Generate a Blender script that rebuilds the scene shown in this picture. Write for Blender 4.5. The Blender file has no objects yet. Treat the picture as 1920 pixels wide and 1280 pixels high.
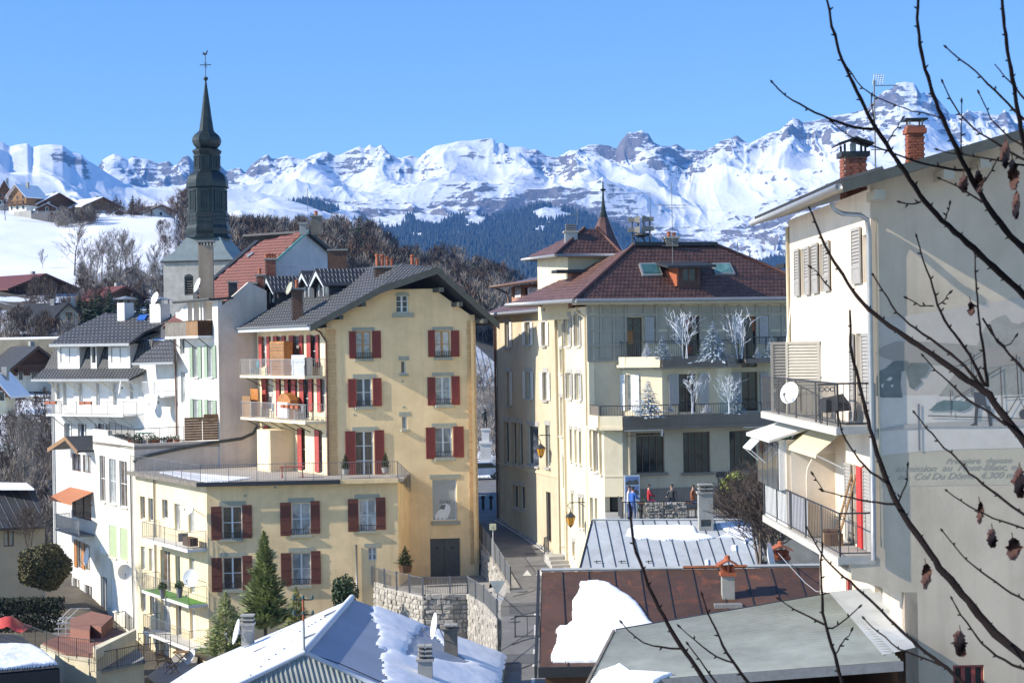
import bpy,bmesh,math,random
import numpy as np
from mathutils import Vector,Matrix
from mathutils.geometry import tessellate_polygon
random.seed(7);RNG=np.random.default_rng(11)
SC=bpy.context.scene
COL=SC.collection
rad=math.radians
# ---------------------------------------------------------------- camera
FOC=3400.0;CX=960.0;CY=648.0;ROLL=0.0165
cr,sr=math.cos(ROLL),math.sin(ROLL)
cam_d=bpy.data.cameras.new('camera');cam=bpy.data.objects.new('camera',cam_d);COL.objects.link(cam)
cam_d.sensor_width=36;cam_d.lens=36*FOC/1920;cam_d.clip_start=0.3;cam_d.clip_end=60000
cam_d.shift_y=(CY-640)/1920
right=Vector((cr,0,-sr));up=Vector((sr,0,cr));back=Vector((0,-1,0))
cam.matrix_world=Matrix(((right.x,up.x,back.x,0),(right.y,up.y,back.y,0),(right.z,up.z,back.z,0),(0,0,0,1)))
cam_d.dof.use_dof=True;cam_d.dof.focus_distance=95;cam_d.dof.aperture_fstop=22
SC.camera=cam
# ---------------------------------------------------------------- light
SUN_EL=rad(31);SUN_AZ=rad(12)
wd=bpy.data.worlds.new('World');SC.world=wd;wd.use_nodes=True
nt=wd.node_tree;nt.nodes.clear()
sky=nt.nodes.new('ShaderNodeTexSky');sky.sky_type='NISHITA';sky.sun_disc=False
sky.sun_elevation=SUN_EL;sky.sun_rotation=rad(270)-SUN_AZ;sky.altitude=900;sky.air_density=1.0;sky.dust_density=0.25;sky.ozone_density=1.6
bg=nt.nodes.new('ShaderNodeBackground');bg.inputs[1].default_value=0.12
wo=nt.nodes.new('ShaderNodeOutputWorld')
tn=nt.nodes.new('ShaderNodeMix');tn.data_type='RGBA';tn.blend_type='MULTIPLY';tn.inputs[0].default_value=1
nt.links.new(sky.outputs[0],tn.inputs[6]);tn.inputs[7].default_value=(.74,1.0,1.32,1)
nt.links.new(tn.outputs[2],bg.inputs[0]);nt.links.new(bg.outputs[0],wo.inputs[0])
sun_d=bpy.data.lights.new('sun','SUN');sun_d.energy=4.9;sun_d.angle=rad(0.5);sun_d.color=(1.0,0.93,0.82)
sun=bpy.data.objects.new('sun',sun_d);COL.objects.link(sun)
sdir=Vector((math.cos(SUN_AZ)*math.cos(SUN_EL),math.sin(SUN_AZ)*math.cos(SUN_EL),-math.sin(SUN_EL)))
sun.rotation_euler=sdir.to_track_quat('-Z','Y').to_euler();sun.location=(-60,20,60)
SC.view_settings.view_transform='Standard';SC.view_settings.look='None'
SC.view_settings.gamma=1;SC.view_settings.use_curve_mapping=False
SC.view_settings.exposure=0.55
try:
    SC.cycles.volume_bounces=0;SC.cycles.max_bounces=6;SC.cycles.diffuse_bounces=4
except Exception:pass
# ---------------------------------------------------------------- picture ray helpers
def ray(px,py):
    dx,dy=px-CX,py-CY
    a=dx*cr-dy*sr
    b=dx*sr+dy*cr
    return Vector((a/FOC,1.0,-b/FOC))
def P(px,py,Y):return ray(px,py)*Y
def PZ(px,py,z):
    r=ray(px,py);return r*(z/r.z)
def XY(px,Y,py=700):p=P(px,py,Y);return(p.x,p.y)
# ---------------------------------------------------------------- materials
MATS={}
def nodes_mat(name):
    m=bpy.data.materials.new(name);m.use_nodes=True
    n=m.node_tree;b=n.nodes['Principled BSDF'];return m,n,b
def ramp(n,fac,stops):
    r=n.nodes.new('ShaderNodeValToRGB');e=r.color_ramp.elements
    while len(e)>1:e.remove(e[-1])
    e[0].position=stops[0][0];e[0].color=(*stops[0][1],1)
    for p,c in stops[1:]:
        x=e.new(p);x.color=(*c,1)
    n.links.new(fac,r.inputs[0]);return r.outputs[0]
def noise(n,scale,detail=4,rough=.6,dist=0,vec=None,sc=None):
    t=n.nodes.new('ShaderNodeTexNoise');t.inputs['Scale'].default_value=scale
    t.inputs['Detail'].default_value=detail;t.inputs['Roughness'].default_value=rough;t.inputs['Distortion'].default_value=dist
    if sc is not None:
        mp=n.nodes.new('ShaderNodeMapping');mp.inputs['Scale'].default_value=sc
        n.links.new(vec,mp.inputs[0]);n.links.new(mp.outputs[0],t.inputs['Vector'])
    elif vec is not None:n.links.new(vec,t.inputs['Vector'])
    return t.outputs['Fac']
def mix(n,f,a,b,mode='MIX'):
    x=n.nodes.new('ShaderNodeMix');x.data_type='RGBA';x.blend_type=mode
    for s,v in((0,f),(6,a),(7,b)):
        if hasattr(v,'default_value')or hasattr(v,'is_linked'):n.links.new(v,x.inputs[s])
        elif s==0:x.inputs[0].default_value=v
        else:x.inputs[s].default_value=(*v,1)
    return x.outputs[2]
def math_n(n,op,a,b=0.5):
    x=n.nodes.new('ShaderNodeMath');x.operation=op
    for i,v in enumerate((a,b)):
        if hasattr(v,'is_linked'):n.links.new(v,x.inputs[i])
        else:x.inputs[i].default_value=v
    return x.outputs[0]
def bump(n,b,h,strength=.3,dist=.02):
    x=n.nodes.new('ShaderNodeBump');x.inputs['Strength'].default_value=strength;x.inputs['Distance'].default_value=dist
    n.links.new(h,x.inputs['Height']);n.links.new(x.outputs[0],b.inputs['Normal'])
def geo_pos(n):
    g=n.nodes.new('ShaderNodeNewGeometry');return g.outputs['Position']
def mat(name,col,rough=.7,var=.18,scale=1.2,metal=0,bmp=.0,bscale=30,streak=0,spec=None,rnd=0):
    if name in MATS:return MATS[name]
    m,n,b=nodes_mat(name);pos=geo_pos(n)
    c1=tuple(max(0,x*(1-var))for x in col);c2=tuple(min(1,x*(1+var*.7))for x in col)
    f=noise(n,scale,5,.62,vec=pos)
    c=ramp(n,f,[(.3,c1),(.7,c2)])
    if streak:c=mix(n,1.0,c,ramp(n,noise(n,.35,6,.7,.8,vec=pos),[(.32,(.84,.83,.80)),(.55,(1,1,1)),(.8,(1.04,1.03,1.0))]),'MULTIPLY')
    if streak:
        s=noise(n,1,4,.6,vec=pos,sc=(2.2,2.2,.16))
        sm=ramp(n,s,[(.50,(0,0,0)),(.74,(1,1,1))])
        c=mix(n,math_n(n,'MULTIPLY',sm,streak),c,tuple(x*.5 for x in col))
    if rnd:
        oi=n.nodes.new('ShaderNodeObjectInfo')
        rr=ramp(n,oi.outputs['Random'],[(0,tuple([1-rnd]*3)),(1,tuple([1+rnd*.6]*3))])
        c=mix(n,1.0,c,rr,'MULTIPLY')
    n.links.new(c,b.inputs['Base Color'])
    b.inputs['Roughness'].default_value=rough;b.inputs['Metallic'].default_value=metal
    if spec is not None:b.inputs['Specular IOR Level'].default_value=spec
    if bmp:bump(n,b,noise(n,bscale,3,.6,vec=pos),bmp)
    MATS[name]=m;return m
def glass_mat(name,base,tint=(.5,.6,.75)):
    if name in MATS:return MATS[name]
    m,n,b=nodes_mat(name);pos=geo_pos(n)
    c=ramp(n,noise(n,.9,3,.6,1.5,vec=pos),[(.35,base),(.7,tuple(min(1,x*2.2+.02)for x in base))])
    n.links.new(c,b.inputs['Base Color']);b.inputs['Roughness'].default_value=.06;b.inputs['IOR'].default_value=1.5
    bump(n,b,noise(n,1.4,2,.5,vec=pos),.08,.05)
    MATS[name]=m;return m
# ---------------------------------------------------------------- objects
WM={}
def link(o,parent=None,M=None):
    M=M or Matrix.Identity(4)
    COL.objects.link(o)
    if parent is not None:
        o.parent=parent;o.matrix_local=WM[parent.name].inverted()@M
    else:o.matrix_world=M
    WM[o.name]=M
    return o
def tag(o,label=None,cat=None,group=None,kind=None):
    if label:o['label']=label
    if cat:o['category']=cat
    if group:o['group']=group
    if kind:o['kind']=kind
    return o
def thing(name,loc,label,cat,group=None):
    o=bpy.data.objects.new(name,None);o.empty_display_size=.3
    link(o,None,Matrix.Translation(Vector(loc)))
    return tag(o,label,cat,group)
class Fr:
    """frame: x to the right along the face, y inward, z up (or x along eave, y upslope, z normal)"""
    def __init__(s,o,u,w=(0,0,1),y=None):
        s.o=Vector(o);s.u=Vector(u).normalized();s.w=Vector(w).normalized()
        s.y=s.w.cross(s.u)
        s.M=Matrix(((s.u.x,s.y.x,s.w.x,s.o.x),(s.u.y,s.y.y,s.w.y,s.o.y),(s.u.z,s.y.z,s.w.z,s.o.z),(0,0,0,1)))
        s.Mi=s.M.inverted();s.k,s.c=0.0,1.0
    def skew(s,d):
        d=Vector(d).normalized();s.k=d.dot(s.u);s.c=d.dot(s.y);return s
    def rl(s,v):return Vector((v[0]+s.k*v[1],s.c*v[1],v[2]))
    def pt(s,a,b,c):return s.M@s.rl((a,b,c))
    def loc(s,p):
        q=s.Mi@Vector(p);y=q.y/s.c;return Vector((q.x-s.k*y,y,q.z))
    def hit(s,px,py,e=0.0):
        r=ray(px,py);n=s.y;o=s.o+s.y*e*s.c
        t=n.dot(o)/n.dot(r);l=s.loc(r*t);return l.x,l.z
    def rect(s,x0,y0,x1,y1,e=0.0):
        ym=(y0+y1)/2;xm=(x0+x1)/2
        return s.hit(x0,ym,e)[0],s.hit(x1,ym,e)[0],s.hit(xm,y1,e)[1],s.hit(xm,y0,e)[1]
def facade(pA,pB):
    a=Vector((pA[0],pA[1],0));b=Vector((pB[0],pB[1],0));f=Fr(a,b-a);f.L=(b-a).length;return f
class Plane:
    def __init__(s,p0,p1,p2):
        p0,p1,p2=map(Vector,(p0,p1,p2))
        n=(p1-p0).cross(p2-p0).normalized()
        if n.z<0:n=-n
        u=Vector((0,0,1)).cross(n)
        u=u.normalized()if u.length>1e-4 else Vector((1,0,0))
        y=n.cross(u)
        s.n=n;s.F=Fr(p0,u,n)
    def px(s,px,py,h=0.0):
        r=ray(px,py);o=s.F.o+s.n*h
        t=s.n.dot(o)/s.n.dot(r);l=s.F.loc(r*t);return(l.x,l.y)
    def w(s,px,py):a=s.px(px,py);return s.F.pt(a[0],a[1],0)
WORLD=Fr((0,0,0),(1,0,0))
class MB:
    def __init__(s):s.v=[];s.f=[];s.m=[];s.cm=0
    def add(s,vs,fs):
        k=len(s.v);s.v+=[tuple(x)for x in vs];s.f+=[tuple(k+i for i in f)for f in fs];s.m+=[s.cm]*len(fs);return s
    def box(s,x0,x1,y0,y1,z0,z1):
        return s.add([(x0,y0,z0),(x1,y0,z0),(x1,y1,z0),(x0,y1,z0),(x0,y0,z1),(x1,y0,z1),(x1,y1,z1),(x0,y1,z1)],
                     [(0,3,2,1),(4,5,6,7),(0,1,5,4),(1,2,6,5),(2,3,7,6),(3,0,4,7)])
    def hexa(s,p):return s.add(p,[(0,3,2,1),(4,5,6,7),(0,1,5,4),(1,2,6,5),(2,3,7,6),(3,0,4,7)])
    def quad(s,a,b,c,d):return s.add([a,b,c,d],[(0,1,2,3)])
    def prism(s,poly,z0,z1):
        n=len(poly);tri=tessellate_polygon([[Vector((p[0],p[1],0))for p in poly]])
        s.add([(p[0],p[1],z0)for p in poly]+[(p[0],p[1],z1)for p in poly],
              [tuple(reversed(t))for t in tri]+[tuple(i+n for i in t)for t in tri]+[(i,(i+1)%n,n+(i+1)%n,n+i)for i in range(n)])
        return s
    def prismY(s,poly,y0,y1):
        n=len(poly);tri=tessellate_polygon([[Vector((p[0],p[1],0))for p in poly]])
        s.add([(p[0],y0,p[1])for p in poly]+[(p[0],y1,p[1])for p in poly],
              [tuple(t)for t in tri]+[tuple(reversed([i+n for i in t]))for t in tri]+[(i,n+i,n+(i+1)%n,(i+1)%n)for i in range(n)])
        return s
    def tube(s,pts,r,seg=6,cap=True):
        pts=[Vector(p)for p in pts];rs=r if isinstance(r,(list,tuple))else[r]*len(pts)
        rings=[];ref=None
        for i,p in enumerate(pts):
            t=(pts[min(i+1,len(pts)-1)]-pts[max(i-1,0)])
            t=t.normalized()if t.length>1e-9 else Vector((0,0,1))
            if ref is None:ref=Vector((0,0,1))if abs(t.z)<.9 else Vector((1,0,0))
            a=t.cross(ref);a=a.normalized()if a.length>1e-6 else t.orthogonal().normalized()
            b=t.cross(a)
            rings.append([p+a*(rs[i]*math.cos(2*math.pi*k/seg))+b*(rs[i]*math.sin(2*math.pi*k/seg))for k in range(seg)])
        vs=[q for R in rings for q in R];fs=[]
        for i in range(len(pts)-1):
            for k in range(seg):
                fs.append((i*seg+k,i*seg+(k+1)%seg,(i+1)*seg+(k+1)%seg,(i+1)*seg+k))
        if cap:fs+=[tuple(range(seg)),tuple(reversed([(len(pts)-1)*seg+k for k in range(seg)]))]
        return s.add(vs,fs)
    def bar(s,a,b,w=.03):return s.tube([a,b],w/2*1.2,4)
    def lathe(s,prof,seg=12,c=(0,0),rot=0.0):
        vs=[];fs=[]
        for r,z in prof:
            vs+=[(c[0]+r*math.cos(rot+2*math.pi*k/seg),c[1]+r*math.sin(rot+2*math.pi*k/seg),z)for k in range(seg)]
        for i in range(len(prof)-1):
            for k in range(seg):fs.append((i*seg+k,i*seg+(k+1)%seg,(i+1)*seg+(k+1)%seg,(i+1)*seg+k))
        fs+=[tuple(reversed(range(seg))),tuple((len(prof)-1)*seg+k for k in range(seg))]
        return s.add(vs,fs)
    def build(s,name,mats,parent=None,F=WORLD,origin=None,smooth=False):
        me=bpy.data.meshes.new(name)
        if origin is None:
            if s.v:
                a=np.array(s.v);origin=((a[:,0].min()+a[:,0].max())/2,(a[:,1].min()+a[:,1].max())/2,a[:,2].min())
            else:origin=(0,0,0)
        o=Vector(origin)
        if F.k:s.v=[tuple(F.rl(q))for q in s.v];o=F.rl(o)
        me.from_pydata([(x-o.x,y-o.y,z-o.z)for x,y,z in s.v],[],s.f)
        for mm in(mats if isinstance(mats,(list,tuple))else[mats]):me.materials.append(mm)
        if any(s.m):me.polygons.foreach_set('material_index',s.m)
        if smooth:me.polygons.foreach_set('use_smooth',[True]*len(me.polygons))
        me.update()
        ob=bpy.data.objects.new(name,me)
        return link(ob,parent,F.M@Matrix.Translation(o))
BOXC={}
def pbox(name,F,x0,x1,y0,y1,z0,z1,m,parent):
    """a box piece, mesh shared between pieces of the same size"""
    key=(name,round(x1-x0,2),round(y1-y0,2),round(z1-z0,2),m.name)
    M=F.M@Matrix.Translation(F.rl(((x0+x1)/2,(y0+y1)/2,z0)))
    if key not in BOXC:
        me=bpy.data.meshes.new(name);b=MB().box(-(x1-x0)/2,(x1-x0)/2,-(y1-y0)/2,(y1-y0)/2,0,z1-z0)
        me.from_pydata(b.v,[],b.f);me.materials.append(m);BOXC[key]=me
    return link(bpy.data.objects.new(name,BOXC[key]),parent,M)
def cached(key,fn,mats):
    if key not in BOXC:
        b=fn();me=bpy.data.meshes.new(key if isinstance(key,str)else key[0]);me.from_pydata(b.v,[],b.f)
        for mm in(mats if isinstance(mats,(list,tuple))else[mats]):me.materials.append(mm)
        if any(b.m):me.polygons.foreach_set('material_index',b.m)
        BOXC[key]=me
    return BOXC[key]
def copy_tree(root,M,label,cat=None,group=None):
    r=root.copy();link(r,None,M);tag(r,label,cat,group)
    def rec(src,dst):
        for ch in src.children:
            c=ch.copy();COL.objects.link(c);c.parent=dst;c.matrix_local=ch.matrix_local.copy();WM[c.name]=WM[dst.name]@c.matrix_local
            rec(ch,c)
    rec(root,r);return r
def slab(name,pl,poly,th,m,parent,lift=0.0):
    """roof slab: polygon in plane frame coordinates"""
    return MB().prism(poly,lift-th,lift).build(name,m,parent,pl.F)
def wall(F,outline,holes,m,parent,name='wall',rev=.2,e=0.0,mr=None,back=None):
    b=MB();polys=[[Vector((x,z,0))for x,z in outline]]
    for h in holes:
        polys.append([Vector(q)for q in((h[0],h[2],0),(h[0],h[3],0),(h[1],h[3],0),(h[1],h[2],0))])
    tri=tessellate_polygon(polys);vs=[(v.x,e,v.y)for p in polys for v in p]
    b.add(vs,[tuple(t)for t in tri])
    n=len(outline)
    th=back if back is not None else .3
    b.add([(x,e,z)for x,z in outline]+[(x,e+th,z)for x,z in outline],[(i,n+i,n+(i+1)%n,(i+1)%n)for i in range(n)])
    for h in holes:
        x0,x1,z0,z1=h[:4];r=h[4]if len(h)>4 else rev
        b.add([(x0,e,z0),(x1,e,z0),(x1,e,z1),(x0,e,z1),(x0,e+r,z0),(x1,e+r,z0),(x1,e+r,z1),(x0,e+r,z1)],
              [(0,1,5,4),(1,2,6,5),(2,3,7,6),(3,0,4,7)])
    return b.build(name,m,parent,F,origin=(outline[0][0],e,min(z for _,z in outline)))
# ================================================================ noise
def _hash(ix,iy,seed):
    h=(ix.astype(np.int64)*374761393+iy.astype(np.int64)*668265263+seed*1442695041)&0xFFFFFFFF
    h=((h^(h>>13))*1274126177)&0xFFFFFFFF
    return((h^(h>>16))&0xFFFF)/65535.0
def vnoise(x,y,seed=0):
    ix=np.floor(x);iy=np.floor(y);fx=x-ix;fy=y-iy
    fx=fx*fx*fx*(fx*(fx*6-15)+10);fy=fy*fy*fy*(fy*(fy*6-15)+10)
    a=_hash(ix,iy,seed);b=_hash(ix+1,iy,seed);c=_hash(ix,iy+1,seed);d=_hash(ix+1,iy+1,seed)
    return(a*(1-fx)+b*fx)*(1-fy)+(c*(1-fx)+d*fx)*fy
def fbm(x,y,oct=5,seed=0,gain=.5):
    s=0;a=1;t=0
    for i in range(oct):s=s+a*(vnoise(x,y,seed+i*17)*2-1);t+=a;a*=gain;x=x*2.03+11.3;y=y*1.97+4.7
    return s/t
def ridged(x,y,oct=6,seed=0,gain=.55):
    s=0;a=1;t=0;w=1
    for i in range(oct):
        v=1-np.abs(vnoise(x,y,seed+i*13)*2-1);v=v*v*w;w=np.clip(v*1.6,0,1)
        s=s+a*v;t+=a;a*=gain;x=x*2.1+3.1;y=y*2.05+7.9
    return s/t
def grid_mesh(name,X,Y,Z,mats,attrs=None,kind='structure',smooth=True,mi=None):
    ny,nx=X.shape;me=bpy.data.meshes.new(name)
    me.vertices.add(nx*ny);me.vertices.foreach_set('co',np.stack([X,Y,Z],-1).astype(np.float32).ravel())
    i=np.arange(ny-1)[:,None]*nx+np.arange(nx-1)[None,:]
    q=np.stack([i,i+1,i+1+nx,i+nx],-1).reshape(-1,4)
    me.loops.add(q.size);me.loops.foreach_set('vertex_index',q.ravel().astype(np.int32))
    me.polygons.add(len(q));me.polygons.foreach_set('loop_start',(np.arange(len(q))*4).astype(np.int32))
    me.polygons.foreach_set('use_smooth',np.full(len(q),smooth))
    for k,v in(attrs or{}).items():
        at=me.attributes.new(k,'FLOAT','POINT');at.data.foreach_set('value',v.astype(np.float32).ravel())
    for m in mats:me.materials.append(m)
    me.update(calc_edges=True);me.validate()
    o=bpy.data.objects.new(name,me);link(o);o['kind']=kind;return o
def contour_surface(rows,xs,ny):
    """rows: list of (Y, [(px,py)..], weight) -> X,Y,Z grids through the picture contours"""
    Yk=np.array([r[0]for r in rows],float)
    Zk=[]
    for r in rows:
        px=np.array([p[0]for p in r[1]],float);py=np.array([p[1]for p in r[1]],float)
        yy=np.interp(xs,px,py);dx=xs-CX;dy=yy-CY
        b=dx*sr+dy*cr;Zk.append(-b/FOC*r[0])
    Zk=np.array(Zk)
    wts=np.array([r[2]if len(r)>2 else 1 for r in rows[:-1]],float)
    cum=np.concatenate([[0],np.cumsum(wts)]);t=np.linspace(0,cum[-1],ny)
    Yv=np.interp(t,cum,Yk)
    Z=np.stack([np.interp(t,cum,Zk[:,i])for i in range(len(xs))],1)
    kk=np.repeat(t[:,None],len(xs),1)
    Yg=np.repeat(Yv[:,None],len(xs),1)
    Xg=(xs[None,:]-CX)*cr/FOC*Yg
    return Xg,Yg,Z,kk
def attr(n,name):
    a=n.nodes.new('ShaderNodeAttribute');a.attribute_name=name;return a.outputs['Fac']
# ---------------------------------------------------------------- mountain material
def mountain_mat():
    m,n,b=nodes_mat('snow_and_rock');pos=geo_pos(n)
    g=n.nodes.new('ShaderNodeNewGeometry');sep=n.nodes.new('ShaderNodeSeparateXYZ');n.links.new(g.outputs['Normal'],sep.inputs[0])
    sep2=n.nodes.new('ShaderNodeSeparateXYZ');n.links.new(pos,sep2.inputs[0])
    rk=attr(n,'rock');fo=attr(n,'forest')
    nz=noise(n,.012,7,.68,.6,vec=pos)
    band=noise(n,1,6,.7,0,vec=pos,sc=(.006,.006,.05))
    f=math_n(n,'ADD',rk,math_n(n,'MULTIPLY',math_n(n,'SUBTRACT',nz,.5),1.1))
    f=math_n(n,'ADD',f,math_n(n,'MULTIPLY',math_n(n,'SUBTRACT',band,.5),1.3))
    rmask=ramp(n,f,[(.47,(0,0,0)),(.56,(1,1,1))])
    rc=ramp(n,noise(n,.02,6,.7,.3,vec=pos),[(.3,(.13,.12,.115)),(.55,(.24,.215,.20)),(.75,(.38,.34,.31))])
    c=mix(n,rmask,(.88,.90,.93),rc)
    ff=math_n(n,'ADD',fo,math_n(n,'MULTIPLY',math_n(n,'SUBTRACT',noise(n,.03,6,.75,.2,vec=pos),.5),1.4))
    fmask=ramp(n,ff,[(.48,(0,0,0)),(.54,(1,1,1))])
    fc=ramp(n,noise(n,.05,5,.7,0,vec=pos),[(.35,(.018,.028,.02)),(.7,(.05,.06,.04))])
    c=mix(n,fmask,c,fc)
    n.links.new(c,b.inputs['Base Color']);b.inputs['Roughness'].default_value=.75;b.inputs['Specular IOR Level'].default_value=.2
    bump(n,b,math_n(n,'MULTIPLY',noise(n,.03,8,.7,.3,vec=pos),math_n(n,'ADD',math_n(n,'MULTIPLY',rmask,.85),.15)),.9,16)
    return m
MM=mountain_mat()
SKY_L=[(-500,300),(-200,285),(0,262),(12,266),(24,274),(40,270),(58,268),(66,276),(80,272),(105,271),(124,273),(138,284),(160,290),(167,299),(190,313),(215,330),(240,345),(270,352),(300,357),(360,358),(430,352),(600,380),(900,480),(2400,620)]
SKY_R=[(-500,330),(150,330),(190,312),(197,300),(208,293),(220,287),(232,292),(246,299),(256,292),(268,296),(285,298),(302,305),(322,301),(332,311),(340,306),(350,293),(360,292),(371,305),(385,309),(400,306),(415,305),(430,320),(445,314),(455,312),(465,322),(478,306),(495,295),(508,289),(515,298),(530,297),(545,293),(560,297),(575,300),(590,291),(605,286),(620,283),(632,290),(645,288),(660,281),(680,274),(690,279),(700,271),(712,279),(722,272),(735,288),(752,298),(775,291),(792,296),(805,282),(822,274),(845,269),(865,264),(890,262),(920,258),(932,258),(938,268),(950,266),(960,274),(985,273),(1000,279),(1012,278),(1030,290),(1050,293),(1062,287),(1075,280),(1090,281),(1110,270),(1130,269),(1148,272),(1162,278),(1172,262),(1185,250),(1198,250),(1210,244),(1222,251),(1232,268),(1245,274),(1262,274),(1275,270),(1290,279),(1308,279),(1325,282),(1340,275),(1350,268),(1362,260),(1378,257),(1388,251),(1400,262),(1412,270),(1430,262),(1450,250),(1468,245),(1480,232),(1494,219),(1504,222),(1512,228),(1535,224),(1560,219),(1600,211),(1635,200),(1648,184),(1662,172),(1680,164),(1690,153),(1706,151),(1722,154),(1734,174),(1742,170),(1752,174),(1762,178),(1775,196),(1788,214),(1800,216),(1830,208),(1850,211),(1878,216),(1900,213),(1960,225),(2100,260),(2400,300)]
def sm(pts,w,d):
    x=np.arange(-500,2400,6.0);y=np.interp(x,[p[0]for p in pts],[p[1]for p in pts])
    k=np.exp(-(np.arange(-3*w,3*w+1,6.0)/w)**2/2);k/=k.sum();h=len(k)//2
    y2=np.convolve(np.pad(y,h,mode='edge'),k,'valid')[:len(x)]
    return[(a,b+d+8*math.sin(a*.05)+6*math.sin(a*.021))for a,b in zip(x,y2)]
def off(pts,d):return[(x,y+(d(x)if callable(d)else d))for x,y in pts]
# ---------------------------------------------------------------- far range
xs=np.linspace(-150,2080,1150)
rows=[(9300,off(SKY_R,60),2),(9100,SKY_R,24),
        (8990,sm(SKY_R,16,22),24),
        (8500,sm(SKY_R,90,66),26),
        (7900,[(-500,350),(200,352),(430,345),(560,340),(640,352),(720,366),(800,345),(900,338),(940,350),(1010,351),(1110,352),(1135,334),(1165,347),(1210,368),(1260,402),(1330,412),(1400,385),(1500,350),(1600,318),(1750,300),(1920,290),(2400,320)],34),
        (7790,[(-500,380),(430,378),(560,372),(640,388),(720,380),(800,388),(900,385),(950,398),(1010,418),(1110,424),(1165,428),(1230,425),(1280,435),(1340,445),(1420,430),(1500,395),(1600,352),(1750,330),(1920,320),(2400,350)],26),
        (7200,[(-500,400),(430,398),(600,408),(800,412),(950,430),(1100,455),(1250,470),(1400,480),(1500,455),(1600,410),(1920,380),(2400,400)],22),
        (5600,[(-500,560),(600,560),(2400,560)],3),(4200,[(-500,640),(2400,640)])]
X,Y,Z,K=contour_surface(rows,xs,300)
u=X/1000;v=Y/1000
amp=np.interp(K[:,0],[0,2,10,26,50,76,100,136,160,163],[10,9,34,95,42,26,30,60,26,20])[:,None]
amp=amp*np.interp(xs,[-150,900,1400,2080],[.9,.9,1.15,1.3])[None,:]
wu=fbm(u*2,v*2,3,77)*.35;R=ridged(u*2.1+v*1.2+wu,v*2.4-u*.8+wu,8,3,.57)
R2=ridged(u*7+K*.006+wu*2,K*.02+u*1.5,6,9,.55)
Z=Z+amp*((R-.42)*1.5+(R2-.4)*.62)+fbm(u*30,v*30,3,5)*3*(amp/60)
zx=np.gradient(Z,axis=1)/(np.gradient(X,axis=1));zy=np.gradient(Z,axis=0)/(np.gradient(Y,axis=0)-1e-3)
slope=np.sqrt(zx**2+zy**2)
cb=np.exp(-((K-118)/17)**2)*np.clip((np.interp(xs,[0,400,620,900,960,1280,1340,1600,2000],[.3,.35,.55,.45,1.0,1.0,.7,.7,.7]))[None,:],0,1)
rock=.13+np.clip((slope-.5)*.42,0,.46)+np.clip((34-K)/34,0,1)*.10+cb*.55+np.clip(fbm(u*1.7,v*2.2,4,44)*.32,-.2,.25)
tl=np.interp(xs,[-150,400,470,560,640,720,2100],[.1,.1,.5,.5,.1,0,0])[None,:]
forest=tl*np.exp(-((K-140)/10)**2)+fbm(u*3,v*3,4,21)*.25*tl
grid_mesh('distant_mountains',X,Y,Z,[MM],{'rock':rock,'forest':forest})
# ---------------------------------------------------------------- left massif: smooth snow faces under a rock rim
xs=np.linspace(-350,760,560)
rows=[(6900,off(SKY_L,60),2),(6700,SKY_L,14),(6640,off(SKY_L,12),14),(6450,off(SKY_L,lambda x:38+6*math.sin(x*.05)),36),
        (5900,[(-500,395),(0,350),(60,362),(150,350),(230,362),(300,372),(420,380),(600,420),(900,500),(2400,640)],30),(5000,[(-500,440),(400,445),(900,560),(2400,640)],10),(4300,[(-500,560),(2400,660)])]
X,Y,Z,K=contour_surface(rows,xs,190);u=X/1000;v=Y/1000
amp=np.interp(K[:,0],[0,2,10,30,64,94,106],[4,3,12,60,95,60,10])[:,None]
gul=ridged(u*1.9+v*.9+fbm(u*2,v*2,2,8)*.3,v*1.2-u*.3,6,61,.45)
Z=Z+amp*((gul-.45)*1.3)+fbm(u*16,v*16,3,5)*3
zx=np.gradient(Z,axis=1)/(np.gradient(X,axis=1));zy=np.gradient(Z,axis=0)/(np.gradient(Y,axis=0)-1e-3)
slope=np.sqrt(zx**2+zy**2)
rock=.0+np.clip((slope-.8)*.2,0,.2)+np.exp(-((K-22)/9)**2)*np.interp(xs,[-300,90,105,170,200],[.1,.12,.5,.5,0])[None,:]
grid_mesh('snowy_massif',X,Y,Z,[MM],{'rock':rock,'forest':rock*0})
# ---------------------------------------------------------------- forested mountain in the middle
TREEL=[(-500,420),(380,470),(430,425),(470,402),(500,396),(540,384),(570,376),(600,378),(640,392),(700,408),(740,404),(790,398),(840,404),(880,402),(930,404),(975,396),(1000,386),(1020,382),(1045,386),(1075,394),(1110,404),(1150,420),(1200,438),(1260,462),(1330,490),(1400,500),(1440,486),(1500,476),(1600,470),(2400,470)]
xs=np.linspace(200,1800,800)
rows=[(6900,off(TREEL,70),2),(6600,TREEL,30),(6200,off(TREEL,22),60),(4800,off(TREEL,95),60),(3600,[(-500,600),(2400,610)],6),(2600,[(-500,680),(2400,690)])]
X,Y,Z,K=contour_surface(rows,xs,200);u=X/1000;v=Y/1000
amp=np.interp(K[:,0],[0,2,15,60,150,158],[6,4,16,38,50,10])[:,None]
Z=Z+amp*((ridged(u*2.4+v,v*1.3,5,71)-.4)*1.2)+fbm(u*40,v*40,3,8)*5
def blob(cx,cy,rx,ry):
    yk=np.interp(xs,[p[0]for p in TREEL],[p[1]for p in TREEL])[None,:]
    return None
PXg=CX+X/Y*FOC
PYg=CY-Z/Y*FOC-(PXg-CX)*sr
clear=np.zeros_like(X)
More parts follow.
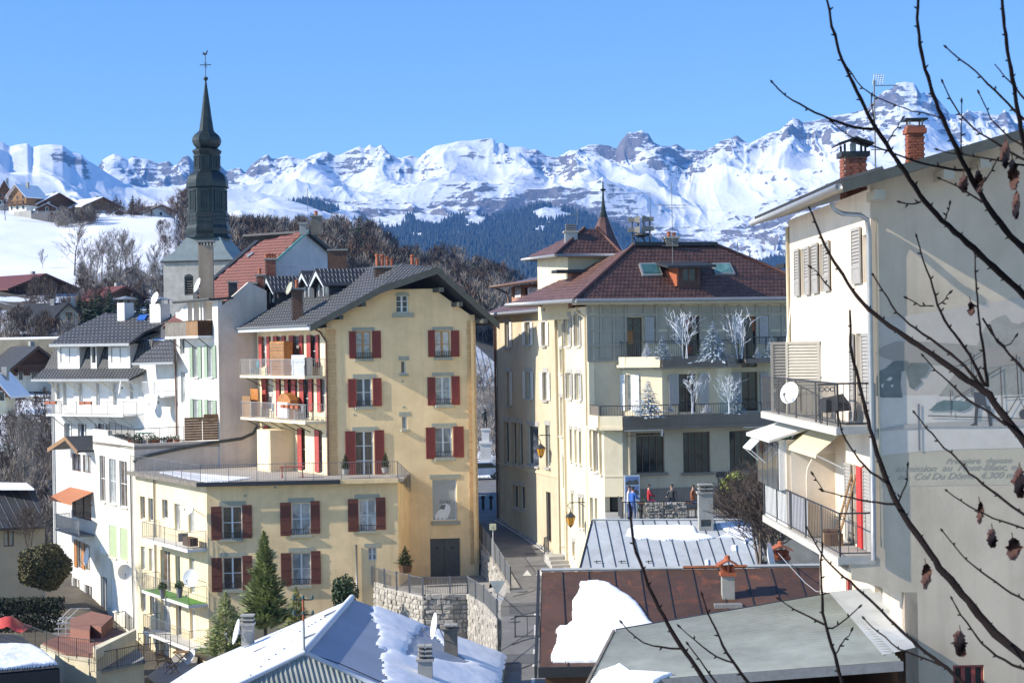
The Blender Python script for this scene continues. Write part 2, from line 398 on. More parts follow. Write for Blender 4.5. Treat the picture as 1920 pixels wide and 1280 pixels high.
for cx,cy,rx,ry,s in[(1032,402,24,11,1.3),(1015,398,12,5,1),(1056,403,22,4,1),(1020,428,9,5,.9),(860,436,18,12,.5),(810,412,26,12,.8),(740,415,22,14,.8),(700,425,16,16,.7),(895,415,22,8,.6),(650,405,26,10,.9),(620,420,40,20,.7),(780,440,18,10,.4),(530,425,30,16,.8),(1300,520,30,18,.6)]:
    clear=np.maximum(clear,s*np.exp(-(((PXg-cx)/rx)**2+((PYg-cy)/ry)**2)))
forest=.86-clear*1.1+fbm(u*5,v*5,4,91)*.3-np.clip((18-K)/18,0,1)*.36*np.interp(xs,[0,960,1010,1800],[1,1,0,.3])[None,:]
grid_mesh('forested_mountain',X,Y,Z,[MM],{'rock':np.full_like(X,.12),'forest':forest})
def cones(name,pts,hs,m,seg=4):
    n=len(pts);a=np.arange(seg)/seg*2*math.pi
    V=np.zeros((n,seg+1,3));r=hs*.22
    V[:,:seg,0]=pts[:,0,None]+r[:,None]*np.cos(a);V[:,:seg,1]=pts[:,1,None]+r[:,None]*np.sin(a);V[:,:seg,2]=pts[:,2,None]
    V[:,seg]=pts;V[:,seg,2]+=hs
    base=(np.arange(n)*(seg+1))[:,None,None];k=np.arange(seg)
    T=np.stack([k,(k+1)%seg,np.full(seg,seg)],-1)[None]+base
    raw_mesh(name,V.reshape(-1,3),T.reshape(-1,3),[m])
def raw_mesh(name,V,T,mats,parent=None,kind='stuff',mi=None,M=None):
    me=bpy.data.meshes.new(name);me.vertices.add(len(V));me.vertices.foreach_set('co',V.astype(np.float32).ravel())
    k=T.shape[1];me.loops.add(T.size);me.loops.foreach_set('vertex_index',T.ravel().astype(np.int32))
    me.polygons.add(len(T));me.polygons.foreach_set('loop_start',(np.arange(len(T))*k).astype(np.int32))
    for m in mats:me.materials.append(m)
    if mi is not None:me.polygons.foreach_set('material_index',mi.astype(np.int32))
    me.update(calc_edges=True);o=bpy.data.objects.new(name,me);link(o,parent,M)
    if kind:o['kind']=kind
    return o
m_fc=mat('far_conifer',(.03,.042,.028),.9,.4,.02)
sel=RNG.random(X.shape)<.22
sel&=(forest>.45)&(PYg<560)
ii=np.argwhere(sel);jit=RNG.normal(0,3,(len(ii),2))
pts=np.stack([X[sel]+jit[:,0],Y[sel]+jit[:,1],Z[sel]-3],-1)
cones('far_forest',pts,RNG.uniform(14,27,len(pts)),m_fc)
bpy.data.objects['far_forest']['label']='dark conifer forest covering the mountain below the snow fields';bpy.data.objects['far_forest']['category']='forest'
# ---------------------------------------------------------------- haze
def haze():
    m=bpy.data.materials.new('valley_air');m.use_nodes=True;n=m.node_tree;n.nodes.clear()
    o=n.nodes.new('ShaderNodeOutputMaterial');p=n.nodes.new('ShaderNodeVolumePrincipled')
    p.inputs['Color'].default_value=(.12,.40,1.0,1);p.inputs['Density'].default_value=HAZE;p.inputs['Anisotropy'].default_value=0.0
    n.links.new(p.outputs[0],o.inputs['Volume'])
    b=MB().box(-4500,6500,-60,9600,-61.5,2100);h=b.build('haze',m);h['kind']='stuff';h['label']='thin blue winter air between the village and the mountains';h['category']='haze'
HAZE=6.2e-5
haze()
# ================================================================ shared palette
M_YEL=mat('yellow_render',(.90,.67,.37),.85,.10,.5,bmp=.12,bscale=60,streak=.3)
M_YEL2=mat('pale_yellow_render',(.80,.67,.43),.85,.09,.5,bmp=.1,bscale=60,streak=.22)
M_QUOIN=mat('ochre_quoin',(.64,.41,.19),.8,.10,2,rnd=.05)
M_CREAM=mat('cream_render',(.76,.68,.48),.85,.09,.6,bmp=.1,bscale=50,streak=.25)
M_WHITE=mat('white_render',(.70,.68,.64),.85,.08,.6,bmp=.1,bscale=50,streak=.3)
M_PINK=mat('pinkish_render',(.66,.57,.48),.85,.09,.5,bmp=.1,bscale=50,streak=.3)
M_GREIGE=mat('greige_render',(.70,.66,.56),.85,.09,.6,bmp=.1,bscale=50,streak=.35)
M_STONEG=mat('grey_green_stone',(.36,.36,.28),.8,.12,5)
M_RED=mat('red_shutter_paint',(.215,.036,.022),.55,.18,6,rnd=.1)
M_BROWNRED=mat('brown_shutter_paint',(.15,.045,.026),.6,.2,6,rnd=.1)
M_GREENSH=mat('green_shutter_paint',(.30,.38,.27),.6,.15,6,rnd=.08)
M_LGREEN=mat('pale_green_shutter_paint',(.42,.50,.30),.6,.12,6)
M_GREYSH=mat('grey_shutter_paint',(.42,.40,.37),.6,.12,6,rnd=.06)
M_DGREYDOOR=mat('dark_grey_door',(.09,.095,.09),.6,.2,5)
M_WFRAME=mat('white_window_frame',(.72,.72,.70),.5,.06,5)
M_OFRAME=mat('orange_wood_frame',(.50,.26,.08),.5,.25,6)
M_BFRAME=mat('brown_frame',(.13,.07,.04),.5,.2,6)
M_GLASS=glass_mat('window_glass',(.035,.04,.045))
M_GLASSC=glass_mat('curtained_glass',(.22,.23,.22))
M_GLASSW=glass_mat('net_curtain_glass',(.36,.35,.32))
M_GLASSD=glass_mat('brown_room_glass',(.07,.05,.035))
M_DGLASS=glass_mat('dark_glass',(.008,.01,.012))
M_IRON=mat('dark_iron',(.03,.032,.035),.55,.2,8)
M_GIRON=mat('grey_iron',(.16,.165,.17),.5,.2,8)
M_LIRON=mat('pale_galvanised_rail',(.42,.42,.42),.45,.15,8,metal=.3)
M_SLATE=mat('dark_metal_roof',(.055,.056,.058),.6,.25,1.5,metal=0,bmp=.1,spec=.25)
M_GUARD=mat('shiny_roof_glint',(.20,.20,.20),.55,.15,5,metal=0,spec=.3)
M_FASCIA=mat('pale_blue_fascia',(.50,.55,.60),.5,.1,4)
M_DBOARD=mat('dark_green_verge_board',(.075,.078,.062),.6,.2,3)
M_COPPER=mat('verdigris_copper',(.020,.030,.027),.42,.55,1.6,metal=.25,bmp=.15,bscale=6,streak=.35)
M_STONE=mat('old_tower_stone',(.44,.42,.37),.9,.2,1.5,bmp=.25,bscale=8,streak=.3)
M_RUBBLE=mat('rubble_stone',(.42,.39,.34),.9,.3,3,bmp=.35,bscale=14,rnd=.22)
M_MORTAR=mat('mortar',(.34,.31,.26),.95,.2,3,bmp=.3,bscale=20)
M_CONC=mat('weathered_concrete',(.36,.35,.32),.9,.18,2,bmp=.15,bscale=25,streak=.35)
M_DCONC=mat('stained_concrete',(.20,.18,.15),.9,.3,2.5,bmp=.2,bscale=25,streak=.5)
M_BRICK=mat('red_brick',(.24,.08,.05),.85,.25,6,rnd=.22)
M_TERRA=mat('terracotta',(.36,.10,.04),.7,.2,6)
M_DBRICK=mat('dark_brick',(.14,.075,.05),.9,.3,5,rnd=.2)
M_REDTILE=mat('red_metal_tile',(.155,.042,.030),.65,.18,1.2,rnd=.1)
M_DTILE=mat('brown_clay_tile',(.12,.062,.048),.34,.4,2.5)
M_WOOD=mat('weathered_wood',(.26,.15,.07),.8,.3,4,rnd=.15)
M_DWOOD=mat('dark_larch_wood',(.12,.06,.03),.8,.3,4,rnd=.15)
M_OWOOD=mat('orange_varnished_wood',(.42,.17,.04),.55,.25,4,rnd=.12)
M_GUTTER=mat('zinc_gutter',(.36,.36,.35),.4,.12,5,metal=.4)
M_CGUTTER=mat('cream_downpipe',(.58,.50,.34),.55,.1,5)
M_BGUTTER=mat('copper_brown_gutter',(.16,.085,.055),.5,.2,5)
M_WPLASTIC=mat('white_dish_plastic',(.78,.78,.77),.35,.05,3)
M_ASPH=mat('grey_asphalt',(.17,.165,.155),.9,.25,1.0,bmp=.15,bscale=60)
M_PAVE=mat('pavement',(.30,.285,.26),.9,.15,1.5,bmp=.1,bscale=40)
M_KERB=mat('pale_kerb_stone',(.44,.42,.38),.85,.12,4,rnd=.08)
M_WPAINT=mat('worn_road_paint',(.62,.60,.55),.8,.25,6)
M_LEAFG=mat('evergreen_leaf',(.045,.085,.03),.7,.45,3,rnd=.15)
M_CONIF=mat('conifer_needles',(.035,.06,.028),.85,.5,2,rnd=.2)
M_LCONIF=mat('light_conifer_needles',(.34,.38,.16),.85,.4,3)
M_BARK=mat('bare_bark',(.15,.12,.10),.9,.3,3)
M_TWIG=mat('winter_twigs',(.10,.073,.056),.9,.3,.25,rnd=.25)
M_TWIG2=mat('pale_winter_twigs',(.27,.235,.20),.9,.25,.25,rnd=.2)
M_FROST=mat('frosted_white_branches',(.72,.74,.78),.7,.1,5)
M_FROSTB=mat('snowy_blue_needles',(.33,.40,.46),.8,.35,9)
M_TARP=mat('terrace_tiles',(.36,.33,.29),.85,.15,2)
M_AWN=mat('rust_orange_awning',(.42,.16,.07),.8,.1,3)
def snow_mat():
    m,n,b=nodes_mat('melting_snow');pos=geo_pos(n)
    n.links.new(ramp(n,noise(n,.8,5,.6,vec=pos),[(.3,(.80,.82,.86)),(.7,(.90,.91,.93))]),b.inputs['Base Color'])
    b.inputs['Roughness'].default_value=.7;b.inputs['Subsurface Weight'].default_value=0
    bump(n,b,noise(n,3,6,.65,vec=pos),.25,.06);return m
M_SNOW=snow_mat()
# ================================================================ builders
def clipx(poly,a,keep_gt):
    out=[]
    for i in range(len(poly)):
        p,q=poly[i],poly[(i+1)%len(poly)]
        ip=(p[0]>=a)if keep_gt else(p[0]<=a);iq=(q[0]>=a)if keep_gt else(q[0]<=a)
        if ip:out.append(p)
        if ip!=iq:
            t=(a-p[0])/(q[0]-p[0]);out.append((a,p[1]+t*(q[1]-p[1])))
    return out
def strip(poly,a,b):
    p=clipx(poly,a,True)
    return clipx(p,b,False)if len(p)>2 else[]
def inpoly(poly,x,y):
    c=False;j=len(poly)-1
    for i in range(len(poly)):
        if(poly[i][1]>y)!=(poly[j][1]>y)and x<(poly[j][0]-poly[i][0])*(y-poly[i][1])/(poly[j][1]-poly[i][1])+poly[i][0]:c=not c
        j=i
    return c
def pxpoly(pl,pts):return[pl.px(*p)for p in pts]
def window(F,root,R,leaves=2,rows=2,fm=M_WFRAME,gm=None,dep=.16,rail=None,name='window',label=None,bar=.05):
    x0,x1,z0,z1=R[:4];gm=gm or M_GLASS
    b=MB();w=.055;y0,y1=dep-.05,dep
    b.box(x0,x0+w,y0,y1,z0,z1).box(x1-w,x1,y0,y1,z0,z1).box(x0+w,x1-w,y0,y1,z0,z0+w).box(x0+w,x1-w,y0,y1,z1-w,z1)
    for i in range(1,leaves):
        xm=x0+(x1-x0)*i/leaves;b.box(xm-bar,xm+bar,y0-.012,y1-.003,z0+w,z1-w)
    for j in range(1,rows):
        zm=z0+(z1-z0)*j/rows;b.box(x0+w,x1-w,y0-.006,y1-.006,zm-.02,zm+.02)
    wo_=b.build(name,fm,root,F)
    if label:wo_['label']=label
    if gm in(M_GLASS,M_GLASSC):gm=random.choice([M_GLASS,M_GLASSC,M_GLASSC,M_GLASSW,M_GLASSD])
    nl=leaves if(x1-x0)/max(leaves,1)>.32 else 1
    for i in range(nl):
        MB().box(x0+(x1-x0)*i/nl+.012,x0+(x1-x0)*(i+1)/nl-.012,y1-.02,y1+.02,z0+.01,z1-.01).build('pane',gm,wo_,F)
    if rail:
        g=MB();zt=z0+.32;g.box(x0,x1,-.06,-.035,zt,zt+.03).box(x0,x1,-.055,-.035,z0+.05,z0+.075)
        k=max(3,int((x1-x0)/.13))
        for i in range(k+1):
            xx=x0+(x1-x0)*i/k;g.box(xx-.011,xx+.011,-.055,-.035,z0,zt)
        g.build('window_rail',rail,wo_,F)
    return wo_
def shutter(F,parent,R,m,style='plank',e=-.075,th=.04,label=None):
    x0,x1,z0,z1=R[:4];b=MB();w=min(.07,(x1-x0)*.2);y0,y1=e,e+th
    if style=='louvre':
        b.box(x0,x0+w,y0,y1,z0,z1).box(x1-w,x1,y0,y1,z0,z1).box(x0+w,x1-w,y0,y1,z0,z0+w).box(x0+w,x1-w,y0,y1,z1-w,z1)
        zm=z0+(z1-z0)*.3;b.box(x0+w,x1-w,y0,y1,zm-w*.5,zm+w*.5)
        b.box(x0+w,x1-w,y0+.012,y1-.01,z0+w,zm-w*.5)
        n=int((z1-w-zm)/.085)
        for i in range(n):
            z=zm+w*.5+(z1-w-zm-w*.5)*i/n;q=(z1-w-zm-w*.5)/n
            b.add([(x0+w,y0+.004,z),(x1-w,y0+.004,z),(x1-w,y1-.004,z+q*.95),(x0+w,y1-.004,z+q*.95),(x0+w,y0+.012,z-.008),(x1-w,y0+.012,z-.008)],[(0,1,2,3),(0,4,5,1)])
        b.box(x0+w,x1-w,y1-.006,y1-.001,zm,z1-w)
    elif style=='panel':
        b.box(x0,x1,y0+.012,y1,z0,z1)
        for a,c in((0.0,.3),(.3,1.0)):
            za=z0+(z1-z0)*a;zc=z0+(z1-z0)*c
            b.box(x0,x0+w,y0,y0+.0115,za,zc).box(x1-w,x1,y0,y0+.0115,za,zc).box(x0+w,x1-w,y0,y0+.0115,za,za+w*.8).box(x0+w,x1-w,y0,y0+.0115,zc-w*.8,zc)
        xm=(x0+x1)/2;zc=z0+(z1-z0)*.35;zt=z1-w
        for i in range(int((zt-zc)/.09)):b.box(x0+w,x1-w,y0+.003,y0+.0115,zc+i*.09,zc+i*.09+.045)
    else:
        n=max(2,int(round((x1-x0)/.13)))
        for i in range(n):
            a=x0+(x1-x0)*i/n;c=x0+(x1-x0)*(i+1)/n;b.box(a+.004,c-.004,y0+.01,y1,z0,z1)
        b.box(x0,x1,y1-.008,y1+.002,z0+.01,z1-.01)
        for f in(.14,.5,.86):b.box(x0+.01,x1-.01,y0-.006,y0+.01,z0+(z1-z0)*f-.04,z0+(z1-z0)*f+.04)
    o=b.build('shutter',m,parent,F)
    if label:o['label']=label
    return o
def full_window(F,root,holes,op,lintel=None,sill=None,sh=(),shm=None,style='panel',stone=M_STONEG,rail=M_IRON,e=0,**kw):
    """op etc. are picture rectangles on the face"""
    R=F.rect(*op,e);holes.append(R)
    w=window(F,root,R,rail=rail,**kw)
    if lintel:
        L=F.rect(*lintel,e);MB().box(L[0],L[1],e-.02,e+.1,max(L[2],R[3]+.004),L[3]).build('lintel',stone,w,F)
    if sill:
        L=F.rect(*sill,e);MB().box(L[0],L[1],e-.16,e+.12,L[2],min(L[3],R[2]-.003)).build('sill',stone,w,F)
    for s in sh:shutter(F,w,F.rect(*s,e),shm,style,e=e-.085)
    return w
def railing(name,pts,h,parent,m,gap=.12,post=1.3,bw=.02,tw=.04,zoff=0.0,panel=None,pm=None,mid=False):
    """pts: world points of the foot line"""
    b=MB();up=Vector((0,0,h))
    for a,c in zip(pts[:-1],pts[1:]):
        a=Vector(a);c=Vector(c);L=(c-a).length
        if L<.02:continue
        b.bar(a+up,c+up,tw);b.bar(a+Vector((0,0,.08)),c+Vector((0,0,.08)),tw*.7)
        if mid:b.bar(a+up*.5,c+up*.5,tw*.7)
        n=max(1,int(L/gap))
        for i in range(n+1):
            p=a.lerp(c,i/n);b.bar(p+Vector((0,0,.08)),p+up,bw)
        k=max(1,int(round(L/post)))
        for i in range(k+1):
            p=a.lerp(c,i/k);b.bar(p-Vector((0,0,.05)),p+up+Vector((0,0,.02)),tw*1.1)
    r=b.build(name,m,parent)
    if panel:
        q=MB()
        for a,c in zip(pts[:-1],pts[1:]):
            a=Vector(a);c=Vector(c);q.quad(a+up*.12,c+up*.12,c+up*.92,a+up*.92)
        q.build('panel',pm or m,r)
    return r
def pipe(name,pts,r,m,parent,seg=8):return MB().tube(pts,r,seg).build(name,m,parent,smooth=True)
def gutter(name,a,b,m,parent,r=.09):
    return MB().tube([a,b],r,8).build(name,m,parent,smooth=True)
def tiles(pl,poly,dx,dy,m,parent,name='roof_tiles',h=.05,lift=.0,wave=True,gapx=.9,jit=.006):
    b=MB();xs_=[p[0]for p in poly];ys_=[p[1]for p in poly];V=[];T=[]
    y=min(ys_);r=0
    while y<max(ys_):
        x=min(xs_)+(dx*.5 if r%2 else 0)
        while x<max(xs_):
            if inpoly(poly,x+dx/2,y+dy/2):
                j=random.uniform(-jit,jit);k=len(V);w=dx*gapx
                V+=[(x,y,lift+h*.35+j),(x+w*.5,y,lift+h+j),(x+w,y,lift+h*.35+j),(x,y+dy,lift+.004),(x+w*.5,y+dy,lift+h*.45),(x+w,y+dy,lift+.004),(x,y,lift-.01),(x+w,y,lift-.01)]
                T+=[(k,k+1,k+4),(k,k+4,k+3),(k+1,k+2,k+5),(k+1,k+5,k+4),(k,k+6,k+1),(k+6,k+7,k+1),(k+7,k+2,k+1)]
            x+=dx
        y+=dy;r+=1
    return raw_mesh(name,np.array(V),np.array(T),[m],parent,M=pl.F.M)
def stonework(F,x0,x1,z0,z1,e,parent,count,topf=None,sx=.42,sz=.26,zb=None):
    """irregular stones proud of a mortar face"""
    vs=[]
    for k in range(7):
        key='stone_variant_%d'%k
        def mk(k=k):
            r=random.Random(k);j=lambda s:r.uniform(-s,s);a,c=.5,.5;b=MB()
            back_=[(-a+j(.06),0,-c+j(.08)),(a+j(.06),0,-c+j(.08)),(a+j(.06),0,c+j(.08)),(-a+j(.06),0,c+j(.08))]
            fr=[(p[0]*.8+j(.05),-1+j(.3),p[2]*.78+j(.05))for p in back_]
            b.add([*fr,*back_],[(0,1,2,3),(0,4,5,1),(1,5,6,2),(2,6,7,3),(3,7,4,0)]);return b
        cached(('stone',k),mk,M_RUBBLE);vs.append(BOXC[('stone',k)])
    z=z0;n=0;rowi=0;cand=[]
    while z<z1:
        hh=sz*random.uniform(.75,1.25);x=x0+random.uniform(0,.2)
        while x<x1:
            w=sx*random.uniform(.55,1.4)
            if topf is None or z+hh<topf(x+w/2):cand.append((min(x+w/2,x1-.1),z+hh/2,w*.96,hh*.95))
            x+=w
        z+=hh
    cand=cand[-count:]if len(cand)>count else cand
    for x,z,w,h in cand:
        M=F.M@Matrix.Translation((x,e,z))@Matrix.Rotation(random.uniform(-.06,.06),4,'Y')@Matrix.Diagonal((w,random.uniform(.05,.11),h,1))
        link(bpy.data.objects.new('stone',random.choice(vs)),parent,M)
def brick_stack(F,x0,x1,y0,y1,z0,z1,parent,m,bw=.24,bh=.085,core=None,maxn=400):
    MB().box(x0+.015,x1-.015,y0+.015,y1-.015,z0,z1-.005).build('core',core or M_MORTAR,parent,F)
    bw_=bw;key=('brick',m.name,bw_,bh)
    me=cached(key,lambda:MB().box(-bw_/2+.006,bw_/2-.006,-.05,.05,.005,bh-.007),m);n=0
    k=0;z=z0
    while z<z1-bh*.5 and n<maxn:
        for(a0,a1,fx)in((x0,x1,'f'),(y0,y1,'l')):
            L=a1-a0;c=max(1,int(round(L/bw)));st=L/c;off_=(st/2 if k%2 else 0)
            for i in range(c):
                p=a0+st*(i+.5)+(off_-st/4 if True else 0);p=min(max(p,a0+bw*.5-.01),a1-bw*.5+.01)
                M=F.M@(Matrix.Translation((p,y0+.04,z))if fx=='f' else Matrix.Translation((x0+.04,p,z))@Matrix.Rotation(math.pi/2,4,'Z'))
                link(bpy.data.objects.new('brick',me),parent,M);n+=1
        z+=bh;k+=1
def chimney_pot(parent,F,x,y,z,r=.11,h=.5,m=M_TERRA):
    b=MB().lathe([(r*.9,0),(r*.9,h*.1),(r,h*.12),(r*.92,h*.8),(r*1.25,h*.85),(r*1.25,h*.95),(r*.8,h)],10)
    b.v=[(vx+x,vy+y,vz+z)for vx,vy,vz in b.v];return b.build('chimney_pot',m,parent,F,smooth=False)
DISH=None
def dish(px,py,Y,diam,label,yaw,tilt=25,anchor=None,m=None,group=None):
    """satellite dish facing yaw (degrees from -Y)"""
    c=P(px,py,Y);t=thing('satellite_dish',c,label,'satellite dish',group)
    R=Matrix.Translation(c)@Matrix.Rotation(rad(yaw),4,'Z')@Matrix.Rotation(rad(-tilt),4,'X')
    F=Fr((0,0,0),(1,0,0));F.M=R;r=diam/2;b=MB();seg=20;rings=5
    vs=[(0,.0,0)];fs=[]
    for k in range(1,rings+1):
        rr=r*k/rings
        vs+=[(rr*math.cos(2*math.pi*i/seg),-.22*rr*rr/r,rr*1.08*math.sin(2*math.pi*i/seg))for i in range(seg)]
    fs+=[(0,1+i,1+(i+1)%seg)for i in range(seg)]
    for k in range(rings-1):
        for i in range(seg):fs.append((1+k*seg+i,1+(k+1)*seg+i,1+(k+1)*seg+(i+1)%seg,1+k*seg+(i+1)%seg))
    n=len(vs);vs2=[(x,y+.012,z)for x,y,z in vs]
    b.add(vs+vs2,fs+[tuple(reversed([i+n for i in f]))for f in fs]);b.build('reflector',m or M_WPLASTIC,t,F,smooth=True)
    MB().tube([(0,.02,-r*.95),(0,-r*.55,-r*.9),(0,-r*1.05,-r*.45)],.015,5).tube([(0,-r*1.05,-r*.45),(0,-r*.9,-r*.3)],.035,6).build('feed_arm',M_GIRON,t,F)
    bb=MB().box(-.06,.06,.01,.12,-.08,.08)
    if anchor is not None:
        a=F.M.inverted()@Vector(anchor);bb.tube([(0,.1,0),a],.02,5)
    bb.build('bracket',M_GIRON,t,F);return t
def aerial(pts_base,h,label,bars,yaw=0,m=M_GIRON,tiltn=None):
    """TV aerial: mast with yagi arrays; bars = [(height, length, n elements, element length, dx)]"""
    b=Vector(pts_base);t=thing('tv_aerial',b,label,'aerial')
    MB().tube([b,b+Vector((0,0,h))],.02,6).build('mast',m,t)
    R=Matrix.Rotation(rad(yaw),3,'Z')
    for hh,L,n,el,dx in bars:
        q=MB();c=b+Vector((0,0,hh));d=R@Vector((1,0,0));e=R@Vector((0,1,0))
        q.tube([c+d*(dx-L/2),c+d*(dx+L/2)],.012,4)
        for i in range(n):
            p=c+d*(dx-L/2+L*i/max(1,n-1));ee=el*(1-.35*i/max(1,n));q.tube([p-e*ee/2+Vector((0,0,.01)),p+e*ee/2+Vector((0,0,.01))],.006,4)
        q.build('antenna_array',m,t)
    return t
# ================================================================ ground
def ground():
    xs_=np.linspace(-700,2700,300)
    rows=[(760,[(-700,480),(2700,640)],2),
            (540,[(-700,380),(0,390),(150,402),(330,408),(400,440),(430,462),(520,465),(600,462),(680,462),(720,482),(760,520),(800,528),(850,520),(900,540),(960,556),(1000,575),(1030,620),(1200,700),(2700,720)],10),
            (450,[(-700,395),(0,401),(60,408),(120,414),(190,406),(330,414),(430,480),(600,495),(700,505),(760,555),(900,590),(1030,650),(1200,710),(2700,760)],16),
            (330,[(-700,505),(0,512),(150,520),(330,530),(600,560),(900,640),(1200,740),(2700,840)],12),
            (262,[(-700,590),(0,604),(150,612),(330,620),(600,640),(900,700),(1200,800),(2700,880)],8),
            (235,[(-700,685),(0,700),(330,712),(600,730),(900,735),(1200,830),(2700,900)],8),
            (190,[(-700,850),(0,868),(330,870),(600,860),(900,852),(1200,880),(2700,940)],6),
            (150,[(-700,985),(0,1000),(150,990),(330,970),(600,925),(900,905),(2700,960)],4),
            (135,[(-700,1058),(150,1066),(330,1050),(600,1000),(860,965),(900,950),(1200,940),(2700,960)],4),
            (120,[(-700,1130),(150,1125),(260,1175),(600,1180),(900,1110),(1200,1110),(2700,1110)],4),
            (100,[(-700,1294),(900,1294),(1200,1226),(2700,1226)],3),(70,[(-700,1580),(900,1580),(2700,1480)],2),(30,[(-700,2820),(2700,2600)],1)]
    X,Y,Z,K=contour_surface(rows,xs_,230)
    Z+=np.where(Y>200,fbm(X*.03,Y*.03,4,2)*1.4,fbm(X*.2,Y*.2,3,2)*.12)
    PX=CX+X/Y*FOC;PY=CY-Z/Y*FOC-(PX-CX)*sr
    sn=np.where((PX<360)&(Y>300),1.0,0.0)
    sn=np.where((PX<420)&(Y<=300)&(Y>170),.50,sn);sn=np.where((PX>=360)&(Y>300),.18,sn)
    sn=np.where((PX>820)&(Y<235)&(Y>160),.62,sn);sn=np.where((Y<=170)&(PX<820),.32,sn)
    m,n,b=nodes_mat('snowy_meadow_ground');pos=geo_pos(n)
    f=math_n(n,'ADD',attr(n,'snow'),math_n(n,'MULTIPLY',math_n(n,'SUBTRACT',noise(n,.16,5,.7,.4,vec=pos),.5),1.1))
    mk=ramp(n,f,[(.47,(0,0,0)),(.52,(1,1,1))])
    gr=ramp(n,noise(n,.5,5,.7,vec=pos),[(.3,(.06,.052,.034)),(.6,(.12,.10,.07)),(.8,(.17,.15,.10))])
    n.links.new(mix(n,mk,gr,(.86,.88,.92)),b.inputs['Base Color']);b.inputs['Roughness'].default_value=.85
    bump(n,b,noise(n,.5,7,.7,vec=pos),.25,.4)
    global GROUND_FN
    ys_=Y[:,0];
    def gz(x,y):
        j=int(np.clip(np.searchsorted(-ys_,-y),1,len(ys_)-1));t=(ys_[j-1]-y)/(ys_[j-1]-ys_[j])
        return float((1-t)*np.interp(x,X[j-1],Z[j-1])+t*np.interp(x,X[j],Z[j]))
    GROUND_FN=gz
    return grid_mesh('ground',X,Y,Z,[m],{'snow':sn})
ground()
gz=GROUND_FN
def PG(px,Y):x=(px-CX)/FOC*Y;return Vector((x,Y,gz(x,Y)))
MB().add([(-4400,-50,-60),(6400,-50,-60),(6400,9500,-60),(-4400,9500,-60)],[(0,1,2,3)]).build('valley_floor',M_SNOW)['kind']='structure'
# ---------------------------------------------------------------- street
ZR=lambda y:float(np.interp(y,[55,72,85,97,104,118,140,175],[-13.9,-13.7,-13.5,-13.05,-12.3,-11.3,-11.0,-11.0]))
RL=lambda y:(float(np.interp(y,[55,73,85,93,97,100,112,118,150,175],[930,935,940,938,952,948,898,893,885,860]))-CX)/FOC*y
RR=lambda y:(float(np.interp(y,[55,73,85,96,104,110,118,130,150,175],[1075,1085,1090,1090,1046,1000,934,945,985,1000]))-CX)/FOC*y
YR=list(np.arange(55,176,1.5))
def ribbon(fl,fr,z,name,m,kind='structure',ys_=YR,parent=None):
    b=MB();vs=[];fs=[]
    for y in ys_:vs+=[(fl(y),y,z(y)),(fr(y),y,z(y))]
    for i in range(len(ys_)-1):fs.append((2*i,2*i+1,2*i+3,2*i+2))
    b.add(vs,fs);o=b.build(name,m,parent)
    if kind:o['kind']=kind
    return o
road=ribbon(lambda y:RL(y)-.2,lambda y:RR(y)+1.3,ZR,'road',M_ASPH)
def kerbed(name,f0,f1,ys_,h=.12):
    b=MB();vs=[];fs=[]
    for y in ys_:
        z=ZR(y);vs+=[(f0(y),y,z),(f0(y),y,z+h),(f1(y),y,z+h),(f1(y),y,z-.3)]
    for i in range(len(ys_)-1):
        for k in range(3):fs.append((4*i+k,4*i+k+1,4*i+5+k,4*i+4+k))
    b.add(vs,fs);o=b.build(name,M_PAVE);o['kind']='structure';return o
pv=kerbed('pavement',lambda y:RR(y)-.15,lambda y:RR(y)+1.5,[y for y in YR if 60<y<124])
for i,y in enumerate(np.arange(96,123,1.0)):
    a=Vector((RR(y)-.15,y,ZR(y)+.125));c=Vector((RR(y+.96)-.15,y+.96,ZR(y+.96)+.125))
    F_=Fr(a,(c-a));L=(c-a).length
    pbox('kerb_stone',F_,0,round(L,1),-.02,.14,-.12,.012,M_KERB,pv)
def paint(name,f,w,ys_,dz=.006):
    ribbon(lambda y:f(y)-w/2,lambda y:f(y)+w/2,lambda y:ZR(y)+dz,name,M_WPAINT,'structure',ys_)
paint('road_marking',lambda y:RR(y)-.42,.12,[y for y in YR if 98<y<119])
for a,c in((70,74.5),(77,81),(84,87.2),(89.5,91)):
    paint('road_marking',lambda y:(RL(y)*.55+RR(y)*.45)-.3,.14,list(np.linspace(a,c,5)))
for k in range(5):
    x=RL(100.5)+.8+k*.72;z=ZR(100.5)+.03
    MB().add([(x,100.2,ZR(100.2)+.01),(x+.5,100.2,ZR(100.2)+.01),(x+.25,101.6,ZR(101.6)+.01)],[(0,1,2)]).build('road_marking',M_WPAINT)['kind']='structure'
for k in range(4):
    y=76+k*6.3;pts=[(RL(y+i*.9)+.25+.55*i,y+i*.9+random.uniform(-.2,.2),ZR(y+i*.9)+.012)for i in range(6)]
    MB().tube(pts,.022,4).build('road_crack',M_DCONC)['kind']='structure'
for px_,py_,w_,h_ in((985,1150,1.6,3.0),(1005,1090,1.2,4.0),(975,1230,1.3,2.2),(1020,1060,.9,2.0)):
    p=P(px_,py_,13.3*FOC/(py_-648));z_=ZR(p.y)+.004;MB().add([(p.x-w_/2,p.y,ZR(p.y)+.009),(p.x+w_/2,p.y,ZR(p.y)+.009),(p.x+w_/2,p.y+h_,ZR(p.y+h_)+.009),(p.x-w_/2,p.y+h_,ZR(p.y+h_)+.009)],[(0,1,2,3)]).build('asphalt_patch',mat('dark_asphalt_patch',(.10,.10,.10),.9,.2,2))['kind']='structure'
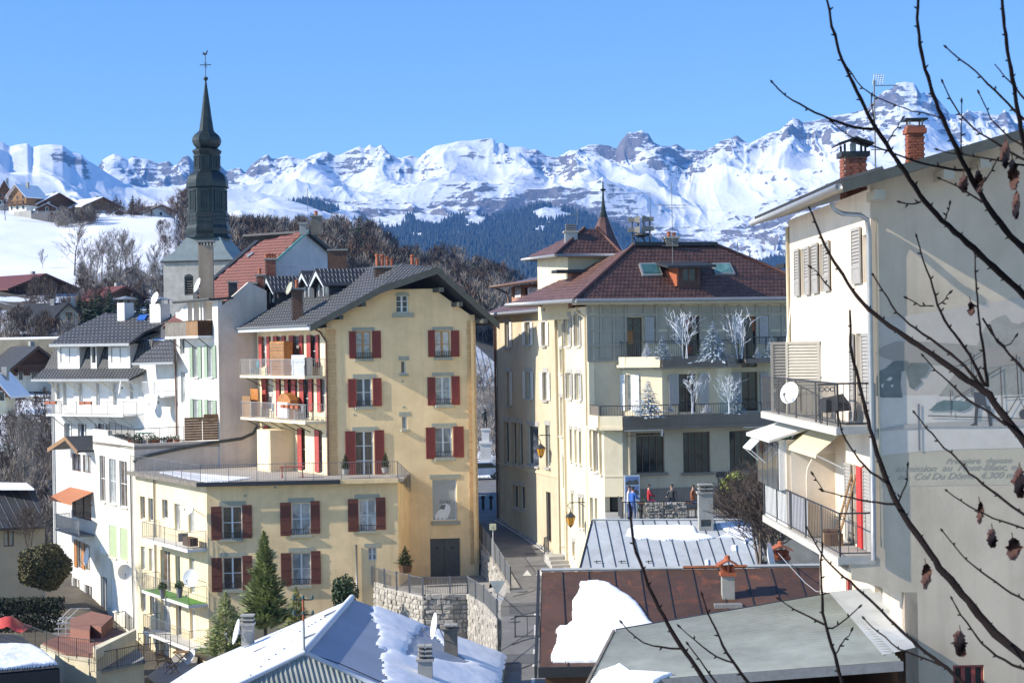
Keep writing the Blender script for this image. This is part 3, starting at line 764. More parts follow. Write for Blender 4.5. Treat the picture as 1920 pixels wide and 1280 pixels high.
for px_,py_ in((962,1165),(978,1120)):
    p=P(px_,py_,13.4*FOC/(py_-648));MB().lathe([(.32,ZR(p.y)+.012),(.32,ZR(p.y)+.03)],16,(p.x,p.y)).build('manhole_cover',M_GIRON)['kind']='structure'
ZY=-13.65
YE=[(672,1090),(721,1105),(768,1116),(793,1122),(844,1121),(877,1119),(908,1139),(932,1167)]
ye=[PZ(x,y,ZY)for x,y in YE]
yb=[Vector((-1.6,108.4,ZY)),Vector((-2.4,109,ZY)),Vector((-12,108,ZY))]
rmp=[Vector((RL(95.5)+.1,95.5,ZR(95.5)-.02)),Vector((RL(99)-.1,99,ZR(99)-.02))]
MB().add([ye[-1],rmp[0],rmp[1],Vector((RL(100)-1.2,101,ZY+.15))],[(0,1,2,3)]).build('driveway_ramp',M_PAVE)['kind']='structure'
tri=[*ye,Vector((RL(100)-1.2,101,ZY)),Vector((-1.5,105,ZY)),*yb]
yo=MB().prism([(p.x,p.y)for p in tri],ZY-.3,ZY).build('yard',M_PAVE);yo['kind']='structure'
rw=thing('retaining_wall',ye[3]-Vector((0,0,5)),'rubble stone retaining wall under the yard railing, in front of the grey garage door','wall')
for a,c in zip(ye[:-1],ye[1:]):
    F_=facade((a.x,a.y),(c.x,c.y));L=F_.L
    MB().box(0,L,0,.5,-19.3,ZY+.04).build('wall_core',M_MORTAR,rw,F_)
    MB().box(-.02,L+.02,-.07,.5,ZY+.045,ZY+.14).build('coping',M_KERB,rw,F_)
    stonework(F_,0,L,-18.2,ZY+.02,0,rw,int(40*L/1.6)if L>1.2 else 20)
yf=thing('yard_railing',ye[3],'grey metal railing with flat posts along the edge of the sunny yard','railing')
railing('railing_bars',[p+Vector((0,.05,.14))for p in ye],.98,yf,M_GIRON,gap=.13,post=99,bw=.018,tw=.035)
posts=[(677,1095),(698,1100),(721,1105),(744,1111),(768,1116),(793,1122),(844,1121),(877,1119),(892,1129),(908,1139),(921,1153),(932,1167)]
for x,y in posts:
    p=PZ(x,y,ZY);pbox('post',Fr(p,(1,0,0)),-.05,.05,0,.06,0.1,1.2,M_GIRON,yf)
F_=facade(XY(893,111,1000),XY(955,97,1105));L=F_.L
sw=thing('street_wall',F_.pt(L/2,0,ZY),'whitish rubble wall that carries the street beside the yard, mesh fence on top','wall')
topz=lambda x:ZR(111-14*x/L)+.1
MB().prismY([(0,ZY-.3),(L,ZY-.3),(L,topz(L)),(L*.5,topz(L*.5)),(0,topz(0))],0,.6).build('wall_core',M_MORTAR,sw,F_)
stonework(F_,0,L,ZY,topz(0),0,sw,240,topf=topz,sx=.5,sz=.28)
sf=thing('street_fence',F_.pt(L/2,.1,topz(L/2)),'dark mesh street fence on posts above the whitish rubble wall','fence')
fp=[F_.pt(L*k/7,.08,topz(L*k/7))for k in range(8)]
railing('mesh_panel',fp,1.1,sf,M_GIRON,gap=.09,post=99,bw=.014,tw=.03)
for p in fp:MB().box(p.x-.03,p.x+.03,p.y-.03,p.y+.03,p.z-.9,p.z+1.15).build('post',M_IRON,sf)
# ================================================================ yellow gabled house
F1=facade(XY(612.5,107.5,640),XY(893.5,108.2,800));L1=F1.L
V1=Vector((-.488,.873,0));F1.skew(V1)
house=thing('gabled_house',F1.pt(L1/2,0,-14.4),'tall yellow gabled house with dark red shutters and a grey garage door','house')
H=[]
kw=dict(shm=M_RED)
full_window(F1,house,H,(667,621,696.5,672),(660,613.5,702,620.5),(663,672.5,698.5,677),[(654,621,666.5,672),(697,620,713,671)],fm=M_OFRAME,gm=M_GLASSC,**kw)
full_window(F1,house,H,(815,620,844.5,669.5),(810,612.5,849,619),(813.5,670,847,675),[(802,619,814.5,669),(845,619.5,860,668.5)],fm=M_OFRAME,gm=M_GLASSC,**kw)
full_window(F1,house,H,(668.5,709,697.5,762),(661,701,704,708.5),(664.5,762.5,700,767.5),[(652,710,667.5,763.5),(698.5,708.5,714.5,761)],**kw)
full_window(F1,house,H,(816,706,845.5,758),(810,698,850.5,705),(815,758.5,847.5,764),[(801,707,815.5,760),(846,705,861,758.5)],gm=M_GLASSC,**kw)
full_window(F1,house,H,(816,801,848,857),(809,793,854,800),(814,857.5,852,863.5),[(798,801,815,860),(849.5,799,868.5,857)],gm=M_GLASSC,**kw)
full_window(F1,house,H,(667,808,701,891),(660,800,708,807.5),None,[(647,808,666,891),(702,806,719.5,889)],rail=None,rows=3,**kw)
full_window(F1,house,H,(752,676,761.5,700),(747,668,767,675.5),(749,700.5,764,704.5),leaves=1,rail=None,rows=1)
full_window(F1,house,H,(754,780,763.5,804),(748,772,769,779.5),(751,804.5,766,808.5),leaves=1,rail=None,rows=1)
aw=F1.rect(743,549,766,586)
r_=(aw[1]-aw[0])/2;H.append((aw[0],aw[1],aw[2],aw[3]-.15))
w_=window(F1,house,(aw[0],aw[1],aw[2],aw[3]-.15),rows=3,rail=None,gm=M_DGLASS,label='arched attic window under the gable')
L_=F1.rect(736,587,774.5,595);MB().box(L_[0],L_[1],-.1,.05,L_[2],L_[3]).build('sill',M_STONEG,w_,F1)
MB().prismY([(aw[0]-.05,aw[3]-.18)]+[((aw[0]+aw[1])/2-(r_+.06)*math.cos(math.pi*k/10),aw[3]-.16+(r_*.55)*math.sin(math.pi*k/10))for k in range(11)]+[(aw[1]+.05,aw[3]-.18)],-.03,.03).build('lintel',M_STONEG,w_,F1)
sw_=F1.rect(811,898,857,975);H.append(sw_)
w_=window(F1,house,sw_,leaves=1,rows=1,rail=None,gm=mat('frosted_window',(.42,.43,.40),.25,.08,2),label='tall frosted shop window with a pale figure on the glass')
L_=F1.rect(805,889,863,897);MB().box(L_[0],L_[1],-.03,.08,L_[2],L_[3]).build('lintel',M_STONEG,w_,F1)
L_=F1.rect(809,976,861,983);MB().box(L_[0],L_[1],-.14,.1,L_[2],L_[3]).build('sill',M_STONEG,w_,F1)
pic=MB()
def pxz(pts):return[F1.hit(x,y,.12)for x,y in pts]
pic.prismY(pxz([(816,973),(816,965),(822,957),(828,953),(830,945),(836,943),(843,947),(845,953),(843,962),(838,973)]),.125,.132);pic.build('window_picture',M_WPLASTIC,w_,F1)
pic=MB()
for k in range(6):x=824+k*3.6;MB().prismY(pxz([(x,943),(x+1.6,936),(x+2.2,943)]),.12,.13).build('window_picture',M_GIRON,w_,F1)
pic.prismY(pxz([(825,953),(827,947),(836,945),(833,955)]),.12,.124)
for x in(813,820,828,836,842,848):MB().prismY(pxz([(x,975),(x+.8,970.5),(x+2.4,971),(x+2.4,975)]),.12,.13).build('window_picture',M_GIRON,w_,F1)
pic.build('window_picture',M_GIRON,w_,F1)
g=F1.rect(807,1009,864,1087);g=(g[0],g[1],-13.7,g[3]);H.append(g)
for s in(0,1):
    a=g[0]+(g[1]-g[0])/2*s;c=a+(g[1]-g[0])/2;b=MB();b.box(a+.01,c-.01,.12,.16,g[2],g[3])
    n=16;hh=(g[3]-g[2]);dz=hh/9
    for k in range(-4,14):
        z0=g[2]+k*dz*.8;x0_,x1_=a+.03,c-.03;sl=.5*(x1_-x0_)*(1 if s else-1)
        za,zb=(z0,z0+sl)if True else 0
        q=[(x0_,za),(x1_,zb),(x1_,zb+dz*.74),(x0_,za+dz*.74)]
        q=[(x,min(max(z,g[2]+.02),g[3]-.02))for x,z in q]
        if abs(q[0][1]-q[3][1])+abs(q[1][1]-q[2][1])>.1:b.add([(q[i][0],.105,q[i][1])for i in range(4)],[(0,1,2,3)])
    d_=b.build('garage_door_leaf',M_DGREYDOOR,house,F1)
    hx=(a+c)/2;MB().box(hx-.08,hx+.08,.09,.11,g[3]-.62,g[3]-.5).build('door_vent',M_IRON,d_,F1)
zt=lambda px,py:F1.hit(px,py)
eL=F1.hit(613,602)[1];eR=F1.hit(893,590)[1]
out=[(0,-14.6),(L1,-14.6),(L1,F1.hit(893,596)[1]),F1.hit(812,541),F1.hit(722,543),(0,F1.hit(613,606)[1])]
wall(F1,out,H,M_YEL,house)
z=F1.hit(620,893)[1];k=0;zq=F1.hit(620,622)[1]
while z<zq-.05:pbox('quoin',F1,-.03,.50 if k%2 else .53,-.045,.03,z+.025,z+.40,M_QUOIN,house);z+=.415;k+=1
z=-13.0;zq=F1.hit(888,602)[1]-.1;k=0
while z<zq:pbox('quoin',F1,L1-(.48 if k%2 else .50),L1+.03,-.045,.03,z+.025,z+.44,M_QUOIN,house);z+=.455;k+=1
for x,y in((755,715),(757,763),(664.5,777)):h_=F1.hit(x,y);pbox('vent',F1,h_[0]-.06,h_[0]+.06,-.015,.02,h_[1]-.06,h_[1]+.06,M_STONEG,house)
# ---- left side wall with balconies
Ls=11.3
F1b=facade(tuple((F1.pt(0,Ls,0))[:2]),tuple(F1.pt(0,0,0)[:2]))
Hs=[]
reds=mat('pinkish_red_shutter',(.40,.07,.06),.6,.15,5,rnd=.08)
def sidewin(x0,y0,x1,y1,kind='shutter',gm=M_GLASS):
    R=F1b.rect(x0,y0,x1,y1);Hs.append(R);w=window(F1b,house,R,leaves=1 if R[1]-R[0]<.8 else 2,rows=2,gm=gm,rail=None);return w,R
zf1=P(600,704,108.5).z;zf2=P(600,788,108.5).z;zf3=-7.45
def sx(px):return F1b.hit(px,700)[0]
for zf,zh,cols in((zf1,2.45,[(488,493),(503,507),(515,523),(531,536),(545,552),(564,569),(578,585),(595,599)]),
                     (zf2,2.5,[(493,502),(519,525),(535,541),(548,555),(563,571),(580,586),(596,602)]),
                     (zf3,2.6,[(495,504),(558,568),(590,600)])):
    for i,(a,c)in enumerate(cols):
        xa,xc=sx(a),sx(c);nar=.35
        R=(xa,min(xc+(.9 if i%2==0 and zf!=zf3 else .15),Ls-.1),zf+(.06 if i in(1,4)else .5 if zf!=zf3 else .06),zf+zh)
        if i+1<len(cols):R=(R[0],min(R[1],sx(cols[i+1][0])-.15),R[2],R[3])
        if R[1]-R[0]>.3:
            Hs.append(R);w_=window(F1b,house,R,leaves=1,rows=2,rail=None,gm=M_GLASSC)
            shutter(F1b,w_,(R[0]-.05,R[0]+min(.6,xc-xa),R[2],R[3]),reds,'panel',e=-.08)
        else:
            shutter(F1b,house,(xa,xc,zf+.1,zf+zh),reds,'panel',e=-.08)
wall(F1b,[(0,-8),(Ls,-8),(Ls,F1b.hit(610,606)[1]),(0,F1b.hit(610,606)[1])],Hs,M_YEL2,house)
for zf,y0 in((zf1,0),(zf2,1)):
    bx0,bx1,bd=.35,Ls-.25,1.35
    sl=MB().box(bx0,bx1,-bd,-.003,zf-.16,zf).build('balcony',M_CREAM,house,F1b,origin=(bx0,0,zf))
    for k in range(6):
        xx=bx0+.5+k*(bx1-bx0-1)/5;MB().tube([(xx,-.01,zf-.75),(xx,-bd+.2,zf-.17)],.03,5).build('bracket',M_DBOARD,sl,F1b)
    fp=[F1b.pt(bx0,-.05,zf),F1b.pt(bx0,-bd+.04,zf),F1b.pt(bx1,-bd+.04,zf),F1b.pt(bx1,-.05,zf)]
    railing('railing',fp,1.0,sl,M_LIRON,gap=.12,post=1.9,bw=.014,tw=.03)
pipe('downpipe',[F1b.pt(Ls-1.2,-.6,P(605,610,108).z),F1b.pt(Ls-.7,-.12,P(605,622,108).z),F1.pt(-.08,-.1,P(611,640,108).z),F1.pt(-.08,-.1,-7.6)],.06,M_BGUTTER,house)
F1c=facade(tuple(F1.pt(L1,0,0)[:2]),tuple(F1.pt(L1,Ls,0)[:2]));wall(F1c,[(0,-14.6),(Ls,-14.6),(Ls,eR),(0,eR)],[],M_YEL,house)
# ---- roof: ridge runs inward; half-hip at the front
ov=1.0
apx=P(749,494,110.6)
zr=F1.loc(apx);ridge_z=zr.z
rx=zr.x
pR0=F1.pt(rx,zr.y,ridge_z);pR1=F1.pt(rx,Ls+.5,ridge_z)
hipL=P(713,527,106.9);hL=F1.loc(hipL);hipR=P(820,525,107.1);hR=F1.loc(hipR)
zh_=(hL.z+hR.z)/2;hLp=F1.pt(hL.x,-ov,zh_);hRp=F1.pt(hR.x,-ov,zh_)
eaveL=P(597,609,106.6);eLl=F1.loc(eaveL);eaveR=P(936,605,107.4);eRl=F1.loc(eaveR)
kxL=-1.35;zeL=eLl.z
pl=Plane(F1.pt(kxL,0,zeL),F1.pt(kxL,Ls,zeL),F1.pt(rx,3,ridge_z))
pgL=[F1.pt(kxL,-ov,zeL),F1.pt(hL.x,-ov,zeL+(ridge_z-zeL)*(hL.x-kxL)/(rx-kxL)),pR0,pR1,F1.pt(kxL,Ls+.5,zeL)]
polyL=[tuple(pl.F.loc(p)[:2])for p in pgL]
slab('roof_slope',pl,polyL,.16,M_SLATE,house)
def guards(pl,poly,m,dx,dy,w,h,parent,lift=.0,name='snow_guards',skew=0):
    V=[];T=[];xs_=[p[0]for p in poly];ys_=[p[1]for p in poly];y=min(ys_)+dy*.5;r=0
    while y<max(ys_):
        x=min(xs_)+(dx/2 if r%2 else 0)
        while x<max(xs_):
            if inpoly(poly,x,y)and inpoly(poly,x+w,y+h):
                k=len(V);V+=[(x,y,lift+.01),(x+w,y,lift+.01),(x+w,y+h,lift+.03),(x,y+h,lift+.03),(x,y,lift),(x+w,y,lift),(x+w,y+h,lift),(x,y+h,lift)]
                T+=[(k,k+1,k+2,k+3),(k,k+4,k+5,k+1),(k+1,k+5,k+6,k+2),(k+2,k+6,k+7,k+3),(k+3,k+7,k+4,k)]
            x+=dx
        y+=dy;r+=1
    return raw_mesh(name,np.array(V),np.array(T),[m],parent,M=pl.F.M)
guards(pl,polyL,M_GUARD,.42,.38,.17,.09,house,lift=.005)
zeR=eRl.z;kxR=eRl.x
plR=Plane(F1.pt(kxR,0,zeR),F1.pt(kxR,Ls,zeR),F1.pt(rx,3,ridge_z))
pgR=[F1.pt(kxR,-ov,zeR),F1.pt(kxR,Ls+.5,zeR),pR1,pR0,F1.pt(hR.x,-ov,zeR+(ridge_z-zeR)*(hR.x-kxR)/(rx-kxR))]
slab('roof_slope',plR,[tuple(plR.F.loc(p)[:2])for p in pgR],.16,M_SLATE,house)
zA=pgL[1];zB=pgR[4]
plH=Plane(zA,zB,pR0);ph=[tuple(plH.F.loc(p)[:2])for p in(zA,zB,pR0)]
slab('roof_hip',plH,ph,.14,M_SLATE,house,.01)
guards(plH,ph,M_GUARD,.3,.42,.07,.36,house,lift=.02)
def board(p,q,w,th,name,m,parent,dn=(0,0,-1),out=None):
    p=Vector(p);q=Vector(q);dn=Vector(dn)*w;o=(q-p).cross(Vector((0,0,1))).normalized()*th if out is None else Vector(out)*th
    return MB().hexa([p,q,q+o,p+o,p+dn,q+dn,q+dn+o,p+dn+o]).build(name,m,parent)
for a,c in((pgL[0],pgL[1]),(zA,zB),(zB,pgR[0])):
    board(a+Vector((0,0,.03)),c+Vector((0,0,.03)),.42,.06,'verge_board',M_DBOARD,house,out=-V1)
    MB().quad(a-Vector((0,0,.2)),c-Vector((0,0,.2)),c-Vector((0,0,.2))+V1*ov,a-Vector((0,0,.2))+V1*ov).build('soffit',M_DBOARD,house)
for px_,py_ in((706,545),(815,545),(850,572),(896,603),(670,572),(628,596)):
    h_=F1.hit(px_,py_);MB().box(h_[0]-.12,h_[0]+.12,-ov+.05,0,h_[1]-.1,h_[1]+.16).build('purlin_end',M_DBOARD,house,F1)
board(F1.pt(kxL-.05,-ov,zeL+.02),F1.pt(kxL-.05,Ls+.5,zeL+.02),.3,.06,'fascia',M_FASCIA,house)
MB().quad(F1.pt(kxL,-ov,zeL-.28),F1.pt(kxL,Ls,zeL-.28),F1.pt(0,Ls,zeL-.1),F1.pt(0,-ov,zeL-.1)).build('soffit',M_WHITE,house)
gutter('gutter',F1.pt(kxL-.1,-ov,zeL-.02),F1.pt(kxL-.1,Ls+.5,zeL-.02),M_GIRON,house,.07)
def dormer(px0,px1,pxa,yb_,ya,xdist,parent):
    """front gable; xdist = distance of the front from the left wall plane"""
    Fd=facade(tuple(F1.pt(xdist,Ls,0)[:2]),tuple(F1.pt(xdist,0,0)[:2]))
    x0,z0=Fd.hit(px0,yb_);x1,_=Fd.hit(px1,yb_);xa,za=(x0+x1)/2,Fd.hit(pxa,ya)[1]
    zb=z0;zbot=zb-1.15
    R=[(x0+.35,x1-.35,zbot+.35,zb-.1)]
    d=wall(Fd,[(x0+.1,zbot),(x1-.1,zbot),(x1-.1,zb),(xa,za-.15),(x0+.1,zb)],R,M_SLATE,parent,name='dormer',back=1.6)
    w=window(Fd,d,R[0],leaves=2,rows=2,rail=None)if False else None
    MB().box(R[0][0],R[0][1],.1,.14,R[0][2],R[0][3]).build('pane',M_GLASS,d,Fd)
    MB().box(R[0][0],R[0][0]+.07,.03,.1,R[0][2],R[0][3]).box(R[0][1]-.07,R[0][1],.03,.1,R[0][2],R[0][3]).box((R[0][0]+R[0][1])/2-.03,(R[0][0]+R[0][1])/2+.03,.03,.1,R[0][2],R[0][3]).build('window_frame',M_WFRAME,d,Fd)
    for s in(-1,1):
        e=x0 if s<0 else x1
        dx=.22*s
        MB().prismY([(xa,za),(e+dx,zb-.2),(e+dx*.2,zb-.32),(xa,za-.42)]if s>0 else[(xa,za),(xa,za-.42),(e+dx*.2,zb-.32),(e+dx,zb-.2)],-.45,-.38).build('bargeboard',M_FASCIA,d,Fd)
        p=[Fd.pt(xa,-.5,za+.02),Fd.pt(e+dx,-.5,zb-.18),Fd.pt(e+dx,3.2,zb-.18),Fd.pt(xa,3.2,za+.02)]
        pld=Plane(p[0],p[1],p[2]);pp=[tuple(pld.F.loc(q)[:2])for q in p]
        MB().prism(pp,-.08,0).build('dormer_roof',M_SLATE,d,pld.F);
        gg=guards(pld,pp,M_GUARD,.26,.5,.05,.40,d,lift=.003)
    return d
dormer(500,523,508,545,518,1.6,house)
dormer(566,590,577,534,508,2.0,house)
dormer(592,618,604,532,504,2.0,house)
def stack(name,F,x0,x1,y0,y1,z0,z1,label,m,pots=(),mcap=M_CONC,bricks=False,**kw2):
    t=thing(name,F.pt((x0+x1)/2,(y0+y1)/2,z0),label,'chimney')
    if bricks:brick_stack(F,x0,x1,y0,y1,z0,z1,t,m,**kw2)
    else:MB().box(x0,x1,y0,y1,z0,z1).build('shaft',m,t,F)
    MB().box(x0-.08,x1+.08,y0-.08,y1+.08,z1,z1+.1).build('cap',mcap,t,F)
    for(x,y,h_)in pots:chimney_pot(t,F,x,y,z1+.1,h=h_)
    return t
FC=Fr((0,0,0),F1.u)
def cpx(px,py,Y):return FC.loc(P(px,py,Y))
c_=cpx(709,500,110.5);top=P(720,502,110.5).z
stack('chimney',FC,c_.x-.25,c_.x+1.0,c_.y-.3,c_.y+.35,top-1.5,top,'ochre brick chimney with four terracotta pots at the left of the yellow gable peak',M_DBRICK,[(c_.x-.05,c_.y,.75),(c_.x+.25,c_.y,.72),(c_.x+.55,c_.y,.6),(c_.x+.82,c_.y,.45)],bricks=True)
c_=cpx(773,500,113.5);top=P(780,503,113.5).z
stack('chimney',FC,c_.x-.4,c_.x+.7,c_.y-.3,c_.y+.3,top-1.6,top,'brick chimney with two terracotta pots at the right of the yellow gable peak',M_DBRICK,[(c_.x,c_.y,.75),(c_.x+.3,c_.y,.5)])
c_=cpx(558,575,110.5);top=P(560,543,110.5).z
stack('chimney',FC,c_.x-.35,c_.x+.35,c_.y-.3,c_.y+.3,top-1.8,top,'small brick chimney with one red pot on the dark roof between the white dormers',M_DBRICK,[(c_.x-.02,c_.y,.5)],bricks=True)
dish(544,541,110,.75,'small tan satellite dish beside the chimney on the dark roof',-60,20,m=M_STONEG)
# ================================================================ lower annex with roof terrace
F2=facade(XY(388,103.2,950),XY(746,103.9,950));L2=F2.L
F3=facade((-23.9,114.2),tuple(F2.pt(0,0,0)[:2]));L3=F3.L
annex=thing('annex_house',F2.pt(L2/2,0,-19),'lower yellow block with brown shutters, roof terrace and stacked side balconies','house')
H=[];kw=dict(shm=M_BROWNRED,style='plank')
full_window(F2,annex,H,(417,949,454,1010),(411,939,461,948),(412,1010.5,456,1015),[(396,949,416,1012),(454.5,946,472.5,1008)],**kw)
full_window(F2,annex,H,(547,943,582,1002),(540,933,589,942),(545,1002.5,586,1007),[(525.5,941.5,546,1004),(582.5,938.5,600,999.5)],gm=M_GLASSC,**kw)
full_window(F2,annex,H,(418,1044,454.5,1104),(411,1035,461,1043),(418,1104.5,456,1110),[(397,1045,416.5,1109),(455,1041,473,1104)],gm=M_GLASSC,**kw)
full_window(F2,annex,H,(547.5,1036,583,1096),(541,1026,590,1035),(545,1096.5,587,1102),[(527,1036,546.5,1098),(583.5,1032,601.5,1094)],gm=M_GLASSC,**kw)
full_window(F2,annex,H,(673,936,704.5,995),(665,926,712,935),(670,995.5,708,999.5),[(652.5,935,672,996),(705,932,723,992)],gm=M_GLASSC,**kw)
full_window(F2,annex,H,(690,1026,706,1050),(683,1018,712.5,1025),None,rail=None)
ZT=-7.5
wall(F2,[(0,-19.5),(L2,-19.5),(L2,ZT-.12),(0,ZT-.12)],H,M_YEL,annex)
for x,y in((460,929),(516,913)):h_=F2.hit(x,y);pbox('vent',F2,h_[0]-.07,h_[0]+.07,-.015,.02,h_[1]-.07,h_[1]+.07,M_STONEG,annex)
q0=F2.pt(L2,0,0);q1=F1.pt(F1.hit(767,950)[0],0,0)
F2c=facade((q0.x,q0.y),(q1.x,q1.y));ztc=F2c.hit(766,921)[1]
MB().prismY([(0,-14.6),(F2c.L,-14.6),(F2c.L,-8.6),(F2c.L*.6,-8.1),(0,ZT-.12)],0,.3).build('side_wall',M_YEL,annex,F2c)
pipe('downpipe',[F2.pt(F2.hit(668,1020)[0],-.1,F2.hit(668,1020)[1]),F2.pt(F2.hit(668,1020)[0],-.1,-14.3)],.06,M_GUTTER,annex)
Hs=[]
def sw3(x0,y0,x1,y1,gm=M_GLASS,fm=M_WFRAME,rows=1):
    R=F3.rect(x0,y0,x1,y1);Hs.append(R);w=window(F3,annex,R,leaves=1 if R[1]-R[0]<1.3 else 2,rows=rows,gm=gm,fm=fm,rail=None,dep=.2,bar=.03);return w
for r in((263,930,272,973),(278,933.5,287,976.5),(304,936,314.5,972),(327,944,338,994),(353,948,364,998),(264,1024,272.5,1067),(279,1028,288,1071),(301,1032,319.5,1108),(329,1042,338,1106),(355,1046,365,1112),
          (265,1111,273.5,1147),(281,1114,289.5,1153),(301.5,1118,320,1188),(330,1133,340,1192),(356,1141,366,1198),(269.5,1176,283,1235),(330,1215,341,1262),(302,1205,318,1262)):sw3(*r,gm=random.choice([M_GLASS,M_GLASSC]))
wall(F3,[(0,-19.5),(L3,-19.5),(L3,ZT-.12),(0,ZT-.12)],Hs,M_YEL2,annex)
bz=[]
for i,(x0,y0,x1,y1)in enumerate(((297,1013,373,1027),(297,1111,373,1129),(299,1188,377,1209))):
    a,za=F3.hit(x0+3,y0);c=L3-.15;zf=(F3.hit(300,y0)[1]+F3.hit(365,y1-2,-1.0)[1])/2
    sl=MB().box(a,c,-1.15,-.003,zf-.16,zf).build('balcony',[M_WFRAME],annex,F3,origin=(a,0,zf));bz.append((a,c,zf))
    if i==1:MB().box(a+.05,c-.05,-1.1,-.02,zf+.003,zf+.02).build('green_carpet',mat('artificial_grass',(.10,.28,.03),.95,.2,20,bmp=.5,bscale=200),sl,F3)
    fp=[F3.pt(a+.03,-.05,zf),F3.pt(a+.03,-1.1,zf),F3.pt(c-.03,-1.1,zf),F3.pt(c-.03,-.05,zf)]
    railing('railing',fp,1.0,sl,M_GIRON,gap=.12,post=1.9,bw=.012,tw=.026)
for x in(248.5,292):h_=F3.hit(x,950)[0];pipe('downpipe',[F3.pt(h_,-.09,ZT-.2),F3.pt(h_,-.09,-19)],.055,M_GUTTER,annex)
F3b=facade(tuple(F3.pt(0,0,0)[:2]),tuple(F3.pt(0,12,0)[:2]))
tp=[F3.pt(0,-.35,0),F2.pt(-.35,-.35,0),F2.pt(L2+.3,-.3,0),q1,F1.pt(0,.5,0),F1.pt(0,Ls,0),Vector((-19.3,121.5,0))]
MB().prism([(p.x,p.y)for p in tp],ZT-.14,ZT).build('terrace_floor',M_TARP,annex)
def edge(a,c,name='coping',m=M_DCONC):board(a,c,.24,.12,name,m,annex)
edge(F3.pt(0,-.42,ZT+.05),F2.pt(-.42,-.42,ZT+.05));edge(F2.pt(-.42,-.42,ZT+.05),F2.pt(L2*.70,-.42,ZT+.05),m=M_IRON)
edge(F2.pt(L2*.70,-.38,ZT+.05),F2.pt(L2+.05,-.38,ZT+.05),'coping',M_YEL)
rp=[F3.pt(.1,-.3,ZT),F2.pt(-.3,-.3,ZT),F2.pt(L2,-.3,ZT),F2c.pt(F2c.L,-.1,ZT-1.0)]
railing('railing',rp,1.02,annex,M_GIRON,gap=.13,post=1.6,bw=.012,tw=.026)
def snow_patch(name,pts,z,h,label,Fm=None,pl=None,m=M_SNOW,seed=1,parent=None,sub=10,edge_n=.0):
    """low mound of snow with a thin edge on a flat or sloping surface. pts = polygon in frame coordinates"""
    F=Fm or Fr((0,0,0),(1,0,0));c=Vector((sum(p[0]for p in pts)/len(pts),sum(p[1]for p in pts)/len(pts)))
    xs_=[p[0]for p in pts];ys_=[p[1]for p in pts];n=130
    st=max(max(xs_)-min(xs_),max(ys_)-min(ys_))/n
    gx=np.arange(min(xs_),max(xs_)+st,st);gy=np.arange(min(ys_),max(ys_)+st,st)
    G=np.array([[inpoly(pts,x,y)for x in gx]for y in gy],float)
    D=np.zeros_like(G);A=G.copy()
    for k in range(8):
        A2=A.copy();A2[1:]=np.minimum(A2[1:],A[:-1]);A2[:-1]=np.minimum(A2[:-1],A[1:]);A2[:,1:]=np.minimum(A2[:,1:],A[:,:-1]);A2[:,:-1]=np.minimum(A2[:,:-1],A[:,1:]);A2[0]=0;A2[-1]=0;A2[:,0]=0;A2[:,-1]=0
        D+=A;A=A2
    XX,YY=np.meshgrid(gx,gy);t=np.clip(D/8,0,1);t=np.sqrt(1-(1-t)**2)
    Hh=z+.01+h*t*(.85+.35*fbm(XX*1.1+seed,YY*1.1,4,seed))
    idx=-np.ones(G.shape,int);V=[]
    jx=fbm(XX*3,YY*3,2,seed+5)*st*.8
    keep=G>0
    kk=keep.copy();kk[1:]|=keep[:-1];kk[:-1]|=keep[1:];kk[:,1:]|=keep[:,:-1];kk[:,:-1]|=keep[:,1:]
    ys2,xs2=np.nonzero(kk);idx[ys2,xs2]=np.arange(len(ys2))
    V=np.stack([XX[ys2,xs2]+jx[ys2,xs2],YY[ys2,xs2]+jx[ys2,xs2],np.where(keep[ys2,xs2],Hh[ys2,xs2],z-.02)],-1)
    a=idx[:-1,:-1];b_=idx[:-1,1:];c_=idx[1:,1:];d_=idx[1:,:-1];ok=(a>=0)&(b_>=0)&(c_>=0)&(d_>=0)&((keep[:-1,:-1].astype(int)+keep[:-1,1:]+keep[1:,1:]+keep[1:,:-1])>0)
    T=np.stack([a[ok],b_[ok],c_[ok],d_[ok]],-1)
    o=raw_mesh(name,V,T,[m],parent,kind=None,M=F.M);o.data.polygons.foreach_set('use_smooth',[True]*len(o.data.polygons))
    if label:tag(o,label,'snow')
    return o
sp=[PZ(x,y,ZT)for x,y in((297,886),(330,884),(380,889),(430,893),(475,896),(430,903),(385,905),(340,896))]
snow_patch('snow_patch',[(p.x,p.y)for p in sp],ZT+.01,.07,'thin strip of melting snow along the edge of the yellow roof terrace',seed=3)
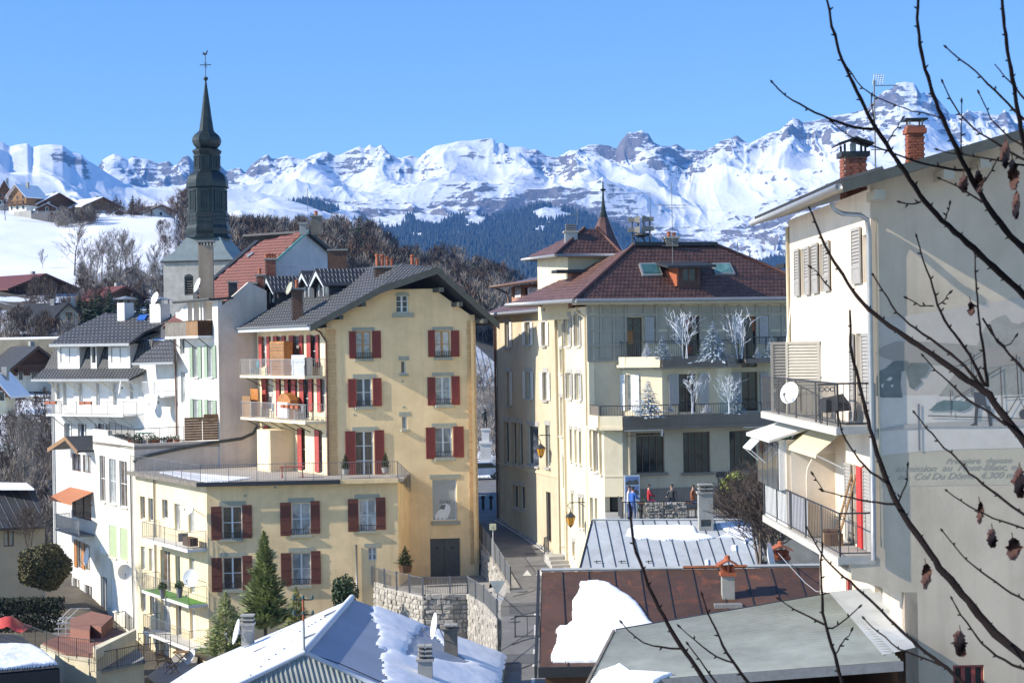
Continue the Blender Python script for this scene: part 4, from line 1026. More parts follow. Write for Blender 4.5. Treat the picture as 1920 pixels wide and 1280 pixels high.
# ================================================================ greige block with the planted terrace
FT=facade((-23.9,114.2),(-16.55,117.75));FD=facade((-28.3,122.0),(-23.9,114.2));LD=FD.L;LT=FT.L
ZP=-5.75
gre=thing('greige_house',FD.pt(LD/2,0,-19),'narrow greige house with tall side windows and pale green shutters, planted terrace on top','house')
Hs=[]
for(r,sh,gm)in(((187,854,197.5,940),0,M_GLASSC),((204.5,860,218,944),0,M_GLASSC),((224,864,238.5,950),0,M_GLASSC),((188,981,200,1036),'louvre',M_GLASS),((205,985,219,1044),'green',None),((225.5,990,239.5,1049),'green',None),
                    ((189,1081,201,1158),0,M_GLASSC),((209,1085,221,1145),'white',None),((228.5,1090,242,1151),'white',None)):
    R=FD.rect(*r);Hs.append(R)
    w=window(FD,gre,R,leaves=2,rows=2 if r[1]<900 else 1,gm=gm or M_GLASS,rail=None,dep=.16,bar=.03)
    if sh=='green':shutter(FD,w,R,M_LGREEN,'plank',e=.02)
    if sh=='white':shutter(FD,w,R,M_WFRAME,'plank',e=.02)
    if sh=='louvre':shutter(FD,w,R,M_WFRAME,'louvre',e=.0)
    MB().box(R[0]-.06,R[1]+.06,-.1,.02,R[2]-.09,R[2]-.005).build('sill',M_GREIGE,w,FD)
tl_=FD.hit(174,804)[1]
wall(FD,[(0,-19.5),(LD,-19.5),(LD,ZP-.05),(FD.hit(202,830)[0],ZP-.05+.35),(FD.hit(202,830)[0],tl_),(0,tl_)],Hs,M_GREIGE,gre)
wall(FT,[(0,-8.0),(LT,-8.0),(LT,ZP),(0,ZP-.05)],[],M_PINK,gre)
MB().prism([(p.x,p.y)for p in(FT.pt(0,0,0),FT.pt(LT,0,0),Vector((-21.5,124.5,0)),FD.pt(0,0,0))],ZP-.4,ZP-.2).build('terrace_floor',M_TARP,gre)
zz=lambda x,y:FT.pt(*[FT.hit(x,y)[0],-.12,FT.hit(x,y)[1]])
pipe('drain_pipe',[zz(250,866),zz(258,858),zz(330,842),zz(400,829),zz(452,822),zz(474,812),zz(481,800)],.10,M_DBOARD,gre)
railing('railing',[FD.pt(FD.hit(204,820)[0],.05,ZP+.3),FD.pt(LD-.05,.05,ZP-.05),FT.pt(FT.hit(345,820)[0],.05,ZP)],.95,gre,M_IRON,gap=.12,post=1.5,bw=.014,tw=.03)
fn=thing('wooden_screen',FT.pt(FT.hit(380,822)[0],.3,ZP),'brown wooden privacy screen at the right end of the planted terrace','fence')
a_,c_=FT.hit(346,800)[0],FT.hit(414,800)[0];n=2
for k in range(2):
    x0_=a_+(c_-a_)*k/2;x1_=a_+(c_-a_)*(k+1)/2
    for j in range(9):z_=ZP+.03+j*.165;pbox('board',FT,x0_+.02,x1_-.02,.08,.11,z_,z_+.155,M_WOOD,fn)
pbox('board',FT,(a_+c_)/2+.1,c_,.13,.16,ZP+1.5,ZP+1.68,M_WOOD,fn)
random.seed(5)
def plant_tuft(name,c,r,h,m,parent=None,n=60,leaf=.09):
    V=[];T=[]
    for i in range(n):
        th=random.uniform(0,6.28);ph=random.uniform(-.2,1);rr=r*math.sqrt(random.random());p=Vector((c[0]+rr*math.cos(th),c[1]+rr*math.sin(th),c[2]+h*random.random()**.8*(1-(rr/r)**2*.5)))
        d=Vector((random.gauss(0,1),random.gauss(0,1),random.gauss(0,1))).normalized();e=d.orthogonal().normalized()*leaf;d*=leaf
        k=len(V);V+=[p-d,p+e*.6,p+d,p-e*.6];T.append((k,k+1,k+2,k+3))
    return raw_mesh(name,np.array([tuple(v)for v in V]),np.array(T),[m],parent,kind=None)
for i in range(16):
    x_=210+i*8.4;q=FT.pt(FT.hit(max(x_,254),820)[0],.55+.3*(i%3),ZP-.2)if x_>250 else FD.pt(FD.hit(x_,820)[0],.5+.25*(i%2),ZP-.2)
    lb='potted plants along the terrace railing above the greige house'
    t=thing('potted_plant',q,lb,'potted plant','potted plants along the terrace railing')
    w=random.uniform(.14,.26)
    b_=MB().lathe([(w*.75,0),(w,.3),(w*1.08,.31),(w*.9,.33)],8);b_.v=[(x+q.x,y+q.y,z+q.z)for x,y,z in b_.v];b_.build('pot',random.choice([M_TERRA,M_TERRA,M_DWOOD,M_WPLASTIC]),t)
    plant_tuft('foliage',q+Vector((0,0,.3)),w*1.3,random.uniform(.15,.55),random.choice([M_LEAFG,M_TWIG,M_LEAFG,M_CONIF]),t,45,.06)
tb=thing('garden_table',FT.pt(1.2,2.2,ZP-.2),'green round table with folding chairs on the planted terrace','table')
q=FT.pt(1.2,2.2,ZP-.2);b_=MB().lathe([(.55,.7),(.56,.74)],16,(q.x,q.y));b_.v=[(x,y,z+q.z)for x,y,z in b_.v];b_.build('table_top',mat('green_paint',(.05,.22,.14),.5,.1),tb)
MB().tube([q,q+Vector((0,0,.7))],.03).tube([q+Vector((-.3,0,.02)),q+Vector((.3,0,.02))],.02).tube([q+Vector((0,-.3,.02)),q+Vector((0,.3,.02))],.02).build('pedestal',M_IRON,tb)
# ================================================================ white narrow house with green shutters
FW=facade((-22.9,123.7),(-18.86,116.5));FS=facade((-18.86,116.5),(-15.9,117.95));LW=FW.L;LS=FS.L
wh=thing('white_house',FW.pt(LW/2,0,ZP),'narrow white house with grey green shutters and a reed screened balcony under the eaves','house')
Hs=[]
for r,sh in(((337.5,634,346,664),0),((339,696,347.5,755),0),((363,650,372,707),1),((390.5,648,399.5,707),1),((364,748,373,785),1),((391,750,400,787),1)):
    R=FW.rect(*r);Hs.append(R);w=window(FW,wh,R,leaves=1,rows=1,rail=None,dep=.18)
    if sh:
        ww=R[1]-R[0]
        shutter(FW,w,(R[0]-ww*.65,R[0]-.03,R[2]-.03,R[3]+.03),M_GREENSH,'panel',e=-.08);shutter(FW,w,(R[1]+.03,R[1]+ww*.72,R[2]-.03,R[3]+.03),M_GREENSH,'panel',e=-.08)
        MB().box(R[0]-.1,R[1]+.1,-.12,.02,R[2]-.1,R[2]-.005).build('sill',M_WHITE,w,FW)
R=FW.rect(352,566,398,606);R=(R[0],R[1],R[2],R[3],1.2);Hs.append(R)
MB().box(R[0],R[1],1.2,1.3,R[2],R[3]).build('loggia_wall',M_PINK,wh,FW)
for f_ in(.22,.5,.62):xx=R[0]+(R[1]-R[0])*f_;MB().box(xx-.12,xx+.12,-.001,.22,R[2],R[3]).build('loggia_post',M_WHITE,wh,FW)
wtop=FW.hit(405,561)[1]
wall(FW,[(0,-8),(LW,-8),(LW,wtop),(FW.hit(352,560)[0],wtop),(FW.hit(336,600)[0],FW.hit(336,585)[1]),(0,FW.hit(336,585)[1])],Hs,M_WHITE,wh)
wall(FS,[(0,-8),(LS,-8),(LS,FS.hit(483,545)[1]),FS.hit(466,529),(0,FS.hit(413,580)[1])],[],M_PINK,wh)
xb0,xb1=FW.hit(336,630)[0],FW.hit(399,630)[0];zb_=FW.hit(368,630)[1]
bl=MB().box(xb0,xb1,-1.0,-.003,zb_-.14,zb_).build('balcony',M_WFRAME,wh,FW)
for k in range(26):xx=xb0+(xb1-xb0)*k/26;MB().box(xx+.004,xx+(xb1-xb0)/26-.004,-1.0,-.985,zb_,zb_+.95).build('slat',M_WOOD if k>16 else M_DCONC,bl,FW)
MB().box(xb0,xb1,-1.03,-.97,zb_+.95,zb_+1.0).box(xb0,xb0+.04,-1,0,zb_,zb_+1).box(xb1-.04,xb1,-1,-.01,zb_,zb_+1).box(xb1-.02,xb1,-1,-.01,zb_,zb_+.9).build('handrail',M_DWOOD,bl,FW)
for k in(0,1,2):xx=xb0+.4+k*(xb1-xb0-.8)/2;MB().tube([FW.pt(xx,-.01,zb_-.8),FW.pt(xx,-.85,zb_-.15)],.03,5).build('bracket',M_DBOARD,bl)
pr=Plane(FW.pt(0,-.5,wtop+.05),FW.pt(LW,-.5,wtop+.05),FW.pt(LW,3,wtop+.3))
rp=[FW.pt(FW.hit(340,560)[0],-.6,wtop+.02),FW.pt(LW+.15,-.6,wtop+.02),FW.pt(LW+.15,1.0,wtop+.15),FW.pt(FW.hit(352,560)[0],1.0,wtop+.15)]
pp=[tuple(pr.F.loc(p)[:2])for p in rp];slab('roof_slope',pr,pp,.14,M_SLATE,wh);guards(pr,pp,M_TERRA,.4,.5,.2,.1,wh,.0)
gutter('gutter',rp[0],rp[1],M_DBOARD,wh,.07)
pipe('downpipe',[FW.pt(.1,-.12,FW.hit(330,600)[1]),FW.pt(.1,-.12,ZP)],.06,M_BGUTTER,wh)
a_=[P(308,609,123.5),P(336,608,122.2),P(362,575,124.0),P(350,573,125.6)]
pr=Plane(a_[0],a_[1],a_[2]);pp=pxpoly(pr,[(306,610),(336,610),(362,578),(352,571)])
slab('roof_slope',pr,pp,.12,M_REDTILE,wh);tiles(pr,pp,.24,.34,M_REDTILE,wh)
board(pr.w(304,611),pr.w(351,570),.25,.15,'verge_board',M_IRON,wh)
# ================================================================ mansard block, far left
FE=facade((-34.0,133.9),(-26.3,128.0));LE=FE.L;FR=facade((-26.3,128.0),(-23.0,124.0));LR=FR.L
man=thing('mansard_block',FE.pt(LE/2,0,-16),'long white apartment block with grey metal mansard roof and three dormers','apartment block')
Hs=[];ze=FE.hit(150,714)[1]
for i,(a,c)in enumerate(((106,117),(118,138),(148,171),(180,204),(212,236),(243,259))):
    R=FE.rect(a,718,c,759 if i not in(0,5)else 748);Hs.append(R)
    w=window(FE,man,R,leaves=2,rows=1,gm=M_GLASSC,rail=None,dep=.35)
    shutter(FE,w,(R[0]+.02,R[1]-.02,R[2],R[3]),M_WFRAME,'plank',e=.2)
for a,c in((146,162),(178,206),(120,135)):
    R=FE.rect(a,793,c,828);Hs.append(R);w=window(FE,man,R,leaves=2,rows=1,gm=M_GLASSC,rail=None,dep=.3)
wall(FE,[(0,-19),(LE,-19),(LE,ze+.8),(0,ze+.8)],Hs,M_WHITE,man)
zb2=FE.hit(180,776)[1];x0_,x1_=FE.hit(112,770)[0],FE.hit(256,770)[0]
bl=MB().box(x0_,x1_,-1.25,-.003,zb2-.12,zb2).build('balcony',M_WFRAME,man,FE)
railing('railing',[FE.pt(x0_,-.05,zb2),FE.pt(x0_,-1.2,zb2),FE.pt(x1_,-1.2,zb2),FE.pt(x1_,-.05,zb2)],.95,bl,M_LIRON,gap=.11,post=1.8,bw=.012,tw=.03)
for k in range(7):xx=x0_+.4+k*(x1_-x0_-.8)/6;MB().tube([FE.pt(xx,-.01,zb2-.9),FE.pt(xx,-1.1,zb2-.13)],.035,5).build('bracket',M_LIRON,bl)
for px_ in(116,127,181,193):
    h_=FE.hit(px_,756)[0];zf_=zb2+.75;MB().box(h_-.28,h_+.28,-1.36,-1.2,zf_,zf_+.18).build('window_box',M_TERRA,bl,FE)
def locpoly(F,pts):return[F.pt(*p)for p in pts]
xa,xz=FE.hit(60,712,-1.3)[0],FE.hit(243,712,-1.3)[0];xb_,xy_=FE.hit(82,690)[0],FE.hit(281,690)[0]
zs0=FE.hit(150,711,-1.3)[1];zs1=FE.hit(180,690)[1];zs2=FE.hit(180,641,.5)[1]
for nm,pts in(('roof_skirt',[(xa,-1.3,zs0),(xz,-1.3,zs0),(xy_,0,zs1),(xb_,0,zs1)]),('mansard_slope',[(xb_+.1,.0,zs1),(xy_-.1,.0,zs1),(xy_-.6,.85,zs2+.1),(xb_+.7,.85,zs2+.1)])):
    w3=locpoly(FE,pts);pr=Plane(*w3[:3]);pp=[tuple(pr.F.loc(p)[:2])for p in w3]
    slab(nm,pr,pp,.1,M_SLATE,man)
    if nm=='roof_skirt':guards(pr,pp,M_GUARD,.34,.3,.14,.08,man,.003)
    else:guards(pr,pp,M_GUARD,.3,.62,.035,.6,man,.002,name='standing_seams')
w3=[P(93,645,132.8),P(243,643,127.2),P(281,588,133.5)];pr=Plane(*w3)
pp=pxpoly(pr,[(93,645),(123,622),(196,587),(321,588),(321,600),(270,622),(243,643)]);slab('roof_slope',pr,pp,.15,M_SLATE,man);guards(pr,pp,M_GUARD,.44,.62,.2,.07,man,.003)
board(FE.pt(xa,-1.35,zs0+.03),FE.pt(xz,-1.35,zs0+.03),.17,.06,'fascia',M_GUTTER,man,out=-FE.y);board(pr.w(93,645),pr.w(243,643),.2,.08,'fascia',M_GUTTER,man)
MB().quad(FE.pt(xa,-1.3,zs0-.1),FE.pt(xz,-1.3,zs0-.1),FE.pt(xz,0,ze+.45),FE.pt(xa,0,ze+.45)).build('soffit',M_WHITE,man)
for px_ in(115,147,181,213,249):
    h_=FE.hit(px_,730)[0];MB().tube([FE.pt(h_,-.02,ze-.75),FE.pt(h_,-1.2,zs0-.12)],.04,5).build('bracket',M_CREAM,man)
for a,c in((108,149),(170,181),(203,244)):
    x0_,x1_,z0_,z1_=FE.rect(a,647,c,689,-.05);R=(x0_+.3,x1_-.3,z0_+.35,z1_-.12)if x1_-x0_>.9 else(x0_+.1,x1_-.1,z0_+.35,z1_-.12)
    d=wall(FE,[(x0_,z0_-.1),(x1_,z0_-.1),(x1_,z1_+.1),(x0_,z1_+.1)],[R],M_WHITE,man,name='dormer',e=-.05,back=1.4)
    MB().box(R[0],R[1],.12,.16,R[2],R[3]).build('pane',M_GLASS,d,FE)
    if R[1]-R[0]>.8:
        for f_ in(0,.5):shutter(FE,d,(R[0]+(R[1]-R[0])*f_+.02,R[0]+(R[1]-R[0])*(f_+.5)-.02,R[2],R[3]-.05),M_WFRAME,'panel',e=.06 if f_ else .02)
    w3=locpoly(FE,[(x0_-.35,-.7,z1_+.02),(x1_+.35,-.7,z1_+.02),(x1_+.35,2.6,z1_+1.0),(x0_-.35,2.6,z1_+1.0)]);pq=Plane(*w3[:3]);slab('dormer_roof',pq,[tuple(pq.F.loc(p)[:2])for p in w3],.12,M_SLATE,d)
pipe('downpipe',[FE.pt(.1,-.1,ze),FE.pt(.1,-.1,-19)],.06,M_WFRAME,man)
Hs=[];zbr=FR.hit(305,741)[1]
R=FR.rect(296,690,322,740);R=(R[0],R[1],zbr+.05,R[3],.8);
wall(FR,[(0,-19),(LR,-19),(LR,FR.hit(320,676)[1]),(0,FR.hit(270,680)[1])],[],M_WHITE,man)
sl=MB().box(FR.hit(290,741)[0],LR,-1.0,-.003,zbr-.1,zbr).build('balcony',M_WFRAME,man,FR)
railing('railing',[FR.pt(FR.hit(290,741)[0],-.05,zbr),FR.pt(FR.hit(290,741)[0],-.95,zbr),FR.pt(LR,-.95,zbr)],.95,sl,M_WFRAME,gap=.12,post=1.5,bw=.016,tw=.035)
w3=[P(250,679,125.8),P(326,677,121.6),P(326,642,124.5)];pr=Plane(*w3);pp=pxpoly(pr,[(249,680),(326,678),(326,636),(310,637),(270,662)]);slab('roof_slope',pr,pp,.14,M_SLATE,man);guards(pr,pp,M_GUARD,.42,.42,.2,.08,man,.003)
board(pr.w(249,680),pr.w(326,678),.16,.08,'fascia',M_GUTTER,man)
for(x0_,x1_,y0_,y1_,Y_,nm)in((220,247,560,592,134,'white boxy chimney with a flat metal hood on the mansard roof'),(281,321,562,604,131,'wide white chimney with a pale hood at the right end of the mansard roof')):
    p0=P(x0_,y1_,Y_);p1=P(x1_,y1_,Y_);zt_=P(x0_,y0_+8,Y_).z;F_=Fr((p0.x,Y_,0),FE.u);wd=(p1.x-p0.x)*.75
    t=thing('chimney',(p0.x,Y_,p0.z-1),nm,'chimney')
    MB().box(0,wd,0,.9,p0.z-1.2,zt_).build('shaft',M_WHITE,t,F_)
    for c_ in((.06,.06),(wd-.06,.06),(.06,.84),(wd-.06,.84)):MB().box(c_[0]-.03,c_[0]+.03,c_[1]-.03,c_[1]+.03,zt_,zt_+.28).build('hood_post',M_GIRON,t,F_)
    MB().add([(-.25,-.25,zt_+.28),(wd+.25,-.25,zt_+.28),(wd+.25,1.15,zt_+.28),(-.25,1.15,zt_+.28),(wd/2-.1,.45,zt_+.5),(wd/2+.1,.45,zt_+.5)],[(0,3,2,1),(0,1,5,4),(1,2,5),(2,3,4,5),(3,0,4)]).build('hood',M_GUTTER,t,F_)
p=P(267,597,131.2);sk=thing('skylight',p,'small blue skylight in the grey mansard roof','skylight')
pr2=Plane(P(93,645,132.8),P(243,643,127.2),P(281,588,133.5));pp=pxpoly(pr2,[(257,602),(263,593),(278,592),(272,601)])
MB().prism(pp,.03,.12).build('pane',mat('blue_skylight',(.03,.12,.45),.12,.1),sk,pr2.F)
dish(372,567-32,119,.9,'white satellite dish at the foot of the tall square chimney',-62,20)
dish(227,727,125.5,1.0,'white satellite dish edge-on on the balcony of the mansard block',-75,10)
dish(295,754,124,1.1,'white satellite dish on the white wall below the small balcony',-70,10)
dish(292,560,130,.9,'white satellite dish on the wide white chimney of the mansard block',-50,20)
# ================================================================ small white annex with rust awning
FG=facade((-31.0,126.9),(-28.32,122.05));LG=FG.L
wa=thing('white_annex',FG.pt(LG/2,0,-17),'small white house end with a brown gable roof and balconies beside the greige house','house')
Hs=[]
for r,fm in(((135,850,151.5,883),M_BFRAME),((155,853,171,886),M_BFRAME)):
    R=FG.rect(*r);Hs.append(R);window(FG,wa,R,leaves=2,rows=1,fm=fm,rail=None,gm=M_GLASS)
for r in((135,926,171,972),(146,1014,154,1064),(160,1020,168,1068),(140,1085,150,1140),(163,1098,173,1155)):
    R=FG.rect(*r);Hs.append(R);w=window(FG,wa,R,leaves=2,rows=1,fm=M_BFRAME,rail=None,gm=M_GLASS)
    if 1010<r[1]<1030:shutter(FG,w,(R[0]-.75,R[0]-.05,R[2]-.03,R[3]+.03),M_OWOOD,'louvre')
    if r[1]>1080:shutter(FG,w,(R[0]-.5,R[0]-.04,R[2]-.03,R[3]+.03),M_GREYSH,'plank')
zg=FG.hit(150,842)[1]
wall(FG,[(-.1,-19.5),(LG,-19.5),(LG,zg),(LG*.5,zg+.6),(-.1,zg)],Hs,M_WHITE,wa)
zb3=FG.hit(148,993)[1];bl=MB().box(-.3,LG,-1.1,-.003,zb3-.12,zb3).build('balcony',M_GIRON,wa,FG)
railing('railing',[FG.pt(-.3,-.05,zb3),FG.pt(-.3,-1.05,zb3),FG.pt(LG,-1.05,zb3)],1.0,bl,M_LIRON,gap=.1,post=1.4,bw=.02,tw=.04)
zw=FG.hit(140,914)[1]
aw_=thing('rust_awning',FG.pt(LG/2,-.6,zw),'rust orange awning pulled out over the balcony of the small white house','awning')
MB().add([(-.2,-.02,zw),(LG,-.02,zw),(LG,-1.5,zw-.62),(-.2,-1.5,zw-.62),(-.2,-1.5,zw-.82),(LG,-1.5,zw-.82)],[(0,1,2,3),(3,2,5,4)]).build('canopy',M_AWN,aw_,FG)
MB().tube([(-.1,-.02,zw-.9),(-.1,-1.45,zw-.66)],.02,4).build('arm',M_IRON,aw_,FG);MB().tube([(LG-.1,-.02,zw-.9),(LG-.1,-1.45,zw-.66)],.02,4).build('arm',M_IRON,aw_,FG)
for s in(0,1):
    w3=locpoly(FG,[(LG*.5,-1.1,zg+.95),(LG*.5,3,zg+.95),((-1.9,LG+.3)[s],3,(zg-.05,zg+.1)[s]),((-1.9,LG+.3)[s],-1.1,(zg-.05,zg+.1)[s])])
    pq=Plane(*w3[:3]);pp=[tuple(pq.F.loc(p)[:2])for p in w3];slab('roof_slope',pq,pp,.14,M_SLATE,wa)
    board(w3[0],w3[3],.28,.05,'verge_board',M_WOOD,wa,out=-FG.y)
dish(165,1043,121.3,1.1,'round white satellite dish between the orange shutter and the greige house',-60,10)
dish(234,1072,114,.9,'grey satellite dish seen from the side on the greige house wall',15,10)
dish(357,952,102.8,.75,'small white satellite dish above the top side balcony of the yellow annex',-45,15,anchor=F3.pt(L3-.3,-.05,-9.4))
dish(358.5,1083,102.5,.95,'round white satellite dish on the balcony with green carpet',-20,10,anchor=F3.pt(L3-.2,-.05,-13.2))
dish(280,1192,110,1.1,'white satellite dish edge-on near the foot of the yellow side wall',-78,10)
dish(356,1234,102,1.0,'white satellite dish tilted up above the wooden garden chairs',-50,35)
# ================================================================ red tiled house and grey gable house behind
U=F1.u.copy();Vv=F1.y.copy()
rh=thing('red_roofed_house',P(440,560,130),'house with a steep red tiled roof below the church spire','house')
FGb=facade(XY(517,127,480),XY(614,131.5,480));ap=FGb.hit(571,436);eL_=FGb.hit(517,486);eR_=FGb.hit(613,470)
r0=FGb.pt(ap[0],-.35,ap[1]+.15);pr=Plane(r0,r0+FGb.y*8,FGb.pt(eL_[0],-.35,eL_[1]+.15))
pp=pxpoly(pr,[(488,453),(570,434),(516,486),(506,520),(470,545),(425,565),(373,552)])
slab('roof_slope',pr,pp,.15,M_REDTILE,rh)
tiles(pr,pp,.34,.42,M_REDTILE,rh,h=.035,gapx=.97)
board(pr.w(486,450),pr.w(370,550),.55,.45,'verge_board',M_IRON,rh)
q=pr.w(470,540);MB().prism([(p.x,p.y)for p in(pr.w(373,552),pr.w(425,565),pr.w(470,545),pr.w(516,486),pr.w(488,453))],-8,min(pr.w(373,552).z,pr.w(425,565).z)-.3).build('wall',M_PINK,rh)
pv_=pxpoly(pr,[(463,481),(473,474),(476,476),(466,484)]);MB().prism(pv_,.03,.1).build('skylight',M_GUTTER,rh,pr.F)
gh=thing('grey_gable_house',FGb.pt(FGb.L/2,0,2),'pale grey gabled house end with verdigris copper verge behind the brick chimneys','house')
wall(FGb,[(0,-4),(FGb.L,-4),(FGb.L,eR_[1]),ap,(0,eL_[1])],[],mat('grey_render',(.58,.57,.58),.9,.06,.7,streak=.2),gh,back=1)
for(a,c,m_)in((eL_,ap,mat('verdigris_verge',(.22,.42,.36),.6,.15,3)),(eR_,ap,M_IRON)):
    w3=[FGb.pt(a[0]-(.5 if a is eL_ else-.5),-.35,a[1]-.15),FGb.pt(ap[0],-.35,ap[1]+.15),FGb.pt(ap[0],6,ap[1]+.15),FGb.pt(a[0]-(.5 if a is eL_ else-.5),6,a[1]-.15)]
    if a is eR_:pq=Plane(*w3[:3]);slab('roof_slope',pq,[tuple(pq.F.loc(p)[:2])for p in w3],.18,M_SLATE,gh)
    board(w3[0]+Vector((0,0,.05)),w3[1]+Vector((0,0,.05)),.25,.06,'verge_board',m_,gh,out=-FGb.y)
FX=Fr((0,0,0),U)
def stack_px(px0,px1,pyt,pyb,Y,label,m,pots=(),name='chimney',dpt=.8,bricks=False,capm=M_CONC,**k):
    a=FX.loc(P(px0,pyt,Y));c=FX.loc(P(px1,pyt,Y));zb=P(px0,pyb,Y).z
    return stack(name,FX,a.x,max(a.x+.3,c.x-dpt*.0),a.y,a.y+dpt,zb,a.z,label,m,[(a.x+f*(c.x-a.x),a.y+.3,h)for f,h in pots],capm,bricks,**k)
stack_px(497,517,487,600,119.5,'tallest of the stepped brick chimneys, cluster of clay pots on top',M_BRICK,[(.1,.3),(.35,.35),(.6,.33),(.85,.3)],bricks=True,maxn=280)
stack_px(480,496,517,605,118.6,'middle one of the stepped brick chimneys with a single clay pot',M_BRICK,[(.4,.4)],bricks=True,maxn=280)
stack_px(465,480,532,608,118.0,'lowest and leftmost of the stepped brick chimneys',M_BRICK,[],bricks=True,maxn=280)
stack_px(561,574,420,440,121.5,'small grey chimney with a slanted metal cowl on the grey gable peak',M_CONC,[],dpt=.5)
stack_px(583,602,406,440,123,'dark stacked chimney head behind the grey gable',M_DCONC,[(.5,.3)])
stack_px(615,650,470,510,126,'broad dark brick stack right of the grey gable',M_DBRICK,[])
stack_px(428,444,530,560,121,'dark grey elbow shaped flue on the ridge by the red tiles',M_IRON,[],dpt=.4)
a_=P(361,457,122);
tc=thing('tall_chimney',P(378,540,122),'tall square rendered chimney standing in front of the church tower','chimney')
F_=Fr((P(372,500,121.4).x,121.4,0),U);zt_=P(378,460,121.4).z;zb_=P(378,560,121.4).z
MB().box(0,.95,0,.85,zb_,zt_).build('shaft',mat('tall_chimney_render',(.40,.31,.22),.9,.15,1.5,streak=.5),tc,F_)
for k in range(5):MB().box(.02+k*.21,.13+k*.21,0.02,.12,zt_,zt_+.22).build('slot_pillar',M_DBRICK,tc,F_)
for k in range(4):MB().box(.02,.12,.02+k*.22,.13+k*.22,zt_,zt_+.22).build('slot_pillar',M_DBRICK,tc,F_)if k else None
MB().box(-.12,1.07,-.12,.97,zt_+.22,zt_+.34).build('cap',M_CONC,tc,F_)
aerial(P(578,440,127.5),P(578,352,127.5).z-P(578,440,127.5).z,'tall tv aerial on the grey gable house, against the wooded hill',[(1.85,3.0,10,.5,.2),(.9,2.0,8,.4,.3),(.2,2.6,7,.3,.3)],10)
aerial(P(545,515,120),.5,'long flat aerial just above the left white dormer',[(.5,3.0,9,.4,0)],5,M_LIRON)
# ================================================================ church
CH=Vector((P(391,470,200).x,200,0));K_=200/FOC
ch=thing('church_tower',CH+Vector((0,0,P(391,700,200).z)),'baroque church tower with dark verdigris copper onion spire, cross and weathercock','church')
zc=lambda y:P(390,y,200).z
def oct_(prof,name,m,seg=8,sm_=False):
    b=MB().lathe([(w*K_*1.04,zc(y))for w,y in prof],seg,(CH.x,CH.y),math.pi/8);return b.build(name,m,ch,origin=(CH.x,CH.y,zc(prof[0][1])),smooth=sm_)
def oct_curve(prof,name,m):
    return oct_(prof,name,m)
oct_([(45,447),(39,440),(40.5,434),(40.5,429),(38,423),(38,419)],'lower_flare',M_COPPER)
oct_([(38.5,419),(38.5,401),(37,399.5)],'balustrade',M_COPPER)
oct_([(35.5,400),(35.5,354),(39.5,352),(39.5,350)],'lower_lantern',M_COPPER)
oct_([(38.5,350),(38.5,344),(37.5,338),(35,331),(31,326),(26,323),(24.5,321)],'middle_dome',M_COPPER)
oct_([(23.5,322),(23.5,291),(24.5,289),(27,284),(26.5,282.5),(20,279)],'upper_lantern',M_COPPER)
oct_([(18,280),(21,276.5),(25,271),(26.8,265),(26,259),(22,253),(17,249),(14,246)],'onion_dome',M_COPPER)
oct_([(14,246.5),(12.5,238),(9.5,217),(6.5,192),(3.4,168),(1.2,151)],'spire',M_COPPER)
for s_,(r0_,y0_,y1_,hw)in enumerate(((35.5,395,360,8),(23.5,316,295,6))):
    for k in range(8):
        an=math.pi/4*k;d=Vector((math.cos(an),math.sin(an),0));rr=r0_*K_*1.04*math.cos(math.pi/8);o=CH+d*(rr+.0)
        F_=Fr((o.x,o.y,0),Vector((0,0,1)).cross(d)*1.0);F_=Fr((o.x,o.y,0),(-d.y,d.x,0))
        hwm=hw*K_*.85;z0_,z1_=zc(y0_),zc(y1_);b=MB()
        b.box(-hwm-.12,-hwm,-.08,.05,z0_,z1_).box(hwm,hwm+.12,-.08,.05,z0_,z1_).box(-hwm-.12,hwm+.12,-.1,.05,z0_-.12,z0_).box(-hwm-.12,hwm+.12,-.12,.05,z1_,z1_+.14)
        fr=b.build('lantern_window',M_COPPER,ch,F_)
        lv=MB()
        for j in range(9):zz_=z0_+(z1_-z0_)*j/9;lv.box(-hwm,hwm,-.03,.02,zz_,zz_+(z1_-z0_)/9*.55)
        for j in range(3):xx=-hwm+2*hwm*j/3;lv.box(xx,xx+.05,-.05,.02,z0_,z1_)
        lv.build('louvres',M_COPPER,fr,F_)
for k in range(8):
    an=math.pi/4*k;d=Vector((math.cos(an),math.sin(an),0));rr=38.5*K_*1.04*math.cos(math.pi/8);o=CH+d*rr;F_=Fr((o.x,o.y,0),(-d.y,d.x,0))
    for j in range(6):
        for i in range(2):MB().box(-.85+j*.29,-.70+j*.29,-.05,.01,zc(416)+i*.42,zc(416)+.24+i*.42).build('pierced_panel',M_IRON,ch,F_)
sq=69*K_;zt0=zc(491);zt1=zc(447)
b=MB();t_=36*K_
Fc=Fr((CH.x,CH.y,0),(math.cos(rad(-8)),math.sin(rad(-8)),0))
b.add([(-sq,-sq,zt0),(sq,-sq,zt0),(sq,sq,zt0),(-sq,sq,zt0),(-sq*.72,-sq*.72,zt0+(zt1-zt0)*.42),(sq*.72,-sq*.72,zt0+(zt1-zt0)*.42),(sq*.72,sq*.72,zt0+(zt1-zt0)*.42),(-sq*.72,sq*.72,zt0+(zt1-zt0)*.42),(-t_*.9,-t_*.9,zt1),(t_*.9,-t_*.9,zt1),(t_*.9,t_*.9,zt1),(-t_*.9,t_*.9,zt1)],
      [(0,1,5,4),(1,2,6,5),(2,3,7,6),(3,0,4,7),(4,5,9,8),(5,6,10,9),(6,7,11,10),(7,4,8,11),(0,3,2,1)])
b.build('pyramid_roof',mat('grey_slate_roof',(.17,.21,.21),.55,.15,1.2,bmp=.1),ch,Fc)
MB().box(-sq-.05,sq+.05,-sq-.05,sq+.05,zt0-.18,zt0-.01).build('eaves',M_SLATE,ch,Fc)
tw_=66*K_;Ft=Fr(Fc.pt(-tw_,-tw_,0),Fc.u);bw_=.35
